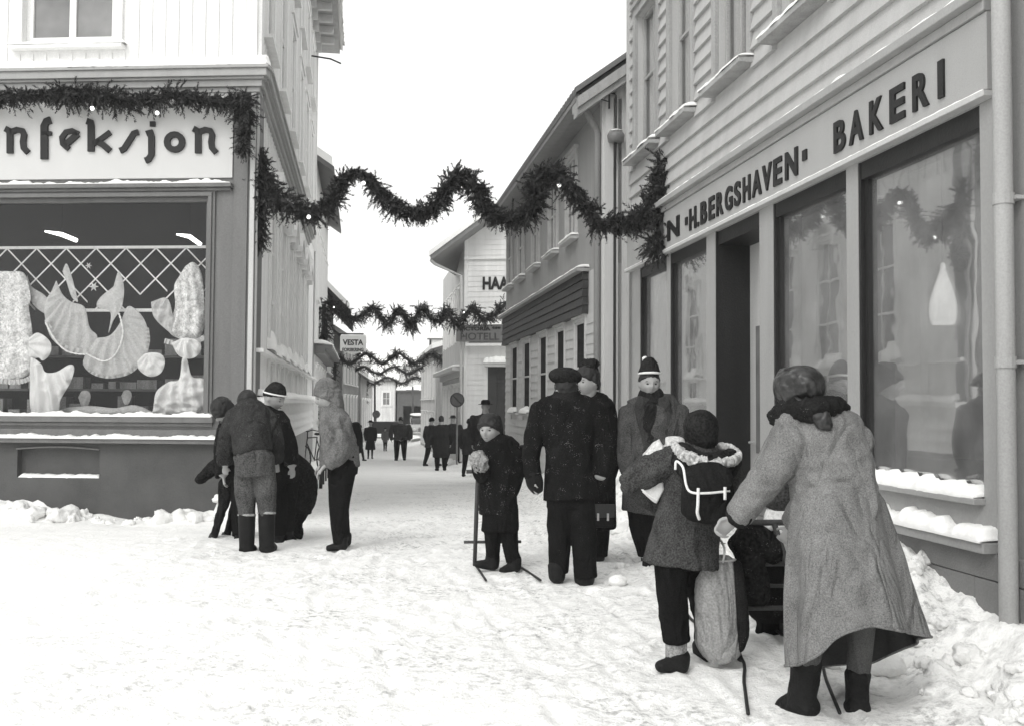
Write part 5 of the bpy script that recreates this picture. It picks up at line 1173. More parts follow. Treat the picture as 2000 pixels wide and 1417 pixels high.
# ---------------------------------------------------------------- kicksleds
def kicksled(label, HL, HR, FL, FR, TL, TR, NL, NR, seat, rung, curl=True, pale_bar=False):
    """all arguments world points: handle ends, post feet, runner tips (far, turned up) and runner tails (near)"""
    base = (FL+FR)*.5; e = empty('kicksled', base, label, 'kicksled', 'kicksleds on the street')
    wd = mat('sled_wood', .05, 'streak', sc=10, amt=.3)
    for h, f in ((HL, FL), (HR, FR)):
        mb = MB(); q = h*.12+f*.88; mb.tube([h, h*.5+f*.5, f], [.016, .019, .017], 8); mb.build('post', wd, e, True)
    d = (HR-HL).normalized(); mb = MB(); mb.tube([HL-d*.10, HL, HR, HR+d*.10], [.017, .017, .017, .017], 8); o = mb.build('handlebar', wd, e, True)
    for (f, t, n_) in ((FL, TL, NL), (FR, TR, NR)):
        P = [(*n_, 0), (*(n_*.5+f*.5), 0), (*f, 0), (*(f*.4+t*.6), 0), (*t, 0), (*(t+Vector((0, .05, .12))), 0), (*(t+Vector((0, -.04, .2))), 0)]
        mb = MB(); mb.tube([Vector(p[:3])+Vector((0, 0, .022)) for p in crom(P, 4)], .0095, 6); mb.build('runner', iron, e, True)
    mb = MB()
    for (p, q) in rung: mb.tube([p, q], .013, 8)
    mb.build('rung', wd, e, True)
    if seat:
        mb = MB(); c, u, v = seat
        for k in range(6):
            a = c + v*(k/6*2-1+.1); b = v*(.12); mb.box8([a-u-b+Vector((0, 0, z)) if s == 0 else (a+u-b+Vector((0, 0, z)) if s == 1 else (a+u+b+Vector((0, 0, z)) if s == 2 else a-u+b+Vector((0, 0, z)))) for z in (0, .018) for s in range(4)])
        mb.build('seat', wd, e)
    return e
# ---------------------------------------------------------------- F boy with small kicksled, facing us
def boy_sled():
    g = Fig(970, 1116, 'boy in black clothes with a pale mitten raised, standing behind a kicksled')
    torso = [(965, 858, .02, 22, 20), (972, 875, 0, 36, 26), (974, 920, 0, 36, 30), (972, 965, 0, 37, 30), (974, 1000, 0, 38, 30), (978, 1030, 0, 38, 28)]
    la = [(945, 885, -.04, 18), (938, 915, -.12, 17), (940, 930, -.16, 14)]; la2 = [(942, 932, -.15, 13), (938, 912, -.2, 12), (936, 900, -.22, 11)]
    ra = [(1004, 885, 0, 18), (1006, 925, .0, 17), (996, 965, -.04, 14), (985, 985, -.08, 12)]
    ll = [(963, 1015, 0, 20), (962, 1055, 0, 15), (962, 1095, 0, 13)]; rl = [(992, 1015, 0, 20), (996, 1060, .0, 15), (1002, 1095, .0, 13)]
    H = 56*g.s; c, rot = body(g, (957, 838, -.02), H, -.38, .05, torso, [la, la2, ra], [ll, rl], [(g.w(936, 902, -.22), (0, -.2, 1), (-1, 0, 0), (0, -1, 0), .12, .6), (g.w(984, 988, -.09), (-.4, -.3, -.8), (0, 0, 1), (0, 1, 0), .12, .8)], vox=.007)
    g.mk('jacket', coatB, [torso[:5], rnd_arm(la), rnd_arm(la2), rnd_arm(ra), [(955, 868, 0, 22), (946, 884, -.02, 20)], [(985, 868, 0, 22), (1002, 882, 0, 20)]], vox=.009, fold=(.008, 8, .6))
    g.mk('trousers', trB, [rnd_arm(ll), rnd_arm(rl), [(976, 985, 0, 35, 28), (977, 1035, 0, 36, 28)]], vox=.009, fold=(.009, 9, .7))
    mb = MB(); cap_shell(mb, c, H, rot, .22, 1.22, 1.15, 26, .6); organic(mb, 'furry_cap', hairM, g.e, .007, 1, (.008, 30, 1))
    mb = MB(); pts = [c+rot@(Vector((.42*math.sin(a), -.1-.1*math.cos(a)+.05, .32*math.cos(a)+.16))*H) for a in np.linspace(-2.0, 2.0, 14)]
    mb = MB(); loft(mb, g.rows([(940, 915, -.22, 13, 10), (936, 900, -.24, 16, 11), (931, 886, -.24, 12, 9)]), 14, 4); loft(mb, g.rows([(940, 904, -.25, 6, 6), (948, 897, -.26, 5, 5)]), 8, 3); organic(mb, 'mitten', wool('pale_mitten', .28, 0, 70, .4), g.e, .006, 2, (.004, 30, 1))
    boot(g, 'boot', (962, 1112), (930, 1106), 26, 15, d=0, dt=-.05); boot(g, 'boot', (1004, 1116), (980, 1120), 26, 15, d=0, dt=-.06)
    gr = lambda px, py: (lambda p: Vector((p.x, p.y, float(gz(p.x, p.y)))))(at(px, py, ground_hit(px, py)))
    dY = -.18; W_ = lambda x, y, d=dY: g.w(x, y, d)
    FL, FR = gr(927, 1105), gr(1004, 1104); HL = W_(931, 928, -.20); HR = W_(1000, 930, -.05)
    HLb = Vector((FL.x+.02, FL.y+.03, HL.z)); HRb = Vector((FR.x, FR.y, HL.z))
    kicksled('small dark kicksled held by the boy with the raised pale mitten', HLb, HRb, FL, FR, FL+Vector((-.02, .55, .0)), FR+Vector((-.05, .55, 0)), gr(949, 1137), gr(1056, 1137), None,
        [(FL*.75+HLb*.25+Vector((-.1, -.0, 0)), FR*.75+HRb*.25+Vector((.06, 0, 0))), (FL*.4+HLb*.6, FR*.4+HRb*.6)])
    # satchel on the boy's back
    k = Fig(1018, 930, 'small black and pale satchel on the back of the boy with the kicksled', Y=g.Y+.1, cat='satchel', name='satchel'); k.e.location = k.w(1016, 935); k.b = Vector(k.e.location)
    k.mk('bag_body', bootM, [[(1020, 872, 0, 8, 20), (1022, 895, 0, 13, 26), (1020, 925, 0, 11, 26)]], vox=.008, fold=(.004, 14, 1), cap=(1, 1))
    k.mk('bag_side', pale, [[(1010, 875, -.06, 5, 8), (1013, 900, -.09, 7, 8), (1012, 925, -.07, 6, 8)]], vox=.007, fold=(.004, 24, 1))
boy_sled()
# ---------------------------------------------------------------- G teen in grey anorak, profile to the left
def teen():
    g = Fig(662, 1072, 'youth in a grey hooded anorak and black trousers looking at the calf')
    torso = [(648, 800, 0, 22, 24), (652, 818, 0, 30, 36), (662, 855, 0, 34, 38), (664, 890, 0, 36, 38), (664, 908, 0, 38, 38)]
    ra = [(664, 820, -.19, 18), (670, 855, -.22, 17), (660, 885, -.24, 15), (640, 902, -.24, 12)]; la = [(650, 825, .19, 17), (645, 865, .22, 16), (632, 900, .2, 12)]
    ll = [(672, 905, -.06, 26), (664, 960, -.06, 22), (662, 1010, -.07, 17), (664, 1058, -.06, 13)]; rl = [(666, 905, .1, 25), (662, 960, .1, 20), (666, 1010, .12, 16), (672, 1050, .12, 13)]
    H = 56*g.s; c, rot = body(g, (641, 772, 0), H, -math.pi*.45, .25, torso, [ra, la], [ll, rl], [(g.w(632, 910, -.24), (-.6, 0, -.7), (0, -1, 0), (0, 0, -1), .16, .8), (g.w(628, 904, .2), (-.6, 0, -.7), (0, -1, 0), (0, 0, -1), .16, .8)])
    g.mk('anorak', anor, [torso, rnd_arm(ra), rnd_arm(la), [(655, 812, -.1, 20, 20), (662, 822, -.17, 18, 18)], [(650, 812, .1, 20, 20), (650, 822, .17, 18, 18)]], fold=(.010, 8, .7), vox=.009)
    g.mk('trousers', trB, [rnd_arm(ll), rnd_arm(rl), [(668, 890, 0, 32, 32), (670, 925, .0, 28, 28)]], fold=(.005, 9, 1), vox=.010)
    mb = MB(); cap_shell(mb, c, H, rot, .16, 1.14, 1.3, 26, .62); loft(mb, g.rows([(660, 772, 0, 10, 18), (658, 787, 0, 14, 22), (654, 803, 0, 21, 26)])); organic(mb, 'hood', anor, g.e, .009, 2, (.004, 18, 1))
    boot(g, 'boot', (668, 1072), (640, 1073), 26, 13, d=-.06, dt=-.08); boot(g, 'boot', (676, 1064), (656, 1066), 22, 12, d=.12, dt=.1)
    k = Fig(697, 890, 'black knapsack on the back of the youth in the grey anorak', Y=g.Y+.1, cat='backpack', name='backpack'); k.e.location = k.w(693, 885); k.b = Vector(k.e.location)
    k.mk('bag_body', MATS['black_canvas'], [[(693, 828, 0, 9, 26), (696, 855, 0, 12, 30), (696, 880, 0, 10, 28)]], vox=.009, fold=(.006, 12, 1), cap=(1, 1))
teen()
# ---------------------------------------------------------------- H-J boys round the calf
def boy_back():
    g = Fig(500, 1074, 'boy in baggy grey trousers tucked in tall boots, bending away from us')
    torso = [(488, 793, .22, 24, 24), (489, 806, .12, 38, 30), (491, 840, .04, 39, 36), (495, 880, 0, 36, 34), (498, 908, 0, 38, 32)]
    la = [(455, 822, .12, 19), (444, 860, .18, 17), (440, 900, .24, 14)]; ra = [(526, 822, .12, 19), (538, 860, .2, 17), (540, 895, .3, 13)]
    ll = [(481, 905, 0, 21), (480, 955, -.0, 20), (481, 1000, 0, 16), (480, 1055, 0, 13)]; rl = [(515, 905, 0, 21), (519, 955, -.02, 20), (521, 1000, 0, 16), (522, 1050, 0, 13)]
    H = 52*g.s; c, rot = body(g, (484, 783, .30), H, math.pi, -.6, torso, [la, ra], [ll, rl], [(g.w(439, 905, .25), (0, .3, -1), (1, 0, 0), (0, 1, 0), .14, .7), (g.w(540, 900, .31), (0, .3, -1), (-1, 0, 0), (0, 1, 0), .14, .7)], face=False)
    g.mk('jacket', wool('dark_blouson', .035, .9, 110, .6), [torso[:4], rnd_arm(la), rnd_arm(ra), [(470, 808, .14, 24), (456, 822, .12, 22)], [(508, 808, .14, 24), (525, 822, .12, 22)]], fold=(.009, 8, .7), vox=.009)
    g.mk('trousers', trG, [rnd_arm(ll)[:3], rnd_arm(rl)[:3], [(498, 885, 0, 37, 32), (498, 925, 0, 38, 30)]], fold=(.014, 8, .9), vox=.009)
    mb = MB(); cap_shell(mb, c, H, rot, -.15, 1.1, 1.05, 24, .3); organic(mb, 'hair', hairM, g.e, .008, 1, (.006, 30, 1))
    for x, y in ((482, 1078), (521, 1074)):
        mb = MB(); loft(mb, g.rows([(x, y-78, 0, 16.5, 17), (x, y-45, 0, 15.5, 16), (x, y-14, 0, 14, 16)])); loft(mb, g.rows([(x, y-9, -.03, 15, 12), (x+3, y-10, .1, 17, 12), (x+5, y-9, .2, 11, 9)])); organic(mb, 'boot', bootM, g.e, .009, 1, (.004, 12, .6))
        mb = MB(); mb.tube([g.w(x+16*math.cos(a), y-77, 16*g.s*math.sin(a)) for a in np.linspace(0, 2*math.pi, 20, endpoint=False)], .013, 8, close=True); organic(mb, 'sock_top', wool('pale_sock', .33, 0, 80), g.e, .007, 1, None)
boy_back()
def boy_left():
    g = Fig(452, 1052, 'dark-haired boy bending his bare head down behind the calf\'s neck at the left')
    torso = [(448, 815, .1, 22, 24), (458, 832, .1, 30, 30), (466, 870, .1, 30, 30), (470, 930, .1, 30, 28)]
    la = [(440, 838, -.02, 16), (434, 880, -.06, 15), (436, 925, -.12, 12)]; ll = [(470, 930, .1, 20), (468, 1045, .1, 14)]
    H = 50*g.s; c, rot = body(g, (437, 800, -.02), H, -.7, .75, torso, [la], [ll], [(g.w(437, 930, -.12), (.1, 0, -1), (0, -1, 0), (1, 0, 0), .14, .7)])
    g.mk('jacket', coatB, [torso, rnd_arm(la), [(450, 828, .05, 20), (440, 838, 0, 18)]], fold=(.007, 9, .6), vox=.009); g.mk('trousers', trB, [rnd_arm(ll)], fold=(.006, 8, 1))
    mb = MB(); cap_shell(mb, c, H, rot, .02, 1.12, 1.08, 24, .4); organic(mb, 'hair', hairM, g.e, .007, 1, (.006, 30, 1))
    boot(g, 'boot', (470, 1058), (462, 1058), 24, 14, d=.1, dt=0)
boy_left()
def boy_striped():
    g = Fig(545, 1058, 'boy in a dark knitted hat with a pale stripe, facing down to the right')
    torso = [(520, 800, .1, 20, 22), (524, 815, .1, 32, 30), (536, 850, .1, 34, 32), (546, 900, .1, 34, 32), (550, 940, .1, 32, 28)]
    ra = [(550, 828, .0, 18), (564, 868, -.04, 16), (570, 905, -.1, 13)]; la = [(506, 835, .1, 17), (512, 880, .1, 15), (520, 905, 0, 12)]
    ll = [(542, 930, .1, 24), (542, 1000, .1, 19), (542, 1042, .1, 15)]; rl = [(562, 930, .15, 22), (560, 1000, .2, 17), (560, 1035, .2, 14)]
    H = 50*g.s; c, rot = body(g, (535, 775, .1), H, math.pi*.42, .35, torso, [ra, la], [ll, rl], [(g.w(571, 910, -.1), (.1, -.1, -1), (-1, 0, 0), (0, -1, 0), .14, .7)])
    g.mk('jacket', coatB, [torso, rnd_arm(ra), rnd_arm(la), [(536, 812, .06, 22), (550, 828, .0, 20)]], fold=(.008, 8, .6), vox=.009); g.mk('trousers', trB, [rnd_arm(ll), rnd_arm(rl)], fold=(.007, 8, 1))
    mb = MB(); cap_shell(mb, c, H, rot, .20, 1.12, 1.3, 24, .25); organic(mb, 'knitted_hat', knit, g.e, .007, 1, (.003, 40, .3))
    mb = MB(); pts = [c+rot@(Vector((.34*1.1*math.sin(a), -.42*1.1*math.cos(a), .25-.07*(1-math.cos(a))))*H) for a in np.linspace(0, 2*math.pi, 28, endpoint=False)]; mb.tube(pts, .009, 8, close=True); mb.build('hat_stripe', MATS['white_wool'], g.e, True)
    boot(g, 'boot', (542, 1066), (552, 1068), 24, 15, d=.1, dt=0); boot(g, 'boot', (560, 1055), (572, 1056), 22, 14, d=.2, dt=.12)
    # pale scarf end hanging down the jacket
    mb = MB(); loft(mb, g.rows([(534, 812, -.02, 5, 5), (543, 838, -.05, 5, 4), (549, 862, -.06, 4, 4)]), 8, 4); organic(mb, 'scarf_end', pale, g.e, .006, 1, None)
boy_striped()
def calf():
    g = Fig(480, 1060, 'small black calf with lowered head standing among the three boys', cat='calf', name='calf', Y=ground_hit(480, 1056)+.35, stand=True)
    mb = MB(); F = wool('black_calf_hair', .014, .8, 60, .7)
    D = 0.05
    loft(mb, g.rows([(450, 950, D, 24, 24), (470, 945, D, 36, 34), (505, 948, D, 40, 38), (545, 945, D, 42, 42), (572, 945, D, 46, 44), (588, 960, D, 38, 38)], flat=1), 18, 4, ax=(0, 1, 0))
    loft(mb, g.rows([(560, 915, D, 30, 30), (582, 945, D, 36, 34), (590, 985, D-.05, 28, 30), (584, 1015, D-.08, 16, 18)], flat=1), 16, 4)
    loft(mb, g.rows([(470, 930, D, 28, 24), (452, 918, D, 22, 20), (434, 920, D-.04, 17, 15), (424, 922, D-.06, 13, 13)], flat=1), 16, 4, ax=(0, 1, 0))
    loft(mb, g.rows([(434, 914, D-.06, 14, 14), (420, 922, D-.08, 15, 14), (404, 935, D-.1, 11, 11), (388, 949, D-.12, 7.5, 9)], flat=1), 14, 4, ax=(0, 1, 0))
    for x, d, k in ((0, -.08, 0), (24, .12, 1)):
        loft(mb, g.rows([(444+x, 955, D+d, 18, 18), (438+x, 990, D+d, 11, 12), (430+x, 1015, D+d, 8.5, 9), (423+x, 1040, D+d, 6.5, 7), (418+x, 1056, D+d, 8, 8)], flat=1), 12, 4)
        loft(mb, g.rows([(580+x*.2-k*10, 985, D+d, 22, 20), (590-k*12, 1010, D+d, 13, 13), (583-k*12, 1028, D+d, 9, 9), (582-k*12, 1046, D+d, 8, 8), (580-k*12, 1056, D+d, 9, 9)], flat=1), 12, 4)
    loft(mb, g.rows([(585, 918, D, 6, 6), (600, 945, D, 5, 5), (603, 985, D, 5, 5), (601, 1010, D, 8, 8)], flat=1), 8, 4)
    loft(mb, g.rows([(436, 912, D-.1, 5, 3), (428, 928, D-.16, 9, 3), (424, 944, D-.17, 5, 3)], flat=1), 10, 4); loft(mb, g.rows([(434, 908, D+.02, 5, 3), (440, 902, D+.1, 8, 3)], flat=1), 10, 4)
    organic(mb, 'body', F, g.e, .011, 2, (.006, 14, 1))
    hm = mat('hoof', .02, rough=.4)
    for x, y, d in ((415, 1062, D-.08), (439, 1060, D+.12), (578, 1060, D-.08), (566, 1058, D+.12)): mb = MB(); loft(mb, g.rows([(x+2, y-10, d, 7, 7), (x, y, d, 9.5, 9.5)], flat=1), 10, 2, cap=(0, 0)); mb.build('hoof', hm, g.e, True)
    mb = MB(); mb.ball(g.w(416, 922, D-.17), .012, 8, 6); mb.build('eye', mat('eye_wet', .02, rough=.1), g.e, True)
    mb = MB(); mb.tube([g.w(x, y, d) for x, y, d in ((560, 892, -.15), (563, 930, -.2), (562, 970, -.2), (566, 1003, -.17))], .010, 8); mb.build('halter_rope', wool('rope', .3, 0, 60), g.e, True)
calf()
# ---------------------------------------------------------------- generic walkers farther off
def walker(px, py, hpx, yaw, label, coat='long', v=.03, hat='hat', cm=None, skirt=False, group=None, Y=None, stride=.12, arms=0, width=1.0, leanx=0., bag=False, anchor=True):
    Y = Y or ground_hit(px, py); s = Y/F_PX; p = at(px, py, Y); width = width or 1; b = Vector((p.x, p.y, float(gz(p.x, p.y)))); H = hpx*s
    e = empty('person', b, label, 'person', group); R = Matrix.Rotation(yaw, 3, 'Z'); h = H/7.6
    P = lambda x, y, z: b + R@Vector((x*H*width if abs(x) < .5 else x*H, y*H, z*H))
    r = lambda x, y, z, a, c=None: (*P(x, y, z), a*H*width, (c if c is not None else a)*H*width)
    ax = tuple(R@Vector((1, 0, 0))); st = stride
    torso = [r(0, 0, .835, .035), r(0, 0, .80, .10, .055), r(0, .0, .70, .105, .07), r(0, 0, .60, .09, .065), r(0, 0, .50, .10, .07)]
    arm = [[r(q*.115, 0, .795, .036), r(q*.145, .01*q*st*8, .66, .032), r(q*.14, -.02+.05*q*st*4, .56, .028), r(q*.13, -.05+.06*q*st*4, .485, .022)] for q in (-1, 1)]
    legs = [[r(q*.05, 0, .50, .055), r(q*.05, q*st*.5-.02, .28, .042), r(q*.05, q*st, .06, .028)] for q in (-1, 1)]
    m = cm or wool('far_wool_%d' % (v*1000), v, .3)
    mb = MB(); c = P(0, -.005, .932); rot = head_mesh(mb, c, h*1.02, yaw, .05)
    loft(mb, [r(0, .005, .89, .032), r(0, 0, .83, .04)], 12, 3, ax=ax); loft(mb, torso, 14, 3, ax=ax)
    for a in arm+legs: loft(mb, [(*t[:3], t[3]*.75, t[4]*.75) for t in a], 10, 3, ax=ax)
    for a, q in zip(arm, (-1, 1)): hand_mesh(mb, a[-1][:3], R@Vector((0, -.15, -1)), R@Vector((0, -1, 0)), R@Vector((-q, 0, 0)), .1*H, .8)
    organic(mb, 'body', skin, e, .016, 0, None)
    hem = {'long': .24, 'mid': .38, 'short': .47}[coat]; fl = .13 if skirt else .108
    mb = MB(); loft(mb, [(*t[:3], t[3]*1.12, t[4]*1.15) for t in torso[:4]]+[r(0, 0, .50, .104, .085), r(0, 0, hem+.06, fl, .095), r(0, 0, hem, fl, .10)], 16, 3, ax=ax, cap=(1, 0))
    for a in arm: loft(mb, [(*t[:3], t[3]*1.1, t[4]*1.1) for t in a], 10, 3, ax=ax)
    organic(mb, 'coat', m, e, .016, 2, (.008, 7, .5))
    mb = MB()
    for a in legs: loft(mb, [(*t[:3], t[3]*(.8 if skirt else 1), t[4]*(.8 if skirt else 1)) for t in a], 10, 3, ax=ax)
    organic(mb, 'trousers' if not skirt else 'stocking', trB, e, .014, 1, (.005, 8, 1) if not skirt else None)
    for q in (-1, 1): mb = MB(); loft(mb, [r(q*.05, q*st+.02, .03, .024, .028), r(q*.055, q*st-.03, .024, .026, .022), r(q*.06, q*st-.085, .018, .02, .016)], 10, 3, ax=ax); organic(mb, 'boot', bootM, e, .012, 1, None)
    mb = MB()
    if hat == 'hat': mb.tube([P(0, 0, .955), P(0, 0, .962), P(0, 0, .966), P(0, 0, 1.0), P(0, 0, 1.015)], [.085*H, .088*H, .056*H, .052*H, .03*H], 18); mb.build('brimmed_hat', bootM, e, True)
    elif hat == 'hair': cap_shell(mb, c, h, rot, .05, 1.12, 1.1, 20, .5); organic(mb, 'hair', hairM, e, .012, 1, (.005, 20, 1))
    else: cap_shell(mb, c, h, rot, .08, 1.2, 1.15, 20, .25); organic(mb, 'woollen_cap', knit, e, .012, 1, None)
    return e
pi = math.pi
walker(947, 945, 162, pi*1.0, 'man in a brimmed hat half hidden behind the boy with the kicksled', 'long', .035, width=1.2)
walker(916, 930, 112, pi*.9, 'short figure in a dark coat walking beside the man in the brimmed hat', 'mid', .03, hat='cap', width=1.15)
walker(842, 909, 94, pi*.75, 'leftmost of the three dark walkers grouped below the round sign', 'mid', .03, hat='cap', width=1.3)
walker(861, 918, 106, pi*1.05, 'middle of the three dark walkers grouped below the round sign', 'long', .022, hat='hair', width=1.4, stride=.05)
walker(884, 910, 96, pi*.85, 'rightmost of the three dark walkers grouped below the round sign', 'long', .026, hat='hat', width=1.35, stride=.18)
walker(782, 898, 84, 0, 'broad man in a dark jacket walking alone down the middle of the street', 'short', .05, hat='hair', width=1.55)
walker(723, 895, 74, .2, 'woman in a brimmed hat and long black coat standing alone at the left', 'long', .018, skirt=True, stride=.02)
walker(752, 880, 46, .4, 'small child in a light coat standing between the lone man and the woman', 'mid', .12, hat='cap', stride=.03)
walker(702, 886, 70, pi*.5, 'dark figure partly hidden behind the youth in the anorak', 'mid', .025, hat='hair', Y=40)
# ---------------------------------------------------------------- the woman's kicksled, bag and passenger
def sled_group():
    g = WG; wv = lambda x, y, d: g.w(x, y, d)
    gr = lambda px, py: (lambda p: Vector((p.x, p.y, float(gz(p.x, p.y)))))(at(px, py, ground_hit(px, py)))
    FL = gr(1447, 1292); FR = FL+Vector((.42, .03, 0)); NL = gr(1461, 1398); NR = NL+Vector((.42, .02, 0)); HL = wv(1392, 1050, .12); HL = Vector((HL.x+.04, FL.y-.02, HL.z)); HR = HL+Vector((.45, .03, 0))
    e = kicksled('dark kicksled pushed by the headscarfed woman with a child on its seat', HL, HR, FL+Vector((0, 0, 0)), FR, FL+Vector((-.1, 1.1, 0)), FR+Vector((-.1, 1.1, 0)), NL, NR, (FL+Vector((.18, .42, .36)), Vector((.2, 0, 0)), Vector((0, .2, 0))),
        [(FL*.62+HL*.38, FR*.62+HR*.38), (FL*.3+HL*.7, FR*.3+HR*.7), (FL+Vector((-.03, .62, .36)), FL+Vector((-.03, .6, 0))), (FR+Vector((-.03, .62, .36)), FR+Vector((-.03, .6, 0)))])
    b = Fig(1400, 1280, 'tall pale canvas bag with rope handles hanging from the woman\'s kicksled', Y=FL.y-.12, cat='bag', name='canvas_bag'); b.e.location = b.w(1402, 1282); b.b = Vector(b.e.location)
    b.mk('bag_body', mat('canvas', .30, 'wool', sc=6, amt=.25, rough=.9, fine=90, bump=.6), [[(1396, 1094, 0, 37, 18), (1397, 1110, 0, 40, 30), (1400, 1180, 0, 43, 38), (1404, 1245, 0, 45, 40), (1410, 1272, 0, 38, 36)]], vox=.008, fold=(.009, 9, .6), cap=(1, 1))
    b.mk('dark_side', coatB2, [[(1436, 1100, .0, 13, 20), (1441, 1160, .0, 15, 34), (1444, 1225, 0, 17, 36), (1438, 1262, 0, 14, 26)]], vox=.009, fold=(.006, 9, .6), cap=(1, 1))
    mb = MB(); pts = [b.w(1398+38*math.cos(a), 1092-3*math.sin(a), 22*b.s*math.sin(a)) for a in np.linspace(0, 2*pi, 28, endpoint=False)]; mb.tube(pts, .006, 6, close=True); mb.build('rim', mat('pale_rope', .5, fine=80), b.e, True)
    for dd in (-.07, .05):
        mb = MB(); mb.tube([Vector(q[:3]) for q in crom([(*b.w(1372, 1096, dd), 0), (*b.w(1369, 1068, dd), 0), (*b.w(1385, 1050, .02), 0), (*b.w(1405, 1052, .02), 0), (*b.w(1415, 1072, dd), 0), (*b.w(1412, 1098, dd), 0)], 5)], .006, 6); mb.build('rope_handle', MATS['pale_rope'], b.e, True)
    # seated passenger
    Yc = FL.y+.38; c = Fig(1500, 1200, 'child in black clothes with a pale scarf riding on the kicksled seat, mostly hidden', Y=Yc)
    torso = [(1530, 1020, 0, 26, 24), (1524, 1045, 0, 46, 34), (1515, 1100, 0, 52, 40), (1510, 1160, 0, 54, 44), (1512, 1190, .04, 52, 42)]
    la = [(1482, 1060, -.02, 24), (1470, 1105, .05, 22), (1480, 1140, .2, 18)]; ra = [(1566, 1060, 0, 22), (1570, 1110, .1, 20), (1560, 1140, .25, 16)]
    ll = [(1495, 1175, .0, 30), (1498, 1185, .25, 27), (1500, 1225, .33, 22), (1503, 1262, .32, 17)]; rl = [(1540, 1175, 0, 30), (1545, 1185, .25, 27), (1545, 1225, .33, 22), (1545, 1262, .32, 17)]
    H = 76*c.s; hc, rot = body(c, (1524, 972, 0), H, pi*.9, 0, torso, [la, ra], [ll, rl], [(c.w(1482, 1143, .21), (.3, .5, -.5), (1, 0, 0), (0, 0, -1), .13, .9)], face=False)
    c.mk('coat', coatB, [torso, rnd_arm(la), rnd_arm(ra)], fold=(.012, 8, .8)); c.mk('trousers', trB, [rnd_arm(ll), rnd_arm(rl)], fold=(.009, 9, 1))
    mb = MB(); cap_shell(mb, hc, H, rot, -.1, 1.18, 1.1, 24, .2); organic(mb, 'woollen_cap', wool('mid_knit', .05, .4, 80, .6), c.e, .009, 1, (.006, 20, 1))
    c.mk('scarf', wool('white_scarf', .6, 0, 60, .2), [[(1528, 1002, 0, 34, 32), (1530, 1022, -.02, 40, 34)], [(1540, 1015, -.14, 22, 12), (1538, 1050, -.2, 20, 10), (1536, 1075, -.2, 14, 8)]], fold=(.008, 14, 1))
    mb = MB(); loft(mb, c.rows([(1494, 1018, -.1, 8, 8), (1504, 1030, -.12, 7, 7), (1520, 1018, -.14, 9, 8)]), 10, 4, ax=(0, 1, 0)); organic(mb, 'scarf_fringe', MATS['white_scarf'], c.e, .006, 1, None)
    c.mk('sock', MATS['grey_sock'], [[(1502, 1245, .32, 18, 18), (1503, 1275, .31, 17, 17)]], fold=(.003, 40, .3))
    mb = MB(); loft(mb, c.rows([(1504, 1272, .31, 18, 18), (1512, 1296, .26, 17, 18), (1524, 1322, .22, 12, 12)])); organic(mb, 'boot', bootM, c.e, .008, 1, None)
    mb = MB(); mb.tube([c.w(1450, 1142, -.2), c.w(1494, 1139, -.2)], .008, 6); mb.build('lap_strap', MATS['pale_rope'], c.e)
    # dark muff and bundle on the handlebar
    q = Fig(1500, 1075, 'black furry bundle lying over the kicksled handlebar beside the woman\'s hand', Y=FL.y+.02, cat='bundle', name='fur_bundle'); q.e.location = q.w(1480, 1080); q.b = Vector(q.e.location)
    mb = MB(); loft(mb, q.rows([(1438, 1066, 0, 20, 20), (1466, 1048, 0, 28, 26), (1494, 1062, 0, 26, 26), (1510, 1085, .02, 20, 20)], flat=1), 16, 4, ax=(0, 1, 0)); loft(mb, q.rows([(1458, 1065, 0, 24, 20), (1470, 1120, 0, 28, 22), (1480, 1170, 0, 24, 20)]), 14, 4); organic(mb, 'fur', wool('black_fur', .014, 1.0, 60, .8), q.e, .010, 1, (.016, 14, 1))
sled_group()

# ================================================================ garlands
needle = mat('spruce_needles', .035, sc=30, amt=.5, rough=.7, bump=0, tint=(1, 1, 1))
def sprig(V, F, base, d, L, rng):
    d = d/np.linalg.norm(d); a = np.cross(d, [0.3, .5, .8]); a /= np.linalg.norm(a); b = np.cross(d, a); n = 12
    bend = np.array([0, 0, -.25])
    for side in range(3):
        th = rng.random()*6.28; q = a*math.cos(th)+b*math.sin(th)
    for i in range(n):
        t = (i+.6)/n; p = base+d*L*t+bend*L*t*t*.6
        for s in (0, 1):
            th = rng.random()*6.283; q = a*math.cos(th)+b*math.sin(th); nd_ = d*.75+q*.75; nd_ /= np.linalg.norm(nd_); nl = .05*(1.05-.5*t)*max(1, L/.17); w = np.cross(nd_, q); w = w/(np.linalg.norm(w)+1e-9)*.0075*max(1, L/.17)
            i0 = len(V); V += [tuple(p-w), tuple(p+w), tuple(p+nd_*nl)]; F.append((i0, i0+1, i0+2))
    i0 = len(V); e = base+d*L+bend*L*.6; w = a*.004; V += [tuple(base-w), tuple(base+w), tuple(e)]; F.append((i0, i0+1, i0+2))
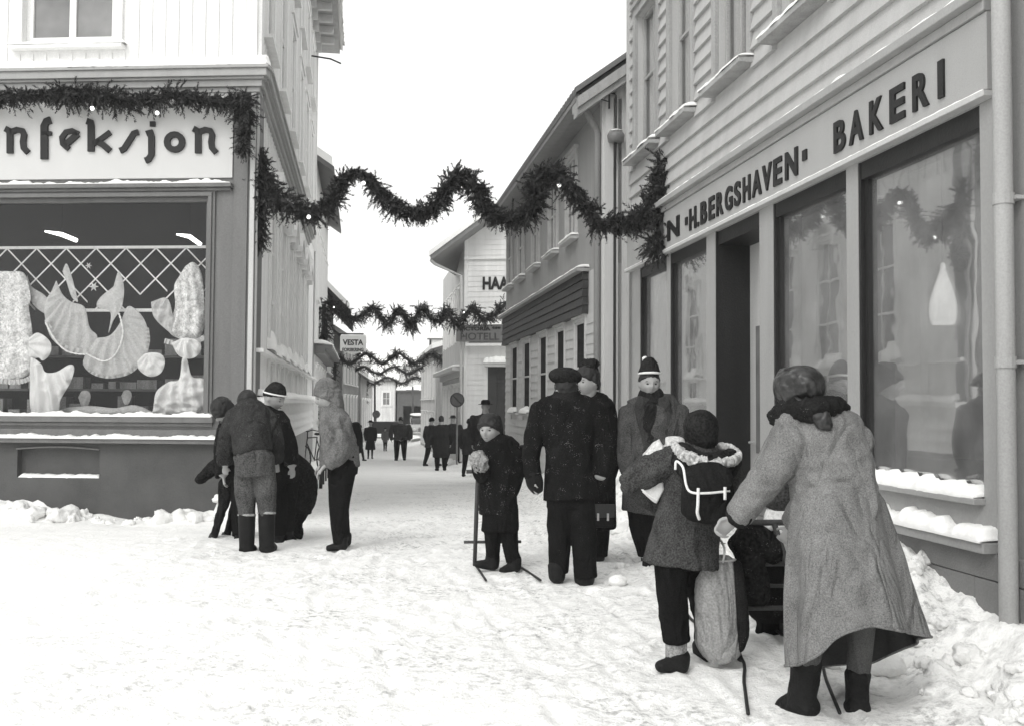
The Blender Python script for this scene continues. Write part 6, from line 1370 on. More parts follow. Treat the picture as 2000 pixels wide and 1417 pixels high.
def garland(paths, label, dens=120, L=.17, core=.022, group='spruce garlands of the street', droop=.6, bulbs=(), seed=1, scale=1.0):
    """paths: lists of (world point, radius factor)"""
    rng = np.random.default_rng(seed); V, F = [], []; mb = MB(); first = Vector(paths[0][0][:3]); e = empty('garland', first, label, 'garland', group)
    for path in paths:
        C = crom(path, 8); seg = np.linalg.norm(np.diff(C[:, :3], axis=0), axis=1); tot = seg.sum(); cum = np.concatenate([[0], np.cumsum(seg)])
        mb.tube([Vector(c[:3]) for c in C], [core*c[3]*scale for c in C], 8)
        N = int(tot*dens*2.0)
        for k in range(N):
            u = rng.random()*tot; i = min(np.searchsorted(cum, u)-1, len(seg)-1); i = max(i, 0); f = (u-cum[i])/max(seg[i], 1e-6); p = C[i, :3]+(C[i+1, :3]-C[i, :3])*f; r = C[i, 3]*(1+.45*float(vn(np.array([[u*3.1, seed, 0.]]), 1.0, seed)[0])); t = (C[i+1, :3]-C[i, :3])/max(seg[i], 1e-6)
            if rng.random() < .55*abs(float(vn(np.array([[u*7.3, 5., seed]]), 1.0, 3)[0])): continue
            q = rng.normal(size=3)*.5; q[2] -= droop*rng.random(); q += t*(.8 if rng.random() < .7 else -.5); q += np.array([0, 0, .5]) if rng.random() < .2 else 0
            nn = rng.normal(size=3); nn /= np.linalg.norm(nn); sprig(V, F, p+nn*core*r*scale*rng.random()*2.2, q+nn*.7, L*scale*(.5+.8*rng.random())*min(1.4, .5+.55*r), rng)
    m2 = MB(); m2.v = V; m2.f = F; m2.build('spruce_sprays', needle, e); mb.build('rope_core', needle, e, True)
    for (x, y, Y) in bulbs:
        p = at(x, y, Y); b = MB(); b.ball(p, .024, 10, 8); o = b.build('light_bulb', emit('lit_bulb', 2.0), e, True); b = MB(); b.tube([p+Vector((0, 0, .028)), p+Vector((0, 0, .07))], .014, 8); b.build('socket', iron, o)
    return e
G = lambda x, y, Y, r=1.0: (*at(x, y, Y), r)
xs0, xs1 = 505, 1290
mY = lambda x: 12.6+(11.6-12.6)*(x-xs0)/(xs1-xs0)
P0 = [(512, 300, 1.0), (515, 345, 1.7), (540, 385, 2.0), (585, 412, 1.8), (625, 412, 1.7), (655, 385, 1.2), (668, 352, 1.0), (695, 338, 1.0), (722, 350, 1.2), (750, 385, 1.4), (790, 412, 1.4), (828, 412, 1.2), (858, 395, 1.2), (875, 360, 1.1), (905, 342, 1.1), (930, 365, 1.3), (945, 400, 1.5), (980, 425, 1.5), (1022, 420, 1.2), (1045, 395, 1.5), (1055, 352, 1.6), (1080, 336, 1.4), (1105, 355, 1.5), (1135, 395, 1.7), (1165, 428, 1.5), (1205, 438, 1.5), (1245, 432, 1.8), (1275, 400, 2.2), (1292, 350, 2.0), (1298, 315, 1.7)]
ex = [G(506, 330, 12.6, 1.2), G(507, 400, 12.62, 1.2), G(508, 450, 12.64, 1.0), G(507, 480, 12.66, .6)]
ex2 = [G(1303, 310, 11.45, 1.3), G(1306, 380, 11.45, 1.7), G(1296, 430, 11.45, 2.0), G(1290, 470, 11.45, 1.9), G(1275, 492, 11.45, 1.4)]
garland([[G(x, y, mY(x), r) for x, y, r in P0], ex, ex2], 'largest spruce garland hung in three waves across the street from corner shop to bakery', 270, .125, .024, bulbs=[(603, 424, 12.35), (710, 358, 12.2), (918, 398, 12.0), (1092, 362, 11.8)], seed=3)
cor = lambda x, y, r=1.5: (*Fw.P(*Fw.wp(x, y, .24), .24), r)
garland([[cor(-60, 195), cor(20, 190), cor(80, 187), cor(150, 186), cor(220, 190), cor(270, 196, 1.7), cor(330, 188), cor(400, 196), cor(450, 200, 1.6), cor(482, 195, 1.7)], [cor(478, 195, 1.6), cor(478, 235, 1.8), cor(476, 270, 1.5), cor(474, 292, .9)]], 'spruce garland nailed along the cornice above the pale sign and hanging at the corner', 190, .14, .022, bulbs=[(180, 212, 12.1), (307, 221, 12.1)], seed=5)
def mid(pts, Y, label, r, dens, L, seed, bulbs=(), Y2=None):
    x0, x1 = pts[0][0], pts[-1][0]; Y2 = Y2 or Y
    return garland([[G(x, y, Y+(Y2-Y)*(x-x0)/max(1, x1-x0), rr*r) for x, y, rr in pts]]+([]), label, dens, L, .04, seed=seed, bulbs=bulbs)
garland([[G(x, y, 31, r) for x, y, r in ((634, 590, 2), (655, 598, 2.2), (690, 622, 1.8), (712, 612, 1.8), (728, 600, 1.8), (745, 620, 1.8), (760, 632, 2), (778, 604, 1.9), (795, 625, 2.2), (800, 640, 2), (815, 615, 2), (825, 600, 2), (842, 622, 2), (860, 625, 1.8), (872, 605, 1.8), (890, 632, 1.8), (905, 622, 2), (925, 600, 2), (940, 622, 2), (960, 618, 1.8), (980, 600, 2), (990, 590, 2))], [G(x, y, 31, r) for x, y, r in ((632, 595, 2.2), (632, 630, 2.0), (633, 672, 1.6))]], 'second spruce garland across the street, hanging in pointed waves before the hotel sign', 110, .19, .026, seed=7, bulbs=[(652, 600, 30.8), (906, 610, 30.8)])
def wave(x0, x1, yl, yh, n, ph=0): 
    return [(x0+(x1-x0)*k/(n*4), yl+(yh-yl)*(.5+.5*math.cos(2*pi*(k/4+ph)))) for k in range(n*4+1)]
for i, (x0, x1, a, b, n, ph, Y, lab) in enumerate(((652, 905, 710, 690, 4, 0, 44, 'third spruce garland across the street, the highest of the far ones below the insurance sign'), (668, 905, 730, 716, 4, .3, 55, 'fourth spruce garland across the street, the middle one of the far three'), (712, 880, 748, 736, 3, .2, 66, 'farthest and lowest spruce garland across the street'))):
    pts = wave(x0, x1, a, b, n, ph); pth = [G(x, y, Y, 1.7) for x, y in pts]
    tails = [[G(x0, pts[0][1], Y, 1.8), G(x0+1, pts[0][1]+28, Y, 1.6), G(x0+2, pts[0][1]+52-i*4, Y, 1.3)], [G(x1, pts[-1][1]-8, Y, 1.8), G(x1-1, pts[-1][1]+20, Y, 1.7), G(x1-2, pts[-1][1]+50-i*8, Y, 1.3)]]
    garland([pth]+tails, lab, 70, .19, .035, seed=11+i)
def wire(p, q, label, sag=.1):
    mb = MB(); P = [p+(q-p)*t-Vector((0, 0, sag*4*t*(1-t))) for t in np.linspace(0, 1, 16)]; off = P[0]; o = mb; mb.tube(P, .006, 5); o = mb.build('wire', iron, None, True); tag(o, label, 'wire', 'thin overhead wires')
#wire(at(510, 292, 12.6), at(1300, 312, 11.45), 'thin wire carrying the largest garland between corner shop and bakery', .15)
# ================================================================ signs, bicycle, cars, railings
def hang_sign():
    Y = 36; e = empty('insurance_sign', at(689, 688, Y), 'small white hanging sign reading VESTA FORSIKRING on the left side of the street', 'sign'); Wd = Wall(0, Y, 1, 0); f = lambda x, y: Wd.wp(x, y)
    (a, z1), (b, z0) = f(664, 656), f(715, 686); mb = MB(); Wd.box(mb, a, b, z0, z1, -.06, 0); mb.quad(Wd.P(a+.1, z0-.002, -.03), Wd.P((a+b)/2, z0-.12, -.03), Wd.P(b-.1, z0-.002, -.03)); mb.build('sign_board', paintW, e, bevel=.03)
    text('VESTA', Wd, (a+b)/2, f(0, 670)[1], (b-a)*.78, .2, .0, 'lettering', letD, e, .03, .01); text('FORSIKRING', Wd, (a+b)/2, f(0, 682)[1], (b-a)*.8, .12, .0, 'lettering', letD, e, .03, .01)
    mb = MB(); mb.tube([Wd.P(a-.9, z1+.08, -.03), Wd.P(b-.1, z1+.08, -.03)], .02, 6)
    for t in (a+.15, b-.15): mb.tube([Wd.P(t, z1, -.03), Wd.P(t, z1+.08, -.03)], .012, 6)
    mb.build('bracket', iron, e)
    snow_strip(Wd, a+.02, b-.02, z1, .06, .07, e, -.06, 3, h0=.7)
hang_sign()
def isbar():
    w = Wall(w2.P(3.2, 0).x, w2.P(3.2, 0).y, 1, 0); Y = w.o.y; e = empty('vertical_sign', at(619, 845, Y), 'narrow vertical pale sign reading ISBAR on the left house front behind the youth', 'sign')
    f = lambda x, y: w.wp(x, y); (a, z1), (b, z0) = f(613, 788), f(627, 848); mb = MB(); w.box(mb, a, b, z0, z1, -.08, 0); mb.build('sign_board', paintL, e, bevel=.01)
    n = 5; hh = (z1-z0)/n
    for i, ch in enumerate('ISBAR'): text(ch, w, (a+b)/2, z1-(i+1)*hh+.02, (b-a)*(.5 if ch != 'I' else .15), hh-.04, 0, 'letter', letD, e, .04, .01)
isbar()
def round_sign(px, py, r_px, foot, Y, label, bar=True):
    e = empty('road_sign', at(px, foot, Y), label, 'road sign', 'round road signs'); s = Y/F_PX; c = at(px, py, Y)
    mb = MB(); mb.tube([c+Vector((0, 0, 0)), c+Vector((0, -.02, 0))], r_px*s, 28); mb.build('disc', mat('sign_disc_grey', .09, rough=.4), e)
    mb = MB(); mb.tube([c+Vector((r_px*s*math.cos(a), -.022, r_px*s*math.sin(a))) for a in np.linspace(0, 2*pi, 32, endpoint=False)], r_px*s*.09, 6, close=True); mb.build('rim', mat('sign_dark', .03), e, True)
    mb = MB(); d = r_px*s*.62; mb.tube([c+Vector((-d, -.024, d)), c+Vector((d, -.024, -d))], r_px*s*.1, 6); mb.build('bar', mat('sign_dark', .03), e)
    mb = MB(); g = at(px, foot, Y); mb.tube([Vector((c.x, c.y+.03, c.z+r_px*s)), Vector((c.x, c.y+.03, float(gz(g.x, g.y))))], .03, 8); mb.build('pole', mat('zinc_pole', .16, rough=.4), e)
round_sign(893, 780, 13, 880, 33.2, 'round no-parking sign with a diagonal bar before the hotel corner')
round_sign(735, 808, 7, 868, 72, 'small round no-parking sign on a tall pole far down the street')
def pole(px, top, foot, Y, label):
    g = at(px, foot, Y); t = at(px, top, Y); mb = MB(); mb.tube([Vector((g.x, g.y, float(gz(g.x, g.y)))), t], [.09, .07], 8); mb.tube([t+Vector((-.5, 0, -.3)), t+Vector((.5, 0, -.3))], .04, 6); tag(mb.build('utility_pole', mat('pole_wood', .06), None, True), label, 'pole', 'utility poles at the end of the street')
pole(732, 742, 868, 74, 'thin dark pole carrying a round sign left of the parked car'); pole(806, 754, 866, 79, 'dark pole standing in front of the shed opening')
def hanging_lantern():
    Y = 50; e = empty('box_sign', at(869, 785, Y), 'small dark box sign projecting from the right side under the far garlands', 'sign'); s = Y/F_PX; p = at(869, 768, Y); mb = MB(); mb.aabb(p.x-7*s, p.x+7*s, Y-.1, Y+.1, p.z-11*s, p.z+11*s); mb.build('box', mat('sign_dark', .03), e, bevel=.02)
    mb = MB(); mb.aabb(p.x-8*s, p.x+8*s, Y-.12, Y+.12, p.z+11.2*s, p.z+14*s); mb.build('snow_cap', snowL, e, bevel=.03); mb = MB(); mb.tube([p+Vector((0, .0, .2)), p+Vector((.7, 0, .2))], .02, 6); mb.build('bracket', iron, e)
hanging_lantern()
def bicycle():
    Y = ground_hit(612, 935)+.6; s = Y/F_PX; c = at(612, 930, Y); z0 = float(gz(c.x, c.y)); e = empty('bicycle', (c.x, c.y, z0), 'black bicycle with snow on its wheels leaning by the wall behind the youth', 'bicycle')
    u = Vector((.25, 1, 0)).normalized(); P = lambda a, z: Vector((c.x, c.y, z0))+u*a+Vector((0, 0, z)); r = .33
    for a in (-.5, .52):
        mb = MB(); mb.tube([P(a+r*math.cos(t), r+r*math.sin(t)) for t in np.linspace(0, 2*pi, 28, endpoint=False)], .018, 8, close=True)
        o = mb.build('wheel', rubM, e, True); mb = MB()
        for t in np.linspace(0, pi, 9, endpoint=False): mb.tube([P(a+r*math.cos(t), r+r*math.sin(t)), P(a-r*math.cos(t), r-r*math.sin(t))], .0025, 4)
        mb.build('spokes', MATS['metal_pale'], o)
    mb = MB(); BB, ST, HT, HB = P(.05, .3), P(.18, .85), P(-.36, .85), P(-.38, .72)
    for p, q in ((BB, ST), (ST, HT), (HB, BB), (BB, P(.52, r)), (P(.52, r), ST*.9+BB*.1), (HT, P(-.5, r))): mb.tube([p, q], .014, 8)
    mb.build('frame', iron, e, True)
    n = Vector((u.y, -u.x, 0)); mb = MB(); mb.tube([P(-.2, 1.0)+n*.25, P(-.34, 1.04)+n*.12, P(-.36, 1.0), P(-.34, 1.04)-n*.12, P(-.2, 1.0)-n*.25], .012, 8); mb.tube([P(-.36, .8), P(-.36, 1.0)], .013, 8); mb.build('handlebar', iron, e, True)
    mb = MB(); mb.ball(P(.2, .93), (.08, .13, .035), 12, 8); mb.build('saddle', bootM, e, True)
bicycle()
def railing():
    w = Lw; a0, a1 = w.S(572, 880), w.S(602, 890); o = .55; e = empty('railing', w.P(a0, -.2, o), 'black iron railing with snow on its corner post below the side windows', 'railing')
    zg = lambda a: float(slope(w.P(a, 0).y)); z1 = .95
    for k, a in enumerate(np.linspace(a0, a1, 5)): mb = MB(); mb.tube([w.P(a, zg(a), o), w.P(a, z1, o)], .035 if k in (0, 4) else .02, 8); mb.build('post', iron, e, True)
    mb = MB()
    for z in (z1-.02, z1-.35, z1-.7): mb.tube([w.P(a0, z, o), w.P(a1, z, o)], .02, 8)
    mb.build('rail', iron, e, True)
    mb = MB(); mb.ball(w.P(a1, z1+.07, o), (.12, .12, .13), 12, 8); mb.ball(w.P(a0, z1+.06, o), (.1, .1, .09), 12, 8); mb.build('snow_cap', snowL, e, True)
railing()
def car(px, py, Y, label, v=.35, yaw=0., L=4.1, Wd=1.6, Hh=1.45, big=False, dark=.03):
    s = Y/F_PX; p = at(px, py, Y); z0 = float(gz(p.x, p.y)); e = empty('parked_car', (p.x, p.y, z0), label, 'car', 'cars parked at the end of the street'); R = Matrix.Rotation(yaw, 3, 'Z'); B = Vector((p.x, p.y, z0)); P = lambda x, y, z: B+R@Vector((x, y, z))
    def shell(secs, name, m, vox=.03, sm=4):
        mb = MB(); K = 20; i0 = 0
        for (y, hw, zl, zh, rr) in secs:
            for j in range(K):
                a = 2*pi*j/K; cx, cz = math.cos(a), math.sin(a); q = (abs(cx)**rr+abs(cz)**rr)**(-1/rr); mb.v.append(tuple(P(cx*q*hw, y, (zl+zh)/2+cz*q*(zh-zl)/2)))
        for k in range(len(secs)-1):
            for j in range(K): mb.f.append((k*K+j, k*K+(j+1) % K, (k+1)*K+(j+1) % K, (k+1)*K+j))
        mb.f.append(tuple(range(K))[::-1]); mb.f.append(tuple((len(secs)-1)*K+j for j in range(K))); return mb.build(name, m, e, True)
    pm = mat('car_paint_%d' % (v*100), v, rough=.3, spec=.5, amt=.05, bump=0); h = L/2; w = Wd/2
    shell([(-h, w*.6, .35, .62, 3), (-h+.08, w*.88, .28, .78, 4), (-h+.6, w, .25, .86, 5), (-.6, w, .24, .92, 5), (h-.8, w, .25, .92, 5), (h-.1, w*.9, .3, .82, 4), (h, w*.6, .4, .7, 3)], 'body', pm)
    shell([(-.75, w*.7, .85, .9, 4), (-.4, w*.82, .85, 1.22, 4), (.1, w*.84, .85, Hh, 4), (.9, w*.82, .85, Hh-.02, 4), (1.35, w*.7, .85, 1.1, 4)], 'cabin', mat('car_glass', .04, rough=.08, spec=.7))
    mb = MB(); 
    for k in range(9):
        pass
    shell([(-.15, w*.6, Hh-.06, Hh+.02, 3), (.0, w*.8, Hh-.04, Hh+.1, 3), (.5, w*.84, Hh-.04, Hh+.14, 3), (1.0, w*.78, Hh-.06, Hh+.08, 3), (1.15, w*.5, Hh-.1, Hh, 3)], 'roof_snow', snowL)
    for q in (-1, 1):
        mb = MB(); c = P(q*w*.68, -h+.05, .62); d = R@Vector((0, -1, 0)); mb.tube([c, c+d*.06, c+d*.08], [.1, .1, .07], 16); mb.build('headlight', mat('lamp_glass', .7, rough=.15), e, True)
        for y in (-h+.75, h-.75): mb = MB(); x = R@Vector((1, 0, 0)); c = P(q*(w-.12), y, .31); mb.tube([c-x*.09, c-x*.07, c+x*.07, c+x*.09], [.25, .31, .31, .25], 20); mb.build('wheel', rubM, e, True)
    mb = MB(); mb.tube([P(-w*.9, -h-.02, .42), P(-w*.5, -h-.07, .42), P(w*.5, -h-.07, .42), P(w*.9, -h-.02, .42)], .05, 8); mb.build('bumper', mat('chrome', .6, rough=.15), e, True)
    mb = MB()
    for k in range(5): mb.tube([P(-w*.35, -h-.01, .52+k*.05), P(w*.35, -h-.01, .52+k*.05)], .012, 6)
    mb.build('grille', mat('sign_dark', .03), e)
car(822, 861, 64, 'pale rounded car with snow on its roof parked facing the camera at the street end', .45, .15)
car(840, 830, 76, 'snow-covered car parked across the street end behind the pale rounded one', .2, 1.4)
def cart():
    p = at(752, 868, 60); z = float(gz(p.x, p.y)); e = empty('handcart', (p.x, p.y, z), 'dark loaded handcart standing behind the small child', 'cart'); x, y = p.x, p.y
    mb = MB(); mb.aabb(x-.85, x+.85, y-.5, y+.5, z+.65, z+1.35); mb.build('box', mat('pole_wood', .06), e, bevel=.03)
    for q in (-1, 1):
        mb = MB(); mb.tube([Vector((x+q*.9, y+.33*math.cos(t), z+.4+.36*math.sin(t))) for t in np.linspace(0, 2*pi, 20, endpoint=False)], .03, 6, close=True); mb.build('wheel', rubM, e)
    mb = MB(); mb.tube([Vector((x-.9, y, z+.4)), Vector((x+.9, y, z+.4))], .03, 6); mb.tube([Vector((x-.4, y-.5, z+.7)), Vector((x-.4, y-1.2, z+.8))], .02, 6); mb.tube([Vector((x+.4, y-.5, z+.7)), Vector((x+.4, y-1.2, z+.8))], .02, 6); mb.build('shaft', iron, e)
cart()

# ================================================================ what hangs in the corner shop's window
lace = mat('lace_fabric', .7, 'paint', sc=34, amt=.3, rough=.85, bump=.6, fine=60); lace2 = mat('printed_fabric', .7, sc=24, amt=.75, rough=.9, bump=.4, fine=45); satin = mat('satin_fabric', .85, 'streak', sc=7, amt=.15, rough=.45, bump=.3)
def inpoly(P, x, y):
    c = False; n = len(P); j = n-1
    for i in range(n):
        if (P[i][1] > y) != (P[j][1] > y) and x < (P[j][0]-P[i][0])*(y-P[i][1])/(P[j][1]-P[i][1])+P[i][0]: c = not c
        j = i
    return c
def smooth_poly(pts, k=5): return [tuple(p) for p in crom([*pts, pts[0]], k)[:-1]]
def cloth(name, cat, label, pts, out, m, puff=.07, fold=.02, fr=(9, 9, 3), seed=1, piv=None, pl=26, group='garments displayed in the corner shop window', parent=None, sm=True):
    """a stuffed garment: outline at a distance behind the glass, pillow-shaped and folded on both sides"""
    PV = Fw.wp(*piv, out) if piv else None
    P = [(a, z) for a, z in (Fw.wp(x, y, out) for x, y in (smooth_poly(pts) if sm else pts))]; A = np.array(P); n = len(P); lo, hi = A.min(0), A.max(0); st = max((hi-lo).max()/42, .012)
    nx, nz = int((hi[0]-lo[0])/st)+2, int((hi[1]-lo[1])/st)+2; idx = {}; V = []
    X, Z = np.meshgrid(lo[0]+np.arange(nx+1)*st, lo[1]+np.arange(nz+1)*st); seg = np.roll(A, -1, 0)-A
    def dist(p):
        t = np.clip(((p-A)*seg).sum(1)/np.maximum((seg**2).sum(1), 1e-12), 0, 1); d = A+seg*t[:, None]-p; q = (d**2).sum(1); i = q.argmin(); return math.sqrt(q[i]), A[i]+seg[i]*t[i]
    ins = {}
    for j in range(nz+1):
        for i in range(nx+1): ins[i, j] = inpoly(P, X[j, i], Z[j, i])
    mb = MB(); front, back = {}, {}
    def vert(i, j):
        if (i, j) in front: return
        p = np.array([X[j, i], Z[j, i]]); d, q = dist(p)
        if not ins[i, j]: p = q; d = 0
        q3 = np.array([[p[0], p[1], seed*3.1]]); f = 1.2*fold*float((1-2*abs(vn(q3, fr, seed)))[0])+fold*.25*float(fbm(q3, 16, 2, seed)[0])
        if PV: th_ = math.atan2(p[0]-PV[0], PV[1]-p[1]); rr_ = math.hypot(p[0]-PV[0], PV[1]-p[1]); f += (.010+.022*min(1, rr_/.5))*math.sin(th_*pl+1.5*float(vn(q3, 4, 5)[0]))
        th = puff*.55*(1-math.exp(-d/.05)) + (f if d > 0 else 0)*min(1, d/.03); front[i, j] = len(mb.v); mb.v.append(tuple(Fw.P(p[0], p[1], out+max(th, .004)))); back[i, j] = len(mb.v); mb.v.append(tuple(Fw.P(p[0], p[1], out-.004-puff*.5*(1-math.exp(-d/.06)))))
    cells = [(i, j) for j in range(nz) for i in range(nx) if sum(ins[c] for c in ((i, j), (i+1, j), (i+1, j+1), (i, j+1))) >= 1]; cs = set(cells)
    for i, j in cells:
        for c in ((i, j), (i+1, j), (i+1, j+1), (i, j+1)): vert(*c)
        a, b, c, d = ((i, j), (i+1, j), (i+1, j+1), (i, j+1)); mb.f.append((front[a], front[b], front[c], front[d])); mb.f.append((back[d], back[c], back[b], back[a]))
        for (p, q, nb) in ((a, b, (i, j-1)), (b, c, (i+1, j)), (c, d, (i, j+1)), (d, a, (i-1, j))):
            if nb not in cs: mb.f.append((front[q], front[p], back[p], back[q]))
    o = mb.build(name, m, parent, True)
    if parent is None: tag(o, label, cat, group)
    return o
cloth('dress', 'dress', 'long printed dress hanging at the left edge of the display window', [(-20, 530), (20, 530), (48, 535), (60, 580), (56, 600), (62, 640), (66, 700), (60, 730), (-20, 735)], -.5, lace2, .09, .03, piv=(25, 380), pl=60)
cloth('glove', 'glove', 'pale sleeve end puffed out beside the printed dress', [(56, 660), (75, 650), (98, 668), (98, 690), (84, 704), (75, 698), (62, 702), (55, 690)], -.42, satin, .07, .02, seed=2, piv=(50, 672), pl=12)
cloth('blouse', 'blouse', 'pale fabric drape fanning out at the top left beside the printed dress', [(52, 535), (62, 560), (85, 575), (95, 590), (90, 612), (70, 600), (58, 580)], -.6, lace, .04, .02, seed=3)
cloth('skirt_cloth', 'cloth', 'white satin cloth draped over a stand at the bottom left of the display window', [(60, 695), (80, 710), (88, 726), (110, 726), (135, 712), (145, 718), (138, 745), (118, 780), (110, 808), (62, 808)], -.38, satin, .06, .03, (5, 5, 22), 4, piv=(75, 640), pl=34)
cloth('apron', 'apron', 'left half-moon apron of pale lace hanging point upward in the display window', [(110, 548), (122, 575), (140, 590), (165, 600), (175, 640), (190, 658), (172, 690), (130, 680), (100, 655), (88, 620), (88, 590), (100, 570)], -.48, lace, .05, .012, seed=5, piv=(150, 560), pl=26)
cloth('apron', 'apron', 'lower half-moon apron with a bright lace border in the middle of the display window', [(190, 660), (215, 655), (235, 630), (248, 600), (262, 602), (282, 625), (292, 665), (282, 700), (255, 728), (215, 738), (180, 730), (163, 712), (168, 690)], -.44, lace, .05, .012, seed=6, piv=(225, 610), pl=24)
cloth('bonnet', 'bonnet', 'round pale bonnet standing on a small pedestal right of the middle', [(268, 705), (285, 690), (312, 690), (322, 705), (314, 728), (292, 735), (272, 722)], -.40, satin, .08, .02, seed=7, piv=(295, 690), pl=11)
cloth('blouse', 'blouse', 'flowered blouse with puffed sleeves on a bust at the right of the display window', [(362, 520), (378, 512), (392, 530), (398, 570), (398, 640), (380, 665), (345, 660), (328, 640), (342, 600), (340, 560), (350, 540)], -.5, lace2, .10, .03, seed=8, piv=(370, 400), pl=70)
cloth('collar', 'collar', 'pale pointed collar cloth left of the flowered blouse', [(295, 590), (325, 582), (336, 610), (338, 650), (320, 640), (300, 618)], -.42, lace, .05, .02, seed=9, piv=(330, 560), pl=18)
cloth('muff', 'muff', 'rounded satin muff below the flowered blouse', [(335, 670), (360, 660), (388, 665), (392, 685), (375, 700), (350, 695)], -.38, satin, .09, .02, seed=10, piv=(362, 655), pl=12)
cloth('skirt_cloth', 'cloth', 'pale skirt spreading over the floor at the bottom right of the display window', [(300, 800), (305, 765), (330, 745), (350, 740), (356, 700), (365, 700), (375, 735), (400, 742), (400, 790), (370, 808), (300, 808)], -.38, satin, .08, .04, (12, 12, 3), 11, piv=(358, 660), pl=30)
cloth('ribbon', 'ribbon', 'dangling ribbon bow between the two half-moon aprons', [(222, 560), (232, 530), (242, 560), (238, 600), (222, 625), (212, 650), (216, 610), (190, 600), (195, 582)], -.5, lace, .02, .02, seed=12)
cloth('ribbon', 'ribbon', 'curling ribbon hanging above the left half-moon apron', [(122, 530), (130, 515), (140, 540), (148, 570), (152, 590), (140, 580), (130, 550)], -.5, lace, .02, .02, seed=13)
cloth('cloth_pile', 'cloth', 'low heap of pale folded cloths along the window floor', [(110, 808), (125, 796), (180, 792), (225, 796), (262, 790), (290, 800), (300, 810)], -.6, lace, .10, .03, seed=14)
for i, (x, y, r, lab) in enumerate(((165, 775, 12, 'small pale hat on the window floor, left one of the pair'), (247, 772, 10, 'small pale hat on the window floor, right one of the pair'))):
    cloth('small_hat', 'hat', lab, [(x-r, y), (x-r*.4, y-r), (x+r*.6, y-r), (x+r, y), (x+r*.4, y+r*1.6), (x-r*.4, y+r*1.6)], -.8, lace, .05, .02, seed=20+i)
def lace_border(pts, label):
    P = [Fw.P(*Fw.wp(x, y, -.37), -.37) for x, y in pts]; mb = MB(); C = crom([(*p, 0) for p in P], 7); mb.tube([Vector(c[:3]) for c in C], [.011+.004*math.sin(i*2.1) for i in range(len(C))], 7); tag(mb.build('lace_edging', satin, None, True), label, 'lace', 'lace edgings of the aprons')
MATS['lace_fabric'].node_tree.nodes['Principled BSDF'].inputs['Alpha'].default_value = .6; MATS['satin_fabric'].node_tree.nodes['Principled BSDF'].inputs['Alpha'].default_value = .85
def frill(pts, label, r=7):
    C = crom([(x, y) for x, y in pts], 12); mb = MB(); n = len(C); a, b = [], []
    for i in range(n):
        t = C[min(i+1, n-1)]-C[max(i-1, 0)]; t = t/np.linalg.norm(t); q = np.array([-t[1], t[0]]); o = -.40+.022*math.sin(i*1.7); A = C[i]-q*1.5; B = C[i]+q*r*(1+.12*math.sin(i*2.3))
        a.append(Fw.P(*Fw.wp(*A, -.42), -.42)); b.append(Fw.P(*Fw.wp(*B, o), o))
    for i in range(n-1):
        mb.quad(a[i], b[i], b[i+1], a[i+1]); e = Fw.n*-.006; mb.quad(a[i+1]+e, b[i+1]+e, b[i]+e, a[i]+e)
    tag(mb.build('frill', lace, None, True), label, 'frill', 'ruffled frills of the garments')
frill([(172, 690), (130, 682), (102, 660), (88, 625)], 'ruffled frill hanging along the left half-moon apron edge')
frill([(292, 640), (294, 668), (283, 702), (256, 730), (215, 740), (180, 732), (160, 712)][::-1], 'ruffled frill hanging along the lower half-moon apron edge', -7)
frill([(-5, 738), (20, 742), (45, 740), (62, 732)], 'ruffled hem of the printed dress', 8)
frill([(322, 662), (345, 668), (372, 670), (398, 655)], 'ruffled hem of the flowered blouse', 8)
def star(px, py, r, label):
    mb = MB(); a0, z0 = Fw.wp(px, py, -.7); c = Fw.P(a0, z0, -.7)
    P = [Fw.P(a0+(r if k % 2 else r*.4)*math.sin(k*pi/6), z0+(r if k % 2 else r*.4)*math.cos(k*pi/6), -.7) for k in range(12)]; e = Fw.n*.03
    for k in range(12): mb.quad(P[k], P[(k+1) % 12], c+e); mb.quad(P[(k+1) % 12], P[k], c-e)
    tag(mb.build('paper_star', mat('trellis_white', .85), None), label, 'star', 'paper stars hanging in the shop window')
star(173, 519, .05, 'small white paper star hanging on the trellis'); star(183, 560, .07, 'larger paper star hanging between the aprons below the trellis')
lace_border([(89, 630), (104, 658), (125, 682), (146, 690), (167, 692)], 'bright scalloped lace edging along the left half-moon apron')
lace_border([(168, 690), (185, 699), (204, 705), (222, 696), (234, 676), (240, 653), (237, 628), (232, 612)], 'bright scalloped lace edging curving across the lower half-moon apron')
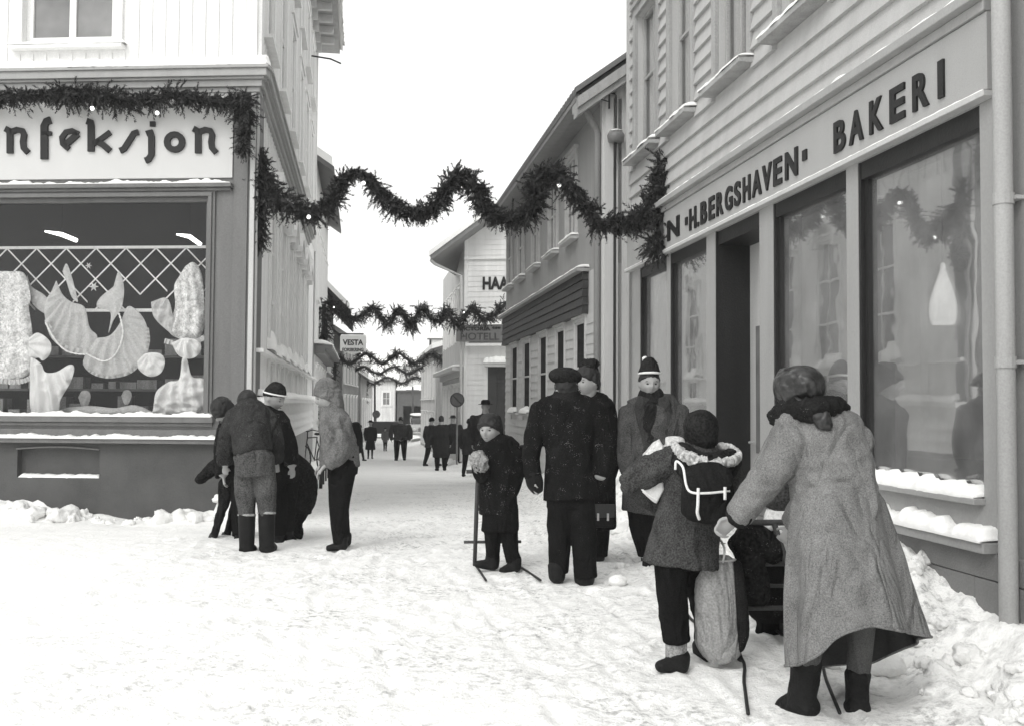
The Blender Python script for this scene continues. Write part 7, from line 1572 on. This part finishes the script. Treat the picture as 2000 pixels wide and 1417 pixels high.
def trellis():
    e = empty('trellis', Fw.P(-3, Fw.Z(200, 620, -.75), -.75), 'white diagonal lattice trellis hanging behind the garments in the display window', 'trellis'); f = Fw; O = -.75; wm = mat('trellis_white', .85)
    l, r = f.S(0, 480, O), f.S(402, 480, O); zt = f.Z(200, 481, O); mb = MB(); f.box(mb, l-.3, r+.1, zt-.035, zt, O-.01, O+.02); mb.build('top_rail', wm, e)
    zb2 = f.Z(200, 603, O); mb = MB(); f.box(mb, f.S(120, 600, O), f.S(330, 600, O), zb2-.04, zb2, O-.02, O+.01); mb.build('lower_rail', wm, e)
    mb = MB(); pitch = f.S(150, 480, O)-f.S(92, 480, O); n = int((r-l)/pitch)+3; D = zt-f.Z(200, 600, O)
    for k in range(-1, n):
        a = l+k*pitch+.1
        for q, oo in ((1, O-.012), (-1, O)):
            if k in (4, 9) and q > 0: dd = D*.7
            else: dd = D*(.75+.25*((k*7) % 3)/2)
            if a+q*dd > r+.05: dd = (r+.05-a)/q if q > 0 else dd
            if dd <= 0: continue
            p0, p1 = f.P(a, zt-.03, oo), f.P(a+q*dd, zt-.03-dd, oo); t = Vector((0, 0, .012)); nn = f.n*.008; mb.box8([p0-t, p1-t, p1-t+nn, p0-t+nn, p0+t, p1+t, p1+t+nn, p0+t+nn])
    mb.build('lattice', wm, e)
trellis()
def shop_lamp(pts, lab):
    f = Fw; O = -1.0; P = [f.P(*f.wp(x, y, O), O) for x, y in pts]; e = empty('ceiling_lamp', P[0], lab, 'lamp', 'lit lamps inside the corner shop'); mb = MB(); mb.tube(P, [.012, .03, .028], 8); mb.build('lamp_tube', emit('tube_lamp', 2.2), e, True)
    mb = MB(); mb.tube([P[1], P[1]+Vector((0, 0, DZT-P[1].z+.2))], .008, 6); mb.build('cord', iron, e)
shop_lamp([(88, 452), (120, 458), (150, 470)], 'slanting bright tube lamp at the left inside the corner shop'); shop_lamp([(345, 458), (370, 462), (392, 478)], 'slanting bright tube lamp at the right inside the corner shop')

def haze():
    mb = MB(); mb.aabb(-120, 120, -25, 104, -2.6, 16.5); o = mb.build('haze', None or mat('tmp', .5), None); o.data.materials.clear(); m = bpy.data.materials.new('thin_air'); m.use_nodes = True; t = m.node_tree; t.nodes.clear()
    v = t.nodes.new('ShaderNodeVolumePrincipled'); q = t.nodes.new('ShaderNodeOutputMaterial'); v.inputs['Density'].default_value = .0016; v.inputs['Color'].default_value = (.95, .95, .95, 1); t.links.new(v.outputs[0], q.inputs['Volume'])
    o.data.materials.append(m); tag(o, 'thin winter haze in the street', None, None, 'stuff')
haze()
finish_remesh()
finish_fonts()
